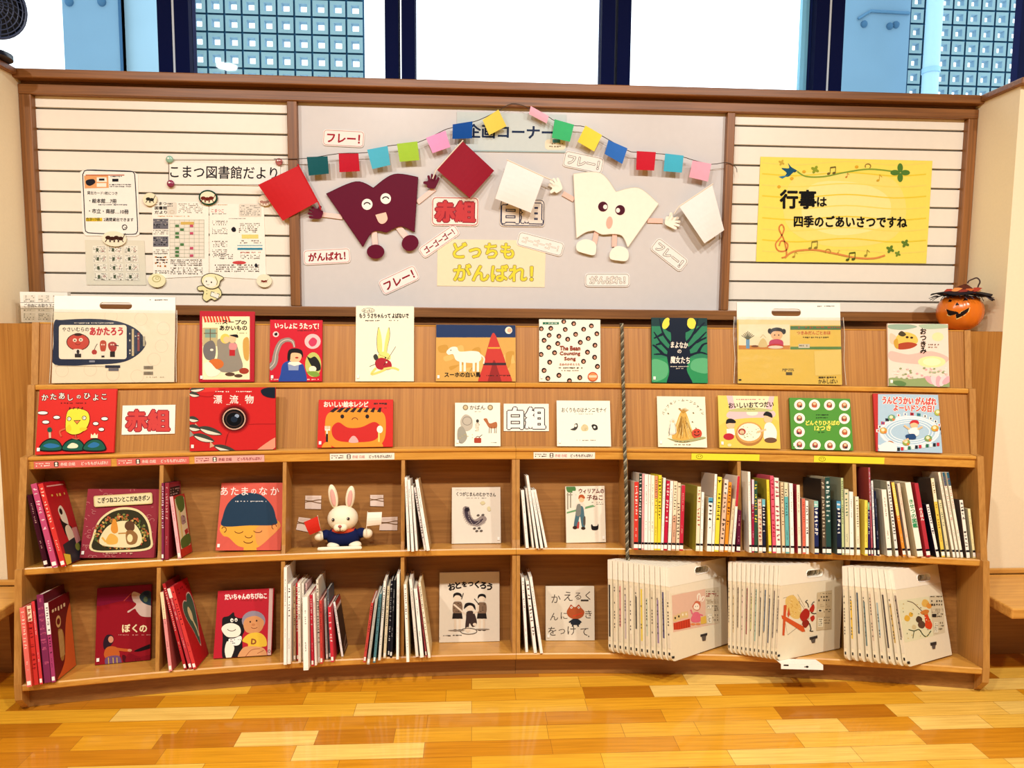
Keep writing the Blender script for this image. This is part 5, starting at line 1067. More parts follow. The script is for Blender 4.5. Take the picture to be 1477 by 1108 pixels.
def art(p):
    p.use(*J_)
    for ch, x, y, s in (('か', 1115, 235, 52), ('え', 1180, 222, 56), ('る', 1232, 220, 44), ('く', 1285, 218, 50), ('ん', 1105, 330, 46), ('に', 1158, 325, 44), ('き', 1288, 318, 48), ('を', 1095, 408, 52), ('つ', 1146, 408, 40), ('け', 1198, 404, 52), ('て', 1266, 410, 50)): p.txt(ch, x, y, s, '#4a3e34', .004)
    p.ell(1289, 436, 3, 4, '#2a2420'); p.rect(1247, 240, 1288, 249, '#3a322c')
    p.blob([(1172, 305), (1185, 280), (1195, 266), (1208, 278), (1222, 278), (1236, 266), (1248, 282), (1266, 305), (1255, 332), (1220, 345), (1184, 332)], '#a8502a'); p.ell(1197, 282, 6, 6, '#efe4cc'); p.ell(1236, 282, 6, 6, '#efe4cc'); p.ell(1197, 282, 2.5, 3, '#111'); p.ell(1236, 282, 2.5, 3, '#111'); p.line([(1205, 328), (1255, 312)], 4, '#d03a24'); p.blob([(1200, 345), (1236, 345), (1242, 372), (1196, 372)], '#22262e')
    for pts in ([(1200, 350), (1184, 362)], [(1236, 350), (1250, 362)], [(1206, 372), (1202, 384)], [(1230, 372), (1234, 384)]): p.line(pts, 8, '#22262e')
fbook('grey white picture book with a rust red frog among scattered letters', (787, 924.5), (857.5, 924), 846, 5, '#d9ccb4', art)

# ================================================================== BOOKS STANDING SPINE OUT
def lean_frame(P0, phi, t):
    a = a_of(P0); X = tang(a); A = away(a); n = math.sqrt(1+SLOPE*SLOPE)
    Y = (A - Vector((0, 0, SLOPE)))/n; Z0 = (Vector((0, 0, 1)) + A*SLOPE)/n
    Zb = Z0*math.cos(phi)+X*math.sin(phi); Xb = X*math.cos(phi)-Z0*math.sin(phi)
    return Xb, Y, Zb, P0 + Z0*(t*max(0, math.sin(phi))+.0012)
RS = 8.57
class Row:
    """books of one compartment, each set against those before it and kept between the uprights"""
    def __init__(s, row, dback, left=None, right=None):
        s.row = row; s.db = dback; s.prev = []; s.right = right; s.ready = []; s.left = left
        if left is not None: s.prev.append((left*RS+.0012, 0, 0, 9))
    def solve(s, specs):
        for shrink in (.95, .92, .88, .84, .8, .75, .7, .64, .58, .52):
            s.prev = s.prev[:1] if s.left is not None else []; out = [s.one(*b, shrink) for b in specs]
            if s.right is None or all(S+w+max(0, k*h) < s.right*RS-.0012 for S, w, k, h in s.prev): break
        s.ready = out
    def place(s, *b):
        return s.ready.pop(0) if s.ready else s.one(*b)
    def one(s, x0, x1, y0, xt, yt, shrink=.93):
        P0 = on_floor(x0, y0, s.row); P1 = on_floor(x1, y0, s.row); t = max(.0035, (P1-P0).length*shrink); phi = 0; h = .25
        for _ in range(5):
            X, Y, Z, o = lean_frame(P0, phi, t)
            h = bis(lambda q: proj(o+Z*q)[1]-yt, .05, .6)
            phi = bis(lambda f: (lambda F: proj(F[3]+F[2]*h)[0]-xt)(lean_frame(P0, f, t)), -.6, .6)
        d = d_of(P0); S = a_of(P0)*RS; w = t/math.cos(phi); k = math.tan(phi); need = 0
        for (S2, w2, k2, h2) in s.prev:
            for z in (0, min(h, h2)): need = max(need, S2+w2+k2*z+.0009 - (S+k*z))
        S += need; a = S/RS
        P0 = arc(a, d, (Z4-SLOPE*(D4-d)) if s.row == 4 else (Z5-SLOPE*(D5-d)))
        s.prev.append((S, w, k, h))
        X, Y, Z, o = lean_frame(P0, phi, t)
        D = (d - s.db)*1.012 - .008
        m = Matrix((X, Y, Z)).transposed().to_4x4(); m.translation = o
        return m, t, h, D
    # (the whole run is shifted only where books would touch)
def sbook(R, label, x0, x1, y0, xt, yt, spine, cover=None, ink='#2a2422', style='marks', face=None, group=None, tagk='band', text=None, shrink=.93, top=None):
    mt, t, h, D = R.place(x0, x1, y0, xt, yt, shrink)
    root = thing('picture_book', label, 'book', mt, group)
    c = min(.002, t*.22); m = MB(); SP = M(spine, .4); CV = M(cover or spine, .4)
    m.box((0, 0, 0), (t, c, h), SP, bev=min(.0012, c*.45)); m.box((0, c*.7, 0), (c, D, h), CV); m.box((t-c, c*.7, 0), (t, D, h), CV)
    p = Pr(m, lambda x, y: (x*t, (1-y)*h), lambda u, v, L: (u, -L, v), box=(.0003, .0005, t-.0003, h-.0005), start=.0002)
    class U(Pr): pass
    if top: p.rect(0, 0, 1, top[1], top[0])
    rnd = random.Random(int(x0*13))
    def vm(a, b, w, col):
        y = a*h; k = t*w; p.L += p.step; mm = M(col, .4)
        while y < b*h:
            if rnd.random() < .82:
                for _ in range(3):
                    u0 = t/2-k/2+rnd.random()*k*.5; u1 = t/2+k/2-rnd.random()*k*.5; v0 = h-y-rnd.random()*k*.6; v1 = v0-k*rnd.uniform(.16, .34)
                    p._emit([(u0, v1), (u1, v1), (u1, v0), (u0, v0)], mm, p.L)
            y += k*1.25
    if style == 'marks': vm(.05, rnd.uniform(.42, .62), .62, ink); vm(.68, .8, .35, ink)
    elif style == 'small': vm(.12, .4, .34, ink); vm(.62, .74, .3, ink)
    elif style == 'bold': vm(.04, .6, .8, ink)
    elif style == 'dots': vm(.04, .8, .9, ink)
    elif style == 'text':
        n = len(text); cw = min(t*.86, h*.7/n); p2 = Pr(m, lambda x, y: (x, h-y), lambda u, v, L: (u, -L, v), start=.0003)
        p2.txt(text, t/2, h*.42, cw, ink, .03, vert=True, gap=1.05)
    m.build('cover', root)
    m = MB(); m.box((c+.0002, c+.0003, .0025), (t-c-.0002, D-.003, h-.0025), M('#eadfc6', .8)); m.build('page_block', root)
    if face:
        m = MB(); L = .0006; m.box((t+.0001, .004, .001), (t+.0004, D-.001, h-.001), M(face[0], .4))
        q = Pr(m, lambda x, y: (.004+x*(D-.005), .001+(1-y)*(h-.002)), lambda u, v, L: (t+.0004+L, u, v), box=(.004, .001, D-.001, h-.001), start=.0002); face[1](q); m.build('front_picture', root)
    if tagk:
        m = MB(); e = .0007
        if tagk == 'band': m.box((.0004, -e, .006), (t-.0004, -.0001, .020), M('#f2eadb', .4)); m.box((.0004, -e*1.4, .021), (t-.0004, -.0001, .028), M('#17141a', .4))
        else: m.box((t*.15, -e, .006), (t*.85, -.0001, .019), M('#f2eadb', .4))
        m.build('spine_label', root)
    return root
def row_y(x): return 793.6+(x-915)*.0247
RB = [  # packed row: x0, x1, top x, top y, spine, cover, ink, style, look, top band
 (914, 920.6, 915, 695, '#c9382c', '#d9cfc0', '#efdccc', 'marks', 'red spined book with white writing'), (920.8, 925, 922, 683, '#24362e', '#e0d8c8', '#efe8da', 'bold', 'black and dark green spined book'),
 (925, 928.2, 926, 683.5, '#d99a96', None, '#a04a44', 'small', 'thin pink spined book'), (928.2, 933.5, 929, 684.5, '#f0e6d6', None, '#3a342e', 'small', 'white spined book with dotted writing'), (933.5, 936.8, 934.5, 685, '#efe6d4', None, '#3a342e', 'small', 'very thin white spined book'),
 (936.8, 941.8, 938, 686, '#efe4c8', None, '#4a4030', 'small', 'cream spined book with short title'), (941.8, 946.2, 943, 686.5, '#e3c93e', None, '#4a4428', 'marks', 'yellow spined book with orange and cream top', ('#dd8d62', .3)), (946.2, 951, 948, 685.5, '#e0cb30', None, '#33301c', 'bold', 'bright yellow spined book'),
 (952.3, 956, 956, 689.5, '#f1e7d8', None, '#6a5a50', 'small', 'thin white spined book after the yellow ones'), (956.4, 961.3, 961, 693.5, '#b81c38', None, '#f0d8d0', 'bold', 'crimson spined book with white lettering'), (961.3, 965.8, 965, 694, '#f1e4d4', None, '#b8435a', 'small', 'white spined book with crimson dots'),
 (965.8, 971.5, 969, 694, '#c99a7a', None, '#4a3a2c', 'marks', 'tan spined book with pale dotted top', ('#e0d0ac', .5)), (971.5, 976, 974, 696.5, '#dfc8a4', None, '#3a2c22', 'dots', 'beige spined book with dark lettering'), (976.6, 982, 980, 700, '#b8283a', '#eadfcc', '#e8c9b0', 'small', 'narrow red spined book next to the olive cover'),
 (1003.5, 1009, 1006, 702, '#e6d5b0', '#9b8f2c', '#a8432c', 'bold', 'cream spined book with olive green cover'), (1009.6, 1013.5, 1012, 710, '#f2eadb', None, '#4a4038', 'small', 'short white spined book beside the olive cover'),
 (1019.5, 1026, 1022, 717.5, '#ece6da', '#dcc49a', '#17171c', 'bold', 'short white book with bold black title and blue top', ('#4a9ab4', .1)), (1026.4, 1030, 1031, 684, '#efe8d8', '#cdb8a4', '#4a4440', 'small', 'tall white book with insects on its cover'),
 (1030.4, 1036.5, 1035.5, 688, '#e3cf3c', None, '#2a2618', 'bold', 'yellow spined book with black characters'), (1037.6, 1043.5, 1045, 691.5, '#d8b394', None, '#4a3a30', 'dots', 'tan spined book with grey top', ('#d9d0c0', .2)), (1044, 1048.6, 1050, 695.5, '#d98a26', None, '#5a2a14', 'bold', 'orange spined book with brown writing'),
 (1049, 1053, 1056, 719.5, '#dcc59c', None, '#3a2e22', 'small', 'short tan spined book leaning'), (1054, 1057.6, 1062, 686.5, '#f0e2d4', None, '#a02a38', 'small', 'tall white book with red upper half', ('#bd2b38', .4)), (1061.6, 1067, 1063.5, 736, '#5a1630', None, '#d8a0a8', 'small', 'lowest dark wine spined book')]
RB2 = [(1071, 1075, 1069, 680.5, '#f1e9d8', None, '#2a2624', 'small', 'tallest white spined book'), (1078.7, 1082.5, 1078.5, 691.5, '#9a2442', None, '#e0d4d8', 'marks', 'crimson spined book with pale top', ('#d9c8cc', .34)), (1083, 1088, 1082.8, 694, '#2f4c3a', None, '#e6d84a', 'bold', 'dark green book with yellow lettering'),
 (1092, 1098, 1090.5, 720.5, '#d9bfa0', None, '#a83a34', 'dots', 'short floral beige book'), (1099.5, 1104.6, 1098.5, 720, '#1d2034', '#d8b88a', '#f0ece4', 'bold', 'short navy book with blue top', ('#6fb0b8', .14)), (1109, 1113.4, 1105.5, 692, '#e0c83c', '#b09a2e', '#4a4428', 'small', 'yellow book showing an olive cover'),
 (1114.7, 1120, 1111, 686.5, '#d8596a', None, '#b01c34', 'dots', 'pink and red spined book'), (1120, 1126.8, 1117, 689.5, '#efe2d0', None, '#a84a50', 'dots', 'wide white spined book with red and green dots'), (1128.4, 1132.8, 1126, 696, '#dcbf94', None, '#4a2a20', 'bold', 'tan book with brown slanted writing'),
 (1133.4, 1139.2, 1131, 696, '#5fa8a4', '#d8c79a', '#2a4a4a', 'marks', 'teal spined book with cream top', ('#ddd0a8', .2)), (1140.6, 1146, 1138.5, 697.5, '#f2eadb', None, '#5a504a', 'small', 'white spined book beside the teal one'), (1151, 1156, 1149, 699.5, '#ecdcbc', '#a8283a', '#3a302a', 'small', 'cream spined book with red cover'),
 (1158, 1162.4, 1157, 719.5, '#df6a52', '#dcb8a0', '#a0302a', 'marks', 'short salmon spined book'), (1162.8, 1167, 1162, 722.5, '#ece6da', None, '#15151a', 'bold', 'short white book with heavy black title'), (1175, 1181.6, 1174, 722.5, '#232a52', '#d9c3a0', '#f0ebe0', 'bold', 'short dark blue book with beige cover', ('#8fc0b0', .12)),
 (1186.4, 1191.4, 1184.5, 691.5, '#5a4c3c', '#2c2822', '#d8c8a8', 'dots', 'mottled brown spined book'), (1192, 1199.6, 1190, 688.5, '#27463f', '#b9ae90', '#cfd8cc', 'bold', 'dark teal spined book with pale writing'), (1207.6, 1214, 1206.5, 722.5, '#1a2236', '#4a5a54', '#f0ece2', 'bold', 'short black book with blue top', ('#4a90b0', .14)),
 (1214.6, 1218, 1213, 689.5, '#b9c48a', '#8a907a', '#3a4a34', 'bold', 'light green spined book'), (1219.5, 1225.6, 1218, 706, '#cfc9a0', '#ece4cc', '#2f5a48', 'marks', 'cream and green spined book'), (1226.2, 1232, 1225, 709.5, '#f0e9da', None, '#4a443c', 'small', 'white spined book beside the green one'),
 (1235.6, 1240.8, 1233.5, 716.5, '#e9ddba', '#d8c698', '#3a3228', 'marks', 'cream spined book with thick black title')]
RB3 = [(1241.2, 1248.4, 1241.0, 721.5, '#e4cf52', None, '#6a5a2c', 'small', 'wide yellow pair-striped book'), (1248.8, 1253.2, 1247.5, 724.5, '#3a2450', None, '#e0e4d0', 'bold', 'purple spined book with green top', ('#7ab07a', .14)),
 (1256.5, 1260.6, 1252.0, 674.5, '#a8505a', '#8f3a34', '#c8e0e0', 'marks', 'very tall red brown book with blue lettering'), (1261.0, 1265.4, 1256.5, 693.5, '#eae4da', '#2a2a30', '#3a6aa0', 'bold', 'white and blue spined book'), (1266.0, 1270.8, 1260.5, 708.5, '#1b2036', None, '#c8ccd8', 'small', 'navy spined book with white dots'),
 (1280.0, 1291.2, 1271.5, 706.5, '#efe6d0', '#d8ccb0', '#8a5a3c', 'small', 'thick cream book leaning'), (1292.0, 1299.0, 1279.0, 694.5, '#e0dccf', '#b9b090', '#18181c', 'dots', 'black and white spotted book'), (1302.6, 1309.6, 1285.5, 696, '#d98a2e', '#8a3a22', '#f0e0b0', 'marks', 'orange book with yellow upper spine', ('#e6cc5a', .45)),
 (1310.2, 1316.6, 1294.0, 697.5, '#e8cdb0', '#c9b9a0', '#a85a3c', 'small', 'peach spined book'), (1323.6, 1336.4, 1305.5, 696.5, '#f0e8d2', '#e2d2a8', '#1f8a52', 'text', 'thick cream book with big green title', None, 'きせつの図鑑'), (1336.8, 1345.6, 1319.0, 697.5, '#b0303a', None, '#efdcd0', 'text', 'red book with white title', None, 'のえほん'),
 (1351.2, 1357.4, 1335.9, 728, '#ece4d8', '#17182c', '#17182c', 'bold', 'short navy and white book'), (1358.4, 1366.0, 1342.4, 690, '#e3bf4a', '#4a4034', '#7a5a24', 'marks', 'yellow spined book with cream top', ('#e6dcb8', .3)),
 (1366.4, 1373.0, 1353.4, 721.5, '#d8cc9a', '#cfc49c', '#2f6a58', 'marks', 'cream and teal spined book'), (1374.8, 1380.2, 1352.9, 681.5, '#ece2c8', '#c8b494', '#6a5a48', 'small', 'tall cream volume, first of three'), (1380.4, 1385.8, 1358.9, 681.5, '#ece2c8', None, '#b8484a', 'marks', 'tall cream volume with teal top, second of three', ('#2f5a6a', .16)), (1386.0, 1391.6, 1364.9, 681.5, '#ece2c8', None, '#b8484a', 'marks', 'tall cream volume with teal top, last of three', ('#2f5a6a', .16)),
 (1394.4, 1401.8, 1383.9, 721.5, '#efe6d2', '#4a3a34', '#2a2420', 'dots', 'white book with dark blotched cover'), (1404.0, 1409.4, 1395.9, 734, '#e6d69a', '#e0d0a0', '#5a5030', 'small', 'short pale yellow book against the shelf end')]
HT = .0068/8.57
for lst, where, ea, eb in ((RB, 'after the braided cord', 5, 6), (RB2, 'in the packed middle compartment', 6, 7), (RB3, 'in the packed end compartment', 7, 8)):
    R = Row(4, .083, EDGES[ea]+HT, EDGES[eb]-(HT if eb < 8 else 0)); R.solve([(b[0], b[1], row_y(b[0]), b[2], b[3]) for b in lst])
    for i, b in enumerate(lst):
        sbook(R, '%s, %s %s' % (b[8].replace(' leaning', ', leaning'), ordn(i), where), b[0], b[1], row_y(b[0]), b[2], b[3], b[4], b[5], b[6], b[7], group='packed row of spine out books', top=b[9] if len(b) > 9 else None, text=b[10] if len(b) > 10 else None)
def noart(q): pass
# ---- red books at the far ends
def penguin(q):
    q.rect(.1, .035, .9, .05, '#e6b0a4'); q.marks(.2, .14, .9, .2, '#e8c05a', 1, .9, .12); q.blob([(.32, .34), (.5, .3), (.62, .42), (.6, .56), (.45, .58), (.34, .45)], '#e9dfc8'); q.ell(.42, .37, .07, .04, '#151214'); q.blob([(.28, .45), (.4, .5), (.7, .58), (.75, .66), (.6, .64), (.5, .7), (.35, .66)], '#1a1416'); q.blob([(.4, .58), (.62, .56), (.75, .74), (.55, .8), (.42, .74)], '#e4d4b6'); q.poly([(.1, .76), (.95, .7), (1, 1), (.1, 1)], '#2a2a30'); q.poly([(.02, .86), (.3, .9), (.25, 1), (.02, 1)], '#e2c23a'); q.ell(.75, .84, .12, .05, '#8a8a3a'); q.poly([(.7, .6), (.95, .6), (.98, .78), (.72, .8)], '#d98a84')
G = 'red books in the end compartments'
R = Row(4, .083, EDGES[0])
sbook(R, 'thin dark maroon book leaning on the shelf end above the red leaning books', 60.5, 66.5, 818.5, 36, 715, '#3f1220', ink='#d8a8a0', style='small', tagk='dot', group=G)
sbook(R, 'crimson and pink spined book leaning beside the thin maroon one', 75, 82, 820, 44, 699, '#b5476a', '#a01c34', ink='#f0d0d0', tagk='dot', group=G)
sbook(R, 'red book leaning, its cover showing a black and cream penguin like figure', 85, 91, 819, 51.5, 699, '#c8342e', '#b51a24', ink='#f0c8b0', tagk='dot', face=('#b51a24', penguin), group=G)
R = Row(4, .083, EDGES[1]+HT)
def roses(q): q.blob([(.05, .03), (.9, .05), (.95, .14), (.1, .12)], '#8f3440'); q.rect(.05, .06, .9, .2, '#2a1a1e'); q.marks(.1, .08, .85, .18, '#c8a8a0', 3, .5, .1)
def garden(q): q.rect(.06, .05, .9, .98, '#e6d9b0'); q.blob([(.15, .04), (.8, .03), (.85, .2), (.6, .28), (.3, .26)], '#4a6a2c'); q.ell(.55, .42, .25, .08, '#a88a8a'); q.marks(.3, .36, .8, .5, '#5a4a3a', 4, .4, .1); q.line([(.35, .25), (.3, .7)], .08, '#d8c05a'); q.poly([(.55, .6), (.85, .58), (.88, .66), (.6, .68)], '#b02a2c'); q.blob([(.15, .72), (.9, .68), (.95, .84), (.2, .88)], '#4f6a2c'); q.rect(.04, .87, 1, 1, '#c02a20')
sbook(R, 'plum spined book with white writing standing at the first divider, dark cover behind', 229.8, 233, 808.5, 230, 697, '#7a2a4a', '#4a1826', ink='#f0dce0', style='bold', tagk='dot', group=G)
sbook(R, 'dark red book with a scrolled cover top, second at the first divider', 234, 239.5, 808, 234.5, 697, '#8a2a34', '#7a1a28', ink='#c89088', tagk=None, face=('#8a2430', roses), group=G)
sbook(R, 'pink spined leaning book, its cover showing a green tree and a red strip', 249.5, 254, 807, 237.5, 717, '#e0a8a8', '#b52424', ink='#a83a44', style='small', tagk='dot', face=('#b52424', garden), group=G)
G = 'red books in the bottom compartments'
R = Row(5, .129, EDGES[0])
def rabbitmoon(q):
    q.marks(.1, .1, .85, .2, '#e6cfa0', 1, .9, .14); q.blob([(.62, .5), (.75, .3), (.98, .15), (1, .25), (1, 1), (.1, 1), (.3, .92), (.5, .8)], '#d9622a'); q.ring(.35, .3, .1, .06, .035, '#d8b070'); q.blob([(.3, .4), (.5, .44), (.55, .6), (.45, .8), (.3, .78), (.28, .55)], '#a8793a')
    for k in range(6): q.line([(.32+k*.03, .42), (.3+k*.04, .76)], .015, '#d8b878')
sbook(R, 'salmon red spined book, first in the bottom stack by the bench', 37.2, 43.8, 992.5, 26.5, 877.5, '#d9665a', '#c8402e', ink='#f0d0b8', tagk='dot', group=G)
sbook(R, 'red mottled book with cream top label, second in the bottom stack by the bench', 44.3, 50, 990, 33.5, 874.5, '#c03028', None, ink='#8a1a1c', style='dots', tagk=None, group=G, top=('#e8cfa8', .2))
sbook(R, 'narrow red spined book, third in the bottom stack by the bench', 51.2, 55.2, 989, 39, 868.5, '#cf3a3c', '#4a1018', ink='#f0d8d0', style='small', tagk='dot', group=G)
sbook(R, 'tall plum patterned spined book, fourth in the bottom stack by the bench', 59.5, 68.2, 987, 48, 859, '#7a2a4c', '#5a1620', ink='#b04a6a', style='dots', tagk=None, group=G)
sbook(R, 'maroon and orange book, golden figure on its cover, in the stack by the bench', 69.4, 74.6, 986, 58.5, 870.5, '#a03a62', '#6a0f18', ink='#3a1a24', style='marks', tagk='dot', face=('#6a0f18', rabbitmoon), group=G, top=('#eae0d4', .4))
R = Row(5, .129, EDGES[1]+HT)
def heart(q):
    q.marks(.15, .05, .85, .14, '#6a0f14', 2, .7, .1)
    hp = lambda k: [(.5+k*(x-.5), .46+k*(y-.46)) for x, y in [(.5, .24), (.62, .17), (.85, .18), (.95, .32), (.88, .52), (.72, .72), (.62, .84), (.42, .62), (.2, .44), (.14, .32), (.22, .24), (.38, .22)]]
    q.blob(hp(1), '#e0b0a0'); q.blob(hp(.94), '#3f5e4c'); q.blob([(.4, .36), (.5, .32), (.62, .4), (.6, .5), (.5, .5), (.42, .44)], '#e0cf9a'); q.line([(.55, .48), (.66, .62), (.68, .72)], .06, '#e0cf9a')
sbook(R, 'thin pink book with cream top leaning alone at the bottom first divider', 237.3, 242, 970, 224.5, 855, '#d98a86', '#c0504a', ink='#5a1a1c', style='small', tagk='dot', group=G, top=('#e8d0a4', .34))
sbook(R, 'dark red leaning book behind the one with the green heart', 259.5, 263.6, 967.5, 228, 843, '#a82428', '#7a1418', ink='#e8c0b0', tagk='dot', group=G)
sbook(R, 'pale topped red spined leaning book between two red books, bottom row', 264, 268.6, 967, 232, 850, '#b5343c', None, ink='#f0d8c8', style='small', tagk='dot', group=G, top=('#e6d8c8', .12))
sbook(R, 'red leaning book with a green heart on its cover', 269.4, 274.4, 967, 236, 848, '#cc3a36', '#b5141e', ink='#4a1014', style='marks', tagk='dot', face=('#b5141e', heart), group=G)
# ---- white books
G = 'white books leaning by the dividers'
R = Row(4, .083, EDGES[3]+HT)
for k, b in enumerate(((585.6, 589.6, 796, 581.6, 689), (591.2, 595.4, 796.5, 585.6, 692.5), (597.2, 600.6, 795.5, 590.6, 701), (609.6, 613, 795, 594.4, 703.5), (614.6, 619.6, 795.5, 598, 692.5))):
    sbook(R, '%s white spined book leaning in the middle row beside the rabbit compartment' % ordn(k), b[0], b[1], b[2], b[3], b[4], '#f0e8da' if k != 3 else '#d9cfc6', '#c8a878' if k == 4 else None, ink='#3a342e', style='small' if k != 3 else 'dots', tagk='dot', group=G)
R = Row(4, .083, EDGES[4]+.0148/8.57)
for k, b in enumerate(((758.6, 763.2, 791.5, 751.5, 707.5), (767.8, 770.8, 791, 757.8, 704.5), (773.4, 777.2, 792, 758.6, 686.5), (777.8, 782, 792, 763.6, 707.5), (783.6, 787.4, 791, 767, 707))):
    sbook(R, '%s white book leaning on the double divider in the middle row' % ordn(k), b[0], b[1], b[2], b[3], b[4], '#f1e9db', None, ink='#4a443c', style='small', tagk='dot', group=G)
R = Row(5, .129, EDGES[4]+.0148/8.57)
for k, b in enumerate(((758, 762.2, 941.5, 752, 833.5), (770.2, 775, 943, 758.4, 838.5), (779.2, 783.6, 943.5, 763.4, 832.5))):
    sbook(R, '%s white book leaning on the double divider in the bottom row' % ordn(k), b[0], b[1], b[2], b[3], b[4], '#f0e8da', None, ink=('#2a2622', '#5a3a30', '#2a2622')[k], style=('marks', 'dots', 'small')[k], tagk='dot', group=G)
G = 'mixed books in the bottom row under the rabbit'
R = Row(5, .129, EDGES[2]+HT)
def darkc(q): q.rect(0, 0, 1, .1, '#b0282c'); q.rect(0, .1, 1, .16, '#e0c8b0'); q.rect(.1, .2, 1, 1, '#2a2220'); q.poly([(.3, .86), (.95, .76), (1, .8), (.35, .92)], '#8a8078'); q.rect(.3, .93, 1, .98, '#8a8078')
for k, b in enumerate(((406, 410.6, 960, 406.5, 819, '#f0e8da', 'small', 'tall white'), (410.8, 416, 959, 411.5, 843, '#f1e8da', 'marks', 'white with black blots'), (418.2, 422, 954.5, 417.6, 846.5, '#b99a72', 'marks', 'tan'), (422.2, 426, 954, 421, 842, '#c22c34', 'bold', 'red'), (426.4, 430.4, 957, 425.4, 842, '#efe4d2', 'marks', 'white'), (430.8, 434, 954, 429.4, 842, '#ece2cf', 'small', 'thin white'), (434.4, 437, 952, 434, 842, '#c8a09a', 'dots', 'thin red and white'),
                       (437.6, 445, 968, 436.5, 862, '#f1e9da', 'small', 'forward jutting white'), (446, 449.8, 962, 443.6, 858.5, '#bc2836', 'marks', 'deep red'), (450, 453, 961, 447, 857, '#efe2d2', 'small', 'white beside the deep red'), (453.6, 457, 957, 450.5, 837, '#d8ccb4', 'dots', 'tall spotted white'), (458.2, 462, 958.5, 456.8, 866.5, '#c8423a', 'marks', 'short red'), (463.6, 467, 952.5, 460.4, 864.5, '#b9b2a4', 'small', 'grey'), (467.8, 471, 951, 464.5, 850.5, '#55585a', 'small', 'dark grey'),
                       (473, 477.6, 956.5, 468.4, 876, '#c42d3a', 'bold', 'crimson leaning'), (485, 488.2, 948.5, 473, 869, '#f0e8dc', 'marks', 'leaning white with black cover and red top,'))):
    lab = '%s spined book, %s in the bottom row under the rabbit' % (b[7], ordn(k)) if k < 15 else 'leaning white spined book with black cover and red top, bottom row under the rabbit'
    sbook(R, lab, b[0], b[1], b[2], b[3], b[4], b[5], None if k < 15 else '#2a2220', ink='#2a2422' if b[5] not in ('#c22c34', '#bc2836', '#c42d3a', '#55585a') else '#f0dcd4', style=b[6], tagk='dot', face=('#2a2220', darkc) if k == 15 else None, group=G)
R = Row(5, .129, None)
def creamc(q): q.marks(.4, .2, .6, .4, '#4a4030', 6, .3, .1); q.ring(.6, .55, .15, .1, .03, '#a8883a'); q.line([(.7, .2), (.8, .4)], .02, '#8a7040')
for k, b in enumerate(((523.6, 527.6, 956.5, 535, 869.5, '#c8483e', 'marks', 'red'), (529, 533, 959.5, 541, 864.5, '#b0aa9c', 'small', 'grey'), (537.8, 541.6, 957, 547, 857, '#4f7a80', 'marks', 'blue green'), (545.2, 549, 953.5, 553.4, 838.5, '#ece4d4', 'marks', 'white'), (552.6, 556.6, 950.5, 558.6, 846, '#d9c8a4', 'marks', 'cream'), (558.4, 561.4, 947.5, 563, 838, '#2a2630', 'dots', 'black'), (562.2, 565.6, 949, 567.6, 837, '#1f2024', 'small', 'black and white'), (571.4, 575.4, 952, 572.4, 828.5, '#f1eadc', 'small', 'tall white'))):
    sbook(R, '%s spined book tilted over, %s of the fan at the bottom third divider' % (b[7], ordn(k)), b[0], b[1], b[2], b[3], b[4], b[5], None, ink='#2a2422' if k < 5 or k == 7 else '#d8d4cc', style=b[6], tagk='dot', group='tilted fan of books at the bottom third divider')
R = Row(5, .129, EDGES[3]+HT)
for k, b in enumerate(((583.6, 588, 956, 579.6, 843.5, '#f1eadc', 'text', 'white spined book showing a cream cover'), (599.6, 604, 948.5, 590, 836, '#efe7d8', 'small', 'leaning white spined book'), (606.2, 611.6, 949.5, 596.6, 850, '#f1e9db', 'small', 'wide leaning white spined book'), (613, 615.4, 948, 601, 846, '#a8484a', 'dots', 'thin red and dark spined book'), (616, 619.8, 950, 601.6, 841, '#e6dabc', 'marks', 'leaning cream book with its plain cover showing'))):
    sbook(R, '%s, past the bottom third divider' % b[7], b[0], b[1], b[2], b[3], b[4], b[5], '#e2d0a4' if k in (0, 4) else None, ink='#2a2622', style='marks' if b[6] == 'text' else b[6], tagk='dot', face=('#e0cb98', creamc) if k in (4,) else None, group=G)

# ================================================================== PICTURE-STORY CARRY CASES
clear = bpy.data.materials.new('clear_plastic'); clear.use_nodes = True; nt = clear.node_tree
for n in list(nt.nodes):
    if n.type != 'OUTPUT_MATERIAL': nt.nodes.remove(n)
tr = nt.nodes.new('ShaderNodeBsdfTransparent'); tr.inputs[0].default_value = (.93, .91, .87, 1)
gs = nt.nodes.new('ShaderNodeBsdfGlossy'); gs.inputs['Roughness'].default_value = .22
nz = nt.nodes.new('ShaderNodeTexNoise'); nz.inputs['Scale'].default_value = 14; nz.inputs['Detail'].default_value = 2
tcx = nt.nodes.new('ShaderNodeTexCoord'); nt.links.new(tcx.outputs['Object'], nz.inputs['Vector'])
bp = nt.nodes.new('ShaderNodeBump'); bp.inputs['Strength'].default_value = .3; bp.inputs['Distance'].default_value = .01; nt.links.new(nz.outputs['Fac'], bp.inputs['Height']); nt.links.new(bp.outputs[0], gs.inputs['Normal'])
ms = nt.nodes.new('ShaderNodeMixShader'); ms.inputs[0].default_value = .06
nt.links.new(tr.outputs[0], ms.inputs[1]); nt.links.new(gs.outputs[0], ms.inputs[2]); nt.links.new(ms.outputs[0], nt.nodes['Material Output'].inputs[0])
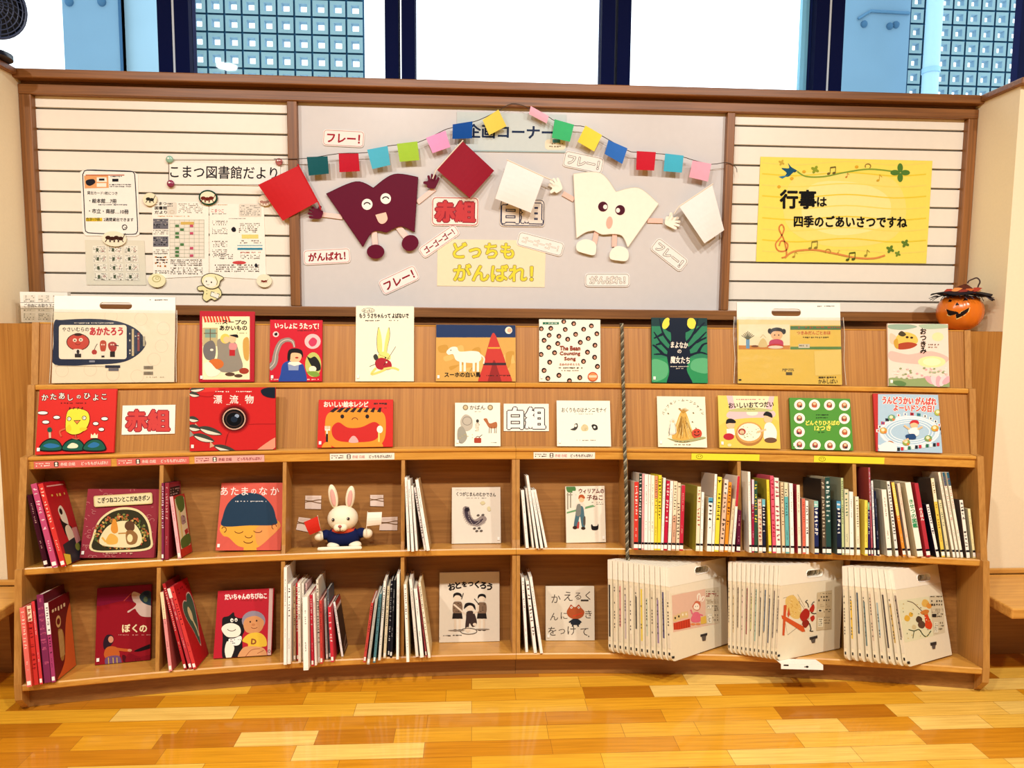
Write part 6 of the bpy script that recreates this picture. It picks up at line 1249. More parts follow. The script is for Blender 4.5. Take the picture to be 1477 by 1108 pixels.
def holed(mb, a0, b0, a1, b1, slot, put, ext, mat):
    """plate a0..a1 by b0..b1 with a rounded handle slot (centre a, b, width, height)"""
    ca, cb, w, h = slot; r = h/2; L = ca-w/2+r; R = ca+w/2-r
    lo = [(L+r*math.cos(t), cb+r*math.sin(t)) for t in [PI/2+PI*i/8 for i in range(9)]]
    hi = [(R+r*math.cos(t), cb+r*math.sin(t)) for t in [PI/2-PI*i/8 for i in range(9)]]
    left = [(ca, b1), (a0, b1), (a0, b0), (ca, b0), (ca, cb-r)] + lo[::-1] + [(ca, cb+r)]
    right = [(ca, b0), (a1, b0), (a1, b1), (ca, b1), (ca, cb+r)] + hi + [(ca, cb-r)]
    for q in (left, right): mb.prism([put(a, b) for a, b in q], ext, mat)
# ---- two cases standing on the top ledge
def top_case(name, label, x0, x1, ybase, ytop, header_y, slot, body, header, art, gap=(.006, .004)):
    t = .012; mt, w, h = stand((x0, ybase), (x1, ybase), ytop, 1, t, None, .0605)
    root = thing(name, label, 'carry case', mt, None)
    inv = mt.inverted(); n = mt.to_3x3() @ Vector((0, -1, 0)); p0 = mt.translation
    def uv(px, py): q = inv @ on_plane(px, py, p0, n); return q.x, q.z
    hz = uv((x0+x1)/2, header_y)[1]; c0 = uv(*slot[0]); c1 = uv(*slot[1])
    m = MB(); m.box((.001, .002, .001), (w-.001, t-.002, hz), M(body, .4), bev=.001)
    art(Pr(m, uv, lambda u, v, L: (u, .002-L, v), box=(.0015, .002, w-.0015, hz))); m.build('card_pack', root)
    m = MB(); holed(m, .001, hz+.0004, w-.001, h, ((c0[0]+c1[0])/2, (c0[1]+c1[1])/2, abs(c1[0]-c0[0]), abs(c1[1]-c0[1])), lambda a, b: (a, .003, b), (0, t-.006, 0), M(header, .35))
    p = Pr(m, uv, lambda u, v, L: (u, .003-L, v)); p.marks(x1-36, ytop+4, x1-10, ytop+7, '#3a342c', 1, .8, 2.5); m.build('handle_board', root)
    m = MB(); g = gap[0]; pts = [(-g, -.001), (-g*.6, h*.3), (-g, h*.6), (-g*.7, hz+.01), (w+g*.7, hz+.01), (w+g, h*.6), (w+g*.6, h*.3), (w+g, -.001)]
    m.mesh([(x, -.0012, z+.0012) for x, z in pts], [tuple(range(8))], clear); m.mesh([(x, t-.0008, z+.0012) for x, z in pts], [tuple(range(8))], clear)
    m.tube([(x, .003, z+.0026) for x, z in pts[:4]], .0011, M('#e6dcc8', .25), 5); m.tube([(x, .003, z+.0026) for x, z in pts[4:]], .0011, M('#e6dcc8', .25), 5); m.build('clear_sleeve', root)
def art(p):
    p.use(*A_); p.rect(250, 150, 960, 545, '#eee4ca')
    for x, y in ((590, 170), (750, 185), (870, 235), (860, 330), (820, 400), (730, 490), (480, 455), (600, 480), (330, 460)): p.ring(x, y, 34, 34, 2, '#ddcdb4')
    p.blob([(288, 200), (330, 190), (480, 184), (620, 196), (720, 235), (772, 295), (770, 335), (720, 385), (640, 418), (500, 428), (290, 428), (284, 320)], '#1f2a44')
    for k in range(6):
        x = 686+k*15; p.rect(x, 228+k*10, x+12, 395-k*13, ['#2c3244', '#c8b890', '#39415a', '#8a4a4a', '#2a3040', '#b0a890'][k]); p.marks(x+2, 240+k*10, x+10, 380-k*13, '#cfc8b8', 8, .3, 8)
    p.rrect(313, 217, 674, 399, 14, '#f3ead4'); p.marks(395, 203, 605, 213, '#d8cfc0', 1, .8, 9)
    p.txt('やさいむらの', 402, 240, 25, '#2a201c', .02, 0, width=142); p.txt('あかたろう', 566, 250, 46, '#c02a36', .045, 0, width=175)
    p.ell(415, 308, 62, 46, '#2a1512'); p.ell(415, 308, 58, 42, '#c64a3c'); p.ell(415, 268, 22, 8, '#3a2018'); p.ell(398, 298, 11, 10, '#f0dcc8'); p.ell(430, 296, 11, 10, '#f0dcc8'); p.ell(398, 299, 4, 4, '#222'); p.ell(430, 297, 4, 4, '#222'); p.ring(414, 312, 14, 10, 3, '#6a1a1a', .3, PI-.3); p.blob([(388, 350), (415, 345), (440, 352), (436, 378), (394, 378)], '#efe6d6'); p.rect(398, 370, 432, 390, '#26201e'); p.ell(415, 360, 8, 12, '#26201e')
    p.ell(502, 362, 14, 14, '#b03a34'); p.line([(502, 350), (510, 330), (518, 318)], 3, '#26201e', True); p.rect(497, 374, 508, 388, '#efe6d6'); p.blob([(535, 350), (532, 310), (548, 298), (566, 310), (562, 350), (548, 362)], '#b94a34'); p.rect(538, 358, 558, 386, '#efe6d6'); p.rect(540, 380, 556, 390, '#26201e'); p.blob([(580, 345), (576, 318), (598, 306), (620, 318), (618, 350), (600, 362)], '#a83a34'); p.rect(586, 358, 612, 388, '#26201e'); p.line([(612, 325), (632, 328)], 5, '#26201e')
    for x in (548, 598): p.ell(x-6, 322, 4, 4, '#f0dcc8'); p.ell(x+6, 322, 4, 4, '#f0dcc8')
    p.rect(475, 406, 505, 416, '#8a8fa0'); p.rect(560, 432, 640, 446, '#22263a'); p.rect(578, 448, 632, 462, '#6a6a74'); p.line([(290, 434), (560, 438)], 2, '#c8bca4')
    for y in (435, 465):
        for k in range(12): p.rect(766+k*4.2, y, 768.4+k*4.2, y+18, '#5a5048')
    p.marks(765, 492, 885, 500, '#9a8f7c', 1, .6, 8)
top_case('story_card_case', 'white carry case with red tomato figure on a dark blue capsule, on the top ledge', 73.5, 251.5, 553, 427.5, 451, ((143, 435.5), (190, 446)), '#eee4ca', '#f4eee0', art)
def art(p):
    p.use(*D_); p.rect(170, 185, 700, 500, '#e3c25a'); p.rect(203, 188, 668, 214, '#ecd9a4'); p.rect(203, 210, 432, 322, '#efe4c0'); p.rect(203, 304, 432, 322, '#c9883e')
    p.rect(236, 276, 252, 318, '#6a9ac0')
    for a in range(-4, 5): p.line([(244, 278), (244+a*7, 240+abs(a)*5)], 3.5, '#5a5a3a')
    p.blob([(292, 310), (298, 285), (312, 272), (326, 286), (330, 310)], '#d8c48a'); p.line([(300, 270), (312, 256), (325, 270)], 2, '#b8a060'); p.ell(275, 308, 16, 5, '#7a4a28')
    p.ell(373, 256, 27, 24, SK); p.blob([(344, 256), (348, 232), (374, 224), (400, 232), (404, 256), (390, 242), (358, 242)], '#1d1715'); p.ell(342, 240, 9, 12, '#1d1715'); p.ell(405, 242, 9, 12, '#1d1715'); p.ell(364, 258, 3, 3, '#1d1715'); p.ell(382, 258, 3, 3, '#1d1715'); p.blob([(342, 285), (372, 276), (400, 285), (396, 312), (345, 312)], '#c2486a'); p.ell(368, 308, 36, 11, '#c03a34'); p.ell(368, 312, 34, 7, '#e3d6bc')
    p.rect(434, 218, 660, 234, '#4f7a4a'); p.marks(440, 220, 655, 232, '#b04a34', 1, .7, 10); p.txt('つきみだんごとおほしさま'[:9], 538, 248, 16, '#c8602a', .03, 0, width=150); p.marks(490, 264, 605, 276, '#6a5a2a', 1, .8, 9); p.rect(434, 310, 668, 322, '#5f8a4e'); p.rect(470, 298, 520, 316, '#cfc8b0'); p.marks(474, 301, 516, 314, '#6a6458', 1, .8, 8)
    p.poly([(540, 330), (660, 322), (660, 435), (545, 440)], '#e8cd74'); p.marks(398, 408, 458, 422, '#4a4434', 2, .8, 9); p.rect(414, 424, 442, 437, '#55503c'); p.txt('かみしばい', 602, 465, 21, '#4a3f22', .02, 0, width=85); p.marks(560, 442, 645, 456, '#4a3f22', 1, .9, 12); p.rect(203, 455, 215, 462, '#2a241c')
top_case('story_card_case', 'yellow carry case with a child and plant picture, crinkled clear sleeve, on the top ledge', 1064, 1215.5, 557, 436.5, 461.5, ((1113, 445), (1156, 456)), '#e3c25a', '#f3ecdc', art, gap=(.014, .004))
# ---- cases packed at a slant along the bottom shelf
def case_group(first, last, far, n, tints, art, where, o):
    (fx, fy), (ftx, fty) = first; (lx, ly), (ltx, lty) = last
    PL = on_floor(lx, ly, 5); PF = on_floor(fx, fy, 5); PR = on_floor(far[0], far[1], 5)
    lim = .150
    if d_of(PR) < lim:
        k = (d_of(PL)-lim)/(d_of(PL)-d_of(PR)); PR = PL+(PR-PL)*k
    Y = PR-PL; Ln = Y.length; Y.normalize(); up0 = Vector((0, 0, 1)); X = Y.cross(up0).normalized(); Z0 = X.cross(Y)
    step = (PL-PF)/(n-1); sx = abs(step.dot(X))*min(1, (ltx-ftx)/(lx-fx)); Lfull = Ln
    slot_at = None
    for i in reversed(range(n)):
        f = i/(n-1); P = PF+(PL-PF)*f; t = sx*.76 if i < n-1 else sx*.9
        zf = Z5-SLOPE*(D5-d_of(P)); P.z = zf
        xt = ftx+(ltx-ftx)*f; yt = fty+(lty-fty)*f; phi = 0; h = .34
        def fr(ph):
            Zb = Z0*math.cos(ph)+X*math.sin(ph); Xb = X*math.cos(ph)-Z0*math.sin(ph)
            return Xb, Zb, P - Xb*t + Z0*(t*math.sin(abs(ph))+.002)
        for _ in range(5):
            Xb, Zb, oo = fr(phi); h = bis(lambda q: proj(oo+Xb*t+Zb*q)[1]-yt, .1, .6)
            phi = bis(lambda a: (lambda F: proj(F[2]+F[0]*t+F[1]*h)[0]-xt)(fr(a)), -.4, .4)
        if i == 0: ph0 = phi
        Xb, Zb, oo = fr(phi); h -= .001
        mt = Matrix((Xb, Y, Zb)).transposed().to_4x4(); mt.translation = oo
        lab = ('white case showing its picture face, front of the slanted row %s' % where) if i == n-1 else '%s spined card case, %s of the slanted row %s' % (tints[i % len(tints)][1], ordn(i), where)
        root = thing('story_card_case', lab, 'carry case', mt, 'story card cases on the bottom shelf')
        def room(L): return min(d_of(q)-(.126-.18*(q.z-.0725)) for q in (mt @ Vector((x, L, z)) for x in (0, t) for z in (0, h)))
        Ln = Lfull if room(Lfull) > .006 else bis(lambda L: room(L)-.006, .1, Lfull)
        r = .022; hz = h*.79
        prof = [(Ln, .002), (Ln, hz), (0, hz)] + [(r-r*math.cos(q), r-r*math.sin(q)) for q in (0, .3, .6, .9, 1.2, PI/2)]
        m = MB(); m.prism([(0, y, z) for y, z in prof], (t, 0, 0), M('#e6d8b8', .4))
        last_one = i == n-1
        if last_one:
            inv = mt.inverted(); nn = mt.to_3x3() @ Vector((1, 0, 0)); q0 = mt @ Vector((t, 0, 0))
            uv = lambda px, py: (lambda q: (q.y, q.z))(inv @ on_plane(px, py, q0, nn))
            p = Pr(m, uv, lambda u, v, L: (t+L, u, v), box=(.001, .002, Ln-.001, hz)); p.use(*o[:3]); art(p); slot_at = uv(*o[3])
        m.build('sleeve', root)
        m = MB(); e = .0008; tc = tints[i % len(tints)][0]; m.box((t*.1, -e, .045), (t*.9, -.0001, hz-.012), M('#d9cbb0', .45)); m.box((t*.3, -e*1.2, .06+.02*(i % 3)), (t*.85, -e, hz-.02-.03*(i % 2)), M(tc, .45))
        rnd = random.Random(i*7+int(fx)); pz = Pr(m, lambda x, y: (x, y), lambda u, v, L: (u, -e*1.25-L, v)); z = hz*.35
        while z < hz-.03:
            if rnd.random() < .6: pz.rect(t*.35, z, t*.62, z+.006, '#3a342e')
            z += .011
        m.build('card_pack', root)
        m = MB(); m.box((t*.3, -e, .022), (t*.75, -.0001, .032), M('#26221e', .4)); m.build('label_sticker', root)
        m = MB()
        sy, sz = slot_at; holed(m, -.001, hz+.0005, Ln, h, (min(sy, Ln-.07), sz if sz < h-.02 else hz+(h-hz)*.5, .092, .026), lambda a, b: (0, a, b), (t, 0, 0), M('#f0e6d0', .4))
        if last_one:
            c0, c1, w0, ww = min(sy, Ln-.07), sz if sz < h-.02 else hz+(h-hz)*.5, .014, .033
            m.tube([(t, c0+(ww if math.cos(q) > 0 else -ww)+w0*math.cos(q), c1+w0*math.sin(q)) for q in (2*PI*k/20 for k in range(20))], .0016, M('#f6efe2', .3), 6, True)
        m.build('handle_board', root)
T1 = [('#3a3430', 'dark'), ('#d9c9a8', 'pale'), ('#c98a80', 'salmon'), ('#b9aaa4', 'grey'), ('#e6dcc4', 'cream'), ('#5a544a', 'charcoal'), ('#d8bf4a', 'yellow'), ('#b9bfa4', 'sage'), ('#cfc0a0', 'sand'), ('#8f7a94', 'mauve'), ('#5f5a72', 'violet grey'), ('#e2d2b0', 'ivory')]
def art(p):
    p.blob([(590, 320), (1080, 235), (1080, 300), (600, 380)], '#e9dcc0'); p.poly([(578, 395), (875, 335), (995, 318), (1003, 640), (590, 722)], '#dcb49a'); p.poly([(875, 335), (995, 318), (1003, 640), (880, 655)], '#d8c8a8')
    p.poly([(592, 640), (738, 600), (745, 675), (640, 698), (596, 700)], '#c43c24')
    for k in range(7): p.line([(602+k*21, 640-k*5), (604+k*21, 696-k*3)], 3, '#8a2416')
    for x, y in ((608, 600), (640, 585), (675, 570), (705, 565)): p.blob([(x-16, y+25), (x-14, y-20), (x-8, y-32), (x, y-22), (x+10, y-34), (x+16, y-15), (x+16, y+22)], '#d8ba80'); p.ell(x, y-5, 7, 11, '#2e2620' if x < 660 else '#e9dcc0'); 
    p.blob([(808, 440), (800, 395), (822, 372), (835, 400), (832, 440)], '#efe2cc'); p.blob([(835, 440), (842, 405), (868, 402), (866, 428), (850, 450)], '#efe2cc'); p.line([(815, 440), (818, 390)], 5, '#c8543a'); p.line([(845, 440), (858, 412)], 5, '#c8543a'); p.blob([(768, 475), (790, 445), (825, 450), (832, 490), (815, 525), (780, 520), (760, 495)], '#c86a4a'); p.blob([(775, 480), (795, 462), (820, 480), (818, 515), (790, 520), (770, 505)], '#f0e2cc'); p.ell(788, 492, 3, 4, '#2a1a16'); p.ell(806, 490, 3, 4, '#2a1a16')
    p.blob([(755, 580), (775, 545), (815, 545), (835, 600), (820, 630), (765, 632), (745, 610)], '#d8687a'); p.line([(760, 560), (745, 520)], 12, '#d8687a'); p.line([(820, 560), (852, 572)], 12, '#d8687a'); p.ell(765, 650, 22, 10, '#d9804a'); p.ell(810, 648, 22, 9, '#d9804a'); p.poly([(832, 590), (880, 572), (885, 640), (835, 650)], '#d8b04a')
    p.marks(882, 352, 992, 366, '#8a7a64', 1, .7, 10); p.marks(882, 372, 990, 410, '#9a3a34', 2, .85, 16); p.marks(882, 430, 990, 470, '#a08a6a', 3, .7, 10); p.rect(884, 482, 925, 512, '#e6dcc4'); p.marks(888, 486, 921, 508, '#3a3028', 2, .7, 9); p.marks(935, 482, 990, 535, '#6a5c48', 3, .6, 10); p.rect(892, 558, 930, 640, '#e9dfc6'); p.marks(896, 565, 926, 634, '#4a4034', 5, .7, 6); p.marks(938, 560, 988, 625, '#7a6a54', 3, .6, 10)
    p.poly([(830, 742), (892, 726), (890, 748), (832, 762)], '#37302c'); p.poly([(842, 762), (882, 752), (876, 795), (850, 800)], '#5a5048'); p.poly([(576, 935), (600, 932), (600, 952), (578, 955)], '#2a2622')
case_group(((881.5, 944.4), (880.7, 807.5)), ((968.4, 957.4), (964.8, 818.5)), (1051, 930), 12, T1, art, 'after the braided cord', (875, 795, 6.157, (1012.5, 822)))
T2 = [('#e0cfa0', 'straw'), ('#c9b48a', 'sand'), ('#7a6a5a', 'brown'), ('#d8c0b0', 'rose beige'), ('#8a4a44', 'brick'), ('#b9b878', 'olive'), ('#8fae9c', 'sage green'), ('#6a6a60', 'grey'), ('#4f6478', 'slate blue'), ('#5a5e6a', 'dark grey'), ('#7a7068', 'taupe'), ('#a89a88', 'stone')]
def art(p):
    p.line([(520, 420), (610, 390), (700, 500), (750, 600), (560, 745), (535, 620)], 3, '#5a4a34'); p.line([(650, 385), (715, 500)], 2.5, '#5a4a34'); rr = random.Random(5)
    p.blob([(545, 420), (600, 390), (640, 420), (680, 500), (670, 590), (620, 600), (570, 560), (545, 500)], '#dcb968')
    for k in range(26): x, y = 550+rr.random()*110, 410+rr.random()*170; p.line([(x, y), (x+rr.uniform(5, 22), y+rr.uniform(-16, 16))], 4, rr.choice(['#c8983a', '#ecd49a', '#b9822e']))
    p.poly([(525, 480), (550, 478), (530, 750), (512, 748)], '#c8522a'); p.poly([(503, 570), (530, 575), (700, 670), (715, 712), (690, 718), (510, 600)], '#cc5526'); p.poly([(570, 500), (580, 560), (565, 590), (555, 560)], '#c8522a')
    p.blob([(670, 560), (715, 510), (752, 535), (745, 590), (700, 625), (672, 600)], '#a8281e'); p.blob([(752, 520), (785, 470), (798, 500), (785, 540), (765, 540)], '#b42f22'); p.blob([(760, 590), (790, 570), (798, 600), (775, 625)], '#b42f22'); p.blob([(690, 630), (730, 610), (750, 640), (720, 680), (695, 665)], '#8a2a1e')
    p.line([(745, 500), (735, 465), (718, 450), (735, 435)], 7, '#1f1a18', True); p.line([(770, 480), (785, 455), (798, 452)], 6, '#1f1a18', True); p.line([(765, 545), (790, 555), (812, 552)], 7, '#1f1a18', True); p.line([(752, 640), (765, 690), (758, 708), (785, 712)], 8, '#1f1a18', True)
    p.poly([(820, 368), (952, 345), (948, 690), (812, 705)], '#cbb68e'); p.marks(828, 372, 945, 384, '#6a5a40', 1, .8, 10); p.marks(830, 395, 935, 455, '#4a3c2e', 2, .8, 22); p.marks(825, 470, 940, 500, '#9a8562', 2, .6, 12); p.rect(826, 515, 865, 540, '#e6dab8'); p.rect(834, 520, 858, 536, '#3a2e26'); p.marks(880, 512, 942, 550, '#5a4c38', 2, .6, 12); p.rect(826, 592, 872, 672, '#e6dab8'); p.marks(832, 600, 868, 668, '#4a4034', 4, .8, 7); p.marks(882, 580, 935, 655, '#7a6a50', 3, .6, 10)
    p.poly([(752, 765), (822, 748), (822, 772), (755, 788)], '#37302c'); p.poly([(765, 788), (806, 780), (800, 812), (775, 818)], '#5a5048'); p.poly([(466, 920), (490, 917), (490, 935), (468, 938)], '#2a2622')
case_group(((1052.8, 945.2), (1053.2, 810.5)), ((1120.5, 955), (1127, 816)), (1211, 937), 12, T2, art, 'in the middle bottom compartment', (1045, 795, 6.157, (1175, 827)))
T3 = [('#d8cfae', 'pale green'), ('#d8b03e', 'mustard'), ('#4a5560', 'slate'), ('#6a7a74', 'grey green'), ('#c9b094', 'tan'), ('#9aa8a4', 'blue grey'), ('#4f4640', 'umber'), ('#b99a5a', 'ochre'), ('#8a7a6a', 'taupe')]
def art(p):
    p.poly([(472, 368), (720, 335), (760, 650), (525, 705)], '#dcd6ae'); p.poly([(720, 335), (830, 318), (848, 625), (755, 648)], '#d3c4a0'); rr = random.Random(8)
    p.line([(545, 372), (590, 385), (630, 420), (665, 455)], 6, '#5a3a22', True)
    for x, y, r_, c in ((545, 510, 24, '#d8a83a'), (575, 480, 18, '#d8a83a'), (690, 390, 30, '#dcae52'), (720, 410, 22, '#d9903a'), (640, 520, 26, '#4a3626'), (660, 560, 30, '#5a4030'), (600, 580, 18, '#cdbb8a')): p.blob([(x-r_, y), (x-r_*.5, y-r_), (x+r_*.4, y-r_*.9), (x+r_, y), (x+r_*.4, y+r_), (x-r_*.6, y+r_*.8)], c)
    p.blob([(680, 470), (700, 465), (722, 510), (745, 560), (730, 598), (690, 580), (688, 530)], '#d2431e'); p.blob([(650, 460), (690, 440), (720, 450), (700, 480), (665, 480)], '#c97a34'); p.line([(555, 600), (600, 610), (640, 600), (670, 640), (700, 655), (735, 610)], 8, '#3f4a2a', True); p.line([(600, 610), (590, 670)], 6, '#3f4a2a', True)
    for k in range(30): x, y = 500+rr.random()*230, 390+rr.random()*290; p.ell(x, y, 5, 3, rr.choice(['#4a5a30', '#c8a84a', '#5a4030', '#e9e2c4']), rr.random()*3)
    p.marks(728, 330, 822, 345, '#3a3428', 1, .85, 12); p.marks(735, 362, 822, 418, '#3f3a2e', 2, .8, 20); p.marks(738, 432, 830, 468, '#8f8464', 3, .6, 8); p.rect(742, 474, 776, 500, '#2a2622'); p.marks(782, 468, 828, 505, '#5a503c', 2, .7, 10); p.rect(756, 540, 790, 625, '#e4dbbc'); p.marks(760, 548, 788, 618, '#4a4034', 5, .8, 6); p.marks(795, 535, 835, 610, '#7a6f54', 3, .6, 9)
    p.poly([(727, 705), (775, 695), (777, 720), (730, 728)], '#37302c'); p.poly([(740, 728), (770, 722), (766, 752), (746, 756)], '#5a5048'); p.line([(845, 485), (885, 480)], 4, '#a8946a'); p.line([(864, 460), (866, 500)], 4, '#a8946a'); p.poly([(538, 856), (562, 852), (566, 872), (542, 877)], '#2a2622')
case_group(((1221.7, 955.2), (1219, 817)), ((1308.4, 965.2), (1288, 821.7)), (1383, 944.5), 9, T3, art, 'in the end bottom compartment', (1210, 800, 5.54, (1332.4, 833.4)))

# ================================================================== SMALL THINGS
# ---- plush rabbit in the third compartment with its two flags
ab = a_at(495, .165, .49)
def rowbase(px, py, row): return on_floor(px, py, row)
P0 = on_floor(496, 791, 4); ab = a_of(P0)
mt = Matrix((tang(ab), away(ab), Vector((0, 0, 1)))).transposed().to_4x4(); mt.translation = P0+Vector((0, 0, .001))
pl_root = thing('plush_rabbit', 'white plush rabbit in a navy top with red collar, sitting in the middle row', 'soft toy', mt)
FUR = M('#f1e2c2', .9, 'cloth'); NV = M('#141c44', .9, 'cloth')
def local(px, py): q = mt.inverted() @ on_plane(px, py, P0, away(ab)); return q.x, q.z
def pb(nm, m): return m.build(nm, pl_root)
hx, hz = local(494, 748.5)
m = MB(); m.ball((hx, .012, hz), (.057, .05, .047), FUR, nu=28, nv=18, shape=lambda th, ph: 1+.05*max(0, -math.sin(ph))); pb('head', m)
for px, py, tx, ty in ((482, 729, 477.5, 703), (503, 729, 506, 705)):
    x0, z0 = local(px, py); x1, z1 = local(tx, ty); ang = math.atan2(x1-x0, z1-z0); hh = math.hypot(x1-x0, z1-z0)/2+.012
    T = Matrix.Translation(((x0+x1)/2, .016, (z0+z1)/2-.005)) @ Matrix.Rotation(ang, 4, 'Y')
    m = MB(); m.ball((0, 0, 0), (.0175, .011, hh), FUR, T, nu=18, nv=14); ear = pb('ear', m)
    m = MB(); m.ball((0, -.0085, -.002), (.0095, .0045, hh*.72), M('#dfa79a', .9, 'cloth'), T, nu=14, nv=12); o = m.build('inner_ear', ear)
m = MB(); x, z = local(492.5, 756); m.ball((x-.009, -.034, z-.004), (.0165, .015, .014), FUR, nu=18, nv=12); m.ball((x+.009, -.034, z-.004), (.0165, .015, .014), FUR, nu=18, nv=12); pb('muzzle', m)
m = MB(); m.ball((x, -.049, z+.006), (.0068, .004, .0048), M('#b8605a', .8, 'cloth'), nu=14, nv=8); pb('nose', m)
m = MB(); m.tube([(x-.012, -.0475, z-.010), (x-.005, -.0505, z-.0135), (x, -.0495, z-.010), (x, -.0505, z+.002)], .0009, M('#5a3a34', .8), 6); m.tube([(x, -.0495, z-.010), (x+.005, -.0505, z-.0135), (x+.012, -.0475, z-.010)], .0009, M('#5a3a34', .8), 6); pb('mouth', m)
for px, py in ((482, 746.5), (503.5, 745)):
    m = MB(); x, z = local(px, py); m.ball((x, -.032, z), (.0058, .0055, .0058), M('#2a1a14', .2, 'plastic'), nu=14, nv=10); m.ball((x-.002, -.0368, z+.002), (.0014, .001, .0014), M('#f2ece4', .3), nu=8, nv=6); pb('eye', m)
bx, bz = local(495, 776); m = MB(); m.ball((bx, .004, max(bz-.002, .044)), (.064, .040, .041), NV, nu=26, nv=16); pb('top', m)
cx, cz = local(495, 764.5); m = MB(); m.ball((cx, .006, cz), (.046, .040, .011), M('#c8472c', .85, 'cloth'), nu=24, nv=8); pb('collar', m)
for (px, py), (sx, sy) in (((461, 773), (470, 772)), ((530, 769), (521, 769))):
    x, z = local(px, py); x1, z1 = local(sx, sy); m = MB()
    m.ball((x1, .004, z1), (.022, .02, .019), NV, nu=16, nv=10); pb('sleeve', m)
    m = MB(); m.ball((x, -.004, z), (.0195, .017, .0195), FUR, nu=18, nv=12); pb('paw', m)
for px in (482, 513):
    x, z = local(px, 788); m = MB(); m.ball((x, -.020, .0185), (.024, .024, .0125), FUR, nu=18, nv=10); pb('foot', m)
def toy_flag(nm, label, q, stick, col):
    root = thing(nm, label, 'toy flag', mt.translation)
    org = mt.translation.copy(); pl = P0 - away(ab)*.024; n = away(ab)
    m = MB(); g = []; k = 5
    for j in range(k+1):
        for i in range(k+1):
            u, v = i/k, j/k
            x = (q[0][0]*(1-u)+q[1][0]*u)*(1-v)+(q[3][0]*(1-u)+q[2][0]*u)*v; y = (q[0][1]*(1-u)+q[1][1]*u)*(1-v)+(q[3][1]*(1-u)+q[2][1]*u)*v
            g.append(on_plane(x, y, pl, n) - n*(.002+.005*math.sin(PI*u)))
    m.mesh(g, [(j*(k+1)+i, j*(k+1)+i+1, (j+1)*(k+1)+i+1, (j+1)*(k+1)+i) for j in range(k) for i in range(k)], M(col, .6))
    o = m.build('cloth', root, origin=org); o.location = (0, 0, 0); sm = o.modifiers.new('thick', 'SOLIDIFY'); sm.thickness = .0006
    m = MB(); m.tube([on_plane(x, y, pl, n) for x, y in stick], .0013, M('#e6d8c0', .6), 6); o = m.build('stick', root, origin=org); o.location = (0, 0, 0)
toy_flag('toy_flag', 'small red paper flag held by the plush rabbit', [(458.5, 744.5), (463, 765), (447, 771.5), (438.5, 753)], [(458, 743.5), (462.6, 766.5), (463.5, 775)], '#c52a1c')
toy_flag('toy_flag', 'small white paper flag held by the plush rabbit', [(530, 739), (529, 759), (550, 756.5), (551, 738.5)], [(530.2, 738), (528.6, 760), (528.5, 772)], '#f2e6d2')
m = MB(); A0 = on_floor(458, 795.5, 4); A1 = on_floor(522, 793.5, 4); dv = (A1-A0).normalized()
m.tube([A0+Vector((0, 0, .0085))+dv*t_ for t_ in (0, .003, .02, .08, .14, (A1-A0).length-.003, (A1-A0).length)], [.003, .0068, .0075, .0075, .0075, .0068, .003], M('#efe2c2', .6), 12)
tag(m.build('paper_roll', origin=A0), 'rolled cream paper lying before the plush rabbit', 'paper roll')
# note cards on the compartment back
pb0 = arc(ab, .0835, .455); nb = (away(ab)*1.0 + Vector((0, 0, -.18))).normalized(); pb0 = pb0 - nb*.001
for q, lab in ((((440.5, 715), (463.5, 715), (463, 734.5), (440, 734)), 'pale note card with a dark wavy band, above the red toy flag'), (((534, 714), (553, 714), (553.5, 730.5), (534, 730)), 'pale note card with a dark wavy band, above the white toy flag'),
               (((431, 746), (448, 748), (447, 768), (427, 764)), 'tilted note card half hidden behind the red toy flag'), (((549, 746.5), (573.5, 745.5), (573, 765), (547, 765)), 'pale note card partly behind the white toy flag by the divider')):
    pts = [on_plane(x, y, pb0, nb) for x, y in q]; m = MB(); m.prism([p_-nb*.0012 for p_ in pts], nb*.0008, M('#ddc6b4', .5))
    L2 = lambda s_, t_: (pts[0]*(1-s_)+pts[1]*s_)*(1-t_)+(pts[3]*(1-s_)+pts[2]*s_)*t_
    for t0, a_ in ((.36, .05), (.5, -.06)):
        for k in range(8):
            s0, s1 = k/8, (k+1)/8; f0, f1 = t0+a_*math.sin(s0*5), t0+a_*math.sin(s1*5)
            m.face([L2(s0, f0-.04)-nb*.0014, L2(s1, f1-.04)-nb*.0014, L2(s1, f1+.04)-nb*.0014, L2(s0, f0+.04)-nb*.0014], M('#7a5a3c', .6))
    for k in range(3): m.face([L2(.12, .1+k*.07)-nb*.0014, L2(.88, .1+k*.07)-nb*.0014, L2(.88, .12+k*.07)-nb*.0014, L2(.12, .12+k*.07)-nb*.0014], M('#b89c8c', .6))
    tag(m.build('note_card', origin=pts[0]), lab, 'note card', 'note cards behind the plush rabbit')
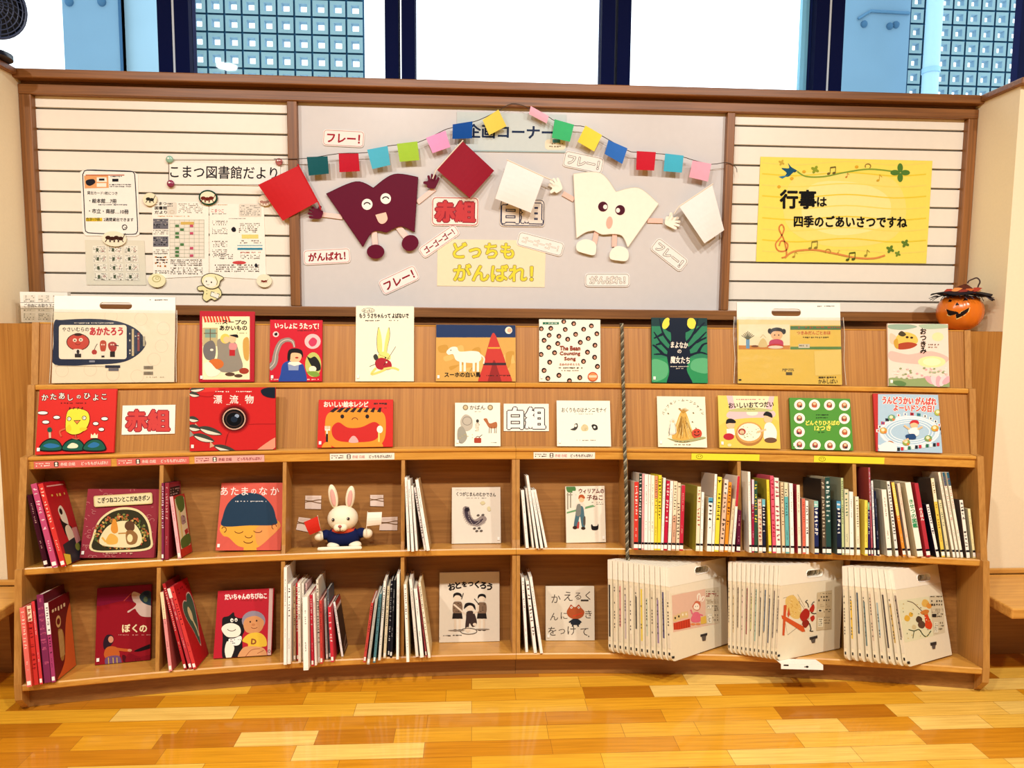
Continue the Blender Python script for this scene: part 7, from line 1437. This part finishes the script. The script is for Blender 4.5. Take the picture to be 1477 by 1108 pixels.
# ---- braided cord over the shelf front
path = []
for px, d, z in ((899, -.030, 1.30), (899, -.026, 1.3245), (899.5, .006, 1.3255), (900, .013, 1.30), (901.5, D1+.009, 1.098), (902, D1+.010, 1.07), (904, D2+.009, .853), (904.3, D2+.010, .836), (905, .20, .79), (906.5, .225, .66), (907.5, D4+.010, .49), (908, D4+.011, .455), (909, D4+.009, .435)):
    path.append(arc(a_at(px, d, z)-.0009, d, z))
path = [Vector(p_) for p_ in path]
fine = []
for i in range(len(path)-1):
    n_ = max(2, int((path[i+1]-path[i]).length/.004)); fine += [path[i].lerp(path[i+1], k/n_) for k in range(n_)]
fine.append(path[-1]); root = thing('braided_cord', 'grey braided cord hanging down over the shelf front between compartments', 'cord', path[0])
for k, c in enumerate(('#6d6450', '#a39a80', '#544c3c')):
    s_ = 0; pts = []
    for i, p_ in enumerate(fine):
        if i: s_ += (fine[i]-fine[i-1]).length
        ph = s_*2*PI/.034+k*2*PI/3; av = a_of(p_); pts.append(p_+tang(av)*(.0042*math.cos(ph))-away(av)*(.0034*math.sin(ph)))
    m = MB(); m.tube(pts, .0034, M(c, .9, 'cloth'), 7); o = m.build('strand', root, origin=path[0]); o.location = (0, 0, 0)
# ---- paper strips on the label rail
for x0, x1, y, col, ink, lab in ((49.5, 160.5, 671, '#d2685c', '#f2ded0', 'red label strip on the rail, first by the bench end'), (169, 273, 667.5, '#d2685c', '#f2ded0', 'red label strip on the rail, second by the bench end'), (281, 381.5, 663, '#e6a79c', '#8a3a44', 'pink label strip on the rail under the lens cover book'),
                            (476, 569, 657.5, '#f0e6d4', '#2a2622', 'white label strip on the rail above the plush rabbit'), (769.5, 858, 655.5, '#f0e6d4', '#2a2622', 'white label strip on the rail near the braided cord'), (997, 1095, 660.5, '#e8dc3a', '#7a6a1a', 'yellow label strip on the rail above the packed books, nearer the cord'), (1173.5, 1275, 663, '#e8dc3a', '#7a6a1a', 'yellow label strip on the rail above the packed books, nearer the pumpkin')):
    z_ = .8095; d_ = .1575; a0_, a1_ = a_at(x0, d_, z_), a_at(x1, d_, z_); q0, q1 = arc(a0_, d_, z_), arc(a1_, d_, z_); X = (q1-q0).normalized(); A = Vector((-X.y, X.x, 0)); w = (q1-q0).length
    q0 = q0 - A*.0012; T = Matrix((X, A, Vector((0, 0, 1)))).transposed().to_4x4(); T.translation = q0; h = .025
    m = MB(); m.box((0, -.0008, 0), (w, 0, h), M(col, .4)); p = Pr(m, lambda x, y: (x*w, (1-y)*h), lambda u, v, L: (u, -.0008-L, v)); k_ = h
    pm = Pr(m, lambda x, y: (x, h-y), lambda u, v, L: (u, -.0008-L, v), start=.0004)
    if 'yellow' not in lab:
        pm.marks(.006, .005, .052, .021, ink, 2, .75, .005); pm.rrect(.062, .003, .076, .021, .004, '#2a2622'); pm.ell(.069, .009, .004, .004, '#f0e6d4'); pm.rect(.065, .014, .073, .019, '#f0e6d4')
        pm.txt('赤組 白組', .105, .0125, .012, '#c98a80' if 'white' in lab else ink, .01, width=.046); pm.txt('どっちもがんばれ！', w-.052, .0125, .0125, ink, .02, width=.084)
    else: pm.ring(.03, .012, .012, .008, .0016, ink); pm.ell(.026, .011, .002, .002, ink); pm.ell(.034, .011, .002, .002, ink)
    tag(m.build('shelf_label', mat=T), lab, 'label', 'label strips on the shelf rail')
# ---- white card slipped under the middle carry cases
A0 = on_floor(1124.6, 957, 5); A1 = on_floor(1185, 958.5, 5); X = (A1-A0).normalized(); Aw = Vector((-X.y, X.x, 0)); Y = (Aw-Vector((0, 0, SLOPE))).normalized(); Z = X.cross(Y)
T = Matrix((X, Y, Z)).transposed().to_4x4(); T.translation = A0+Z*.0006; w = (A1-A0).length
m = MB(); m.box((0, -.012, 0), (w, .05, .0016), M('#f1e8d8', .45)); m.box((0, -.013, -.016), (w, -.0115, .0016), M('#f1e8d8', .45))
p = Pr(m, lambda x, y: (x*w, -.016+(1-y)*.0176), lambda u, v, L: (u, -.013-L, v)); p.rect(.06, .1, .18, .4, '#2a2622'); p.ell(.62, .45, .035, .22, '#2a2622'); p.rect(.55, .35, .585, .6, '#8a8278')
tag(m.build('paper_slip', mat=T), 'white folded card hanging over the bottom shelf edge under the carry cases', 'card')
# ---- ceramic pumpkin with a hat
PY = 2.735; c = at_y(1384.5, 449, PY); rad = .084; sz = .076; base = Vector((c.x, PY, Z7-.005+.0005))
root = thing('pumpkin_ornament', 'orange jack-o-lantern ornament with black straw hat on the shelf end', 'ornament', Matrix.Translation(base) @ Matrix.Rotation(-.66, 4, 'Z'))
OR = M('#d9701a', .22, 'plastic'); cen = Vector((0, 0, sz+.002))
def pk(th, ph):
    rib = 1-.075*abs(math.sin(th*4.5+.4))**6 ; return rib
m = MB(); vs = []; nu, nv = 72, 24
def psurf(th, ph, off=0):
    k = (1-.06*max(0, math.cos((th+PI/2)*9)*.5+.1)*math.cos(ph)) ; flat = 1-.16*max(0, math.sin(ph))**6
    return Vector(((rad*k+off)*math.cos(ph)**.8*math.cos(th), (rad*.9*k+off)*math.cos(ph)**.8*math.sin(th), cen.z+(sz*flat+off)*math.sin(ph)))
for j in range(nv+1):
    ph = (PI*j/nv-PI/2)*.9999
    for i in range(nu): vs.append(psurf(2*PI*i/nu, ph))
m.mesh(vs, [(j*nu+i, j*nu+(i+1) % nu, (j+1)*nu+(i+1) % nu, (j+1)*nu+i) for j in range(nv) for i in range(nu)], OR, True)
m.build('body', root)
def face_on(nm, pts, col, off=.0008, center=None):
    """a carved shape: outline in (x, z) seen from the front, laid on the pumpkin"""
    m = MB(); n = len(pts); cx, cz = center or (sum(p_[0] for p_ in pts)/n, sum(p_[1] for p_ in pts)/n)
    def lay(x, z):
        ph = math.asin(max(-.98, min(.98, (z-cen.z)/sz))); r_ = rad*math.cos(ph)**.8; th = -PI/2 + math.asin(max(-.98, min(.98, x/r_))); return psurf(th, ph, off)
    rings = [[lay(cx+(x-cx)*k, cz+(z-cz)*k) for x, z in pts] for k in (1, .66, .33)]
    for a_, b_ in zip(rings, rings[1:]):
        for i in range(n): m.face([a_[i], a_[(i+1) % n], b_[(i+1) % n], b_[i]], M(col, .5))
    m.face(rings[-1], M(col, .5)); return m.build(nm, root)
pxs = rad/33.5
def fp(L): return [((x-575)/9.24*pxs, cen.z-(y-640)/9.24*pxs) for x, y in L]
for nm, L in (('eye', [(420, 500), (440, 462), (478, 472), (465, 500)]), ('eye', [(610, 488), (632, 440), (668, 478)]), ('nose', [(520, 552), (542, 505), (572, 548)])): face_on(nm, fp(L), '#1c0f0a')
mouth = [(410, 606), (470, 628), (535, 640), (556, 650), (552, 678), (612, 680), (632, 655), (640, 622), (695, 585), (685, 640), (640, 690), (590, 722), (548, 742), (538, 700), (540, 678), (470, 676), (468, 702), (440, 690)]
face_on('mouth_rim', fp([(x+(x-560)*.10, y+(y-655)*.14+4) for x, y in mouth]), '#f0c878', .0005, fp([(560, 668)])[0])
face_on('mouth', fp(mouth), '#1c0f0a', .0013, fp([(575, 668)])[0])
BLK = M('#17151f', .55, 'cloth'); hz0 = cen.z+sz*.80
m = MB(); n = 40; vs = []; rings = [(.02, .018), (.05, .012), (.075, .006), (.094, .001), (.104, -.002)]
for k, (r_, dz) in enumerate(rings):
    for i in range(n):
        t_ = 2*PI*i/n; wv = math.sin(t_*5+.6)*.005*k/4 + .012*math.cos(t_)*k/4*(-.3); vs.append(Vector((r_*math.cos(t_)*1.02, r_*.85*math.sin(t_), hz0+.008+dz+wv)))
m.mesh(vs, [(k*n+i, k*n+(i+1) % n, (k+1)*n+(i+1) % n, (k+1)*n+i) for k in range(len(rings)-1) for i in range(n)], BLK, True)
rnd = random.Random(4)
for i in range(46):
    t_ = rnd.uniform(0, 2*PI); r0 = rnd.uniform(.07, .09); p0 = Vector((r0*math.cos(t_), r0*.85*math.sin(t_), hz0+.004)); p1 = Vector(((.108+rnd.random()*.01)*math.cos(t_+.12), .9*(.108)*math.sin(t_+.12)*.9, hz0-.004-rnd.random()*.014))
    m.tube([p0, p0.lerp(p1, .5)+Vector((0, 0, .003)), p1], .0014, M(rnd.choice(['#17151f', '#2a2733', '#4a4450']), .5), 5)
o = m.build('hat_brim', root); sm = o.modifiers.new('thick', 'SOLIDIFY'); sm.thickness = .002
m = MB(); vs = []; n = 20; rings = [(.05, .010), (.042, .022), (.030, .034), (.016, .044), (.004, .050)]
for k, (r_, dz) in enumerate(rings):
    for i in range(n): t_ = 2*PI*i/n; vs.append(Vector((.012*k/4+r_*math.cos(t_)*(1+.12*math.sin(3*t_)), r_*.85*math.sin(t_), hz0+dz)))
m.mesh(vs, [(k*n+i, k*n+(i+1) % n, (k+1)*n+(i+1) % n, (k+1)*n+i) for k in range(4) for i in range(n)]+[tuple(range(4*n, 5*n))], M('#5a2a1c', .7, 'cloth'), True); m.build('hat_crown', root)
for k in range(7):
    t_ = -2.7+k*.42; m = MB(); r_ = .05+.012*(k % 2); cx_, cy_ = r_*math.cos(t_), r_*.85*math.sin(t_); zz_ = hz0+.018+.004*(k % 3)
    pts = [(-.018, 0), (-.008, .009), (.006, .007), (.02, .001), (.006, -.007), (-.008, -.008)]; m.face([(cx_+x, cy_+y*.4-.004, zz_+y+x*.2) for x, y in pts], M(('#c8612a', '#a83a24', '#d98a4a', '#8a3020')[k % 4], .6)); o = m.build('leaf', root); o.modifiers.new('thick', 'SOLIDIFY').thickness = .0012
WR = M('#3a1d18', .5, 'plastic'); q = [((x-575)/9.24*pxs, -.02, cen.z-(y-640)/9.24*pxs) for x, y in ((650, 225), (665, 190), (710, 165), (755, 148), (790, 175), (800, 215), (785, 260), (775, 310), (780, 325))]
m = MB(); m.tube(smooth(q, False, 4), .0028, WR, 8); m.build('wire_handle', root)
# ---- leaflets in a clear stand at the other end
LY = 2.72; a0_ = at_y(27, 462, LY); base = Vector((a0_.x, LY, Z7-.005+.0004)); root = thing('leaflet_stand', 'clear stand of white calendar leaflets behind the first carry case', 'leaflets', base)
w = at_y(96, 440, LY).x-a0_.x; htop = at_y(60, 421, LY).z-base.z
m = MB(); m.box((.002, .012, .004), (w-.002, .034, htop), M('#efe9dc', .5)); p = Pr(m, lambda x, y: (lambda q_: (q_.x-base.x, q_.z-base.z))(at_y(x, y, LY+.012)), lambda u, v, L: (u, .012-L, v), box=(.002, .004, w-.002, htop)); p.use(*A_)
for j in range(3):
    for i in range(3): p.rect(125+i*78, 58+j*48, 188+i*78, 98+j*48, '#e2dccb'); p.marks(128+i*78, 60+j*48, 186+i*78, 96+j*48, '#5a564c', 4, .55, 8, i+j)
p.rrect(108, 98, 340, 130, 5, '#f3ecdc'); p.line([(108, 98), (340, 98), (340, 130), (108, 130), (108, 98)], 2, '#4a463e'); p.txt('ご自由にお取り下さい', 222, 114, 20, '#222', .02, 0, width=185); m.build('leaflet', root)
m = MB(); m.box((0, 0, 0), (w, .0025, htop*.55), clear); m.box((0, .0385, 0), (w, .041, htop*.8), clear); m.box((0, .003, 0), (w, .038, .003), clear); m.build('holder', root)
# ---- black air circulator on the low wall
FY = 2.74; c = at_y(-21, 6, FY); zb = ZT+.0005; root = thing('air_circulator', 'black air circulator with ribbed round grille on the low wall by the window', 'fan', (c.x, FY, zb))
c = c-Vector((c.x, FY, zb)); BK = M('#0f1220', .3, 'plastic'); BK2 = M('#35415f', .35, 'plastic'); R_ = .118
m = MB(); m.tube([(0, 0, 0), (0, 0, .016), (0, 0, .02)], [.075, .075, .06], BK, 28); m.build('base', root)
m = MB(); m.tube([(0, .0, .018), (0, .0, .09), (0, .02, max(.1, c.z-R_*.7))], [.03, .024, .022], BK, 16); m.build('neck', root)
ax = Vector((.75, -.62, -.1)).normalized(); ux = ax.cross(Vector((0, 0, 1))).normalized(); uz = ux.cross(ax)
def disc(r_, off, n=36): return [c+ax*off+(ux*math.cos(2*PI*k/n)+uz*math.sin(2*PI*k/n))*r_ for k in range(n)]
m = MB(); prof = [(R_*.45, -.09), (R_*.75, -.07), (R_*.97, -.02), (R_, .02), (R_*.97, .035)]; n = 36; vs = [v for r_, o_ in prof for v in disc(r_, o_)]
m.mesh(vs, [(k*n+i, k*n+(i+1) % n, (k+1)*n+(i+1) % n, (k+1)*n+i) for k in range(len(prof)-1) for i in range(n)]+[tuple(range(n))], BK, True); m.tube(disc(R_*.985, .035), .005, BK2, 8, True); m.build('housing', root)
m = MB(); m.mesh(disc(R_*.95, -.01), [tuple(range(n))], M('#05060c', .6, 'plastic')); m.build('back_plate', root)
m = MB()
for r_ in (.2, .34, .48, .62, .76, .88): m.tube(disc(R_*r_, .038+.012*(1-r_)), .0022, BK2, 6, True)
for k in range(24):
    t_ = 2*PI*k/24; e = ux*math.cos(t_)+uz*math.sin(t_); f_ = ux*math.cos(t_+.5)+uz*math.sin(t_+.5); m.tube([c+ax*.05+e*R_*.18, c+ax*.046+(e+f_).normalized()*R_*.55, c+ax*.036+f_*R_*.96], .002, BK2, 5)
m.build('grille', root)
m = MB(); m.tube([c+ax*.036, c+ax*.054, c+ax*.058], [R_*.2, R_*.19, R_*.12], BK, 20); m.build('hub', root)
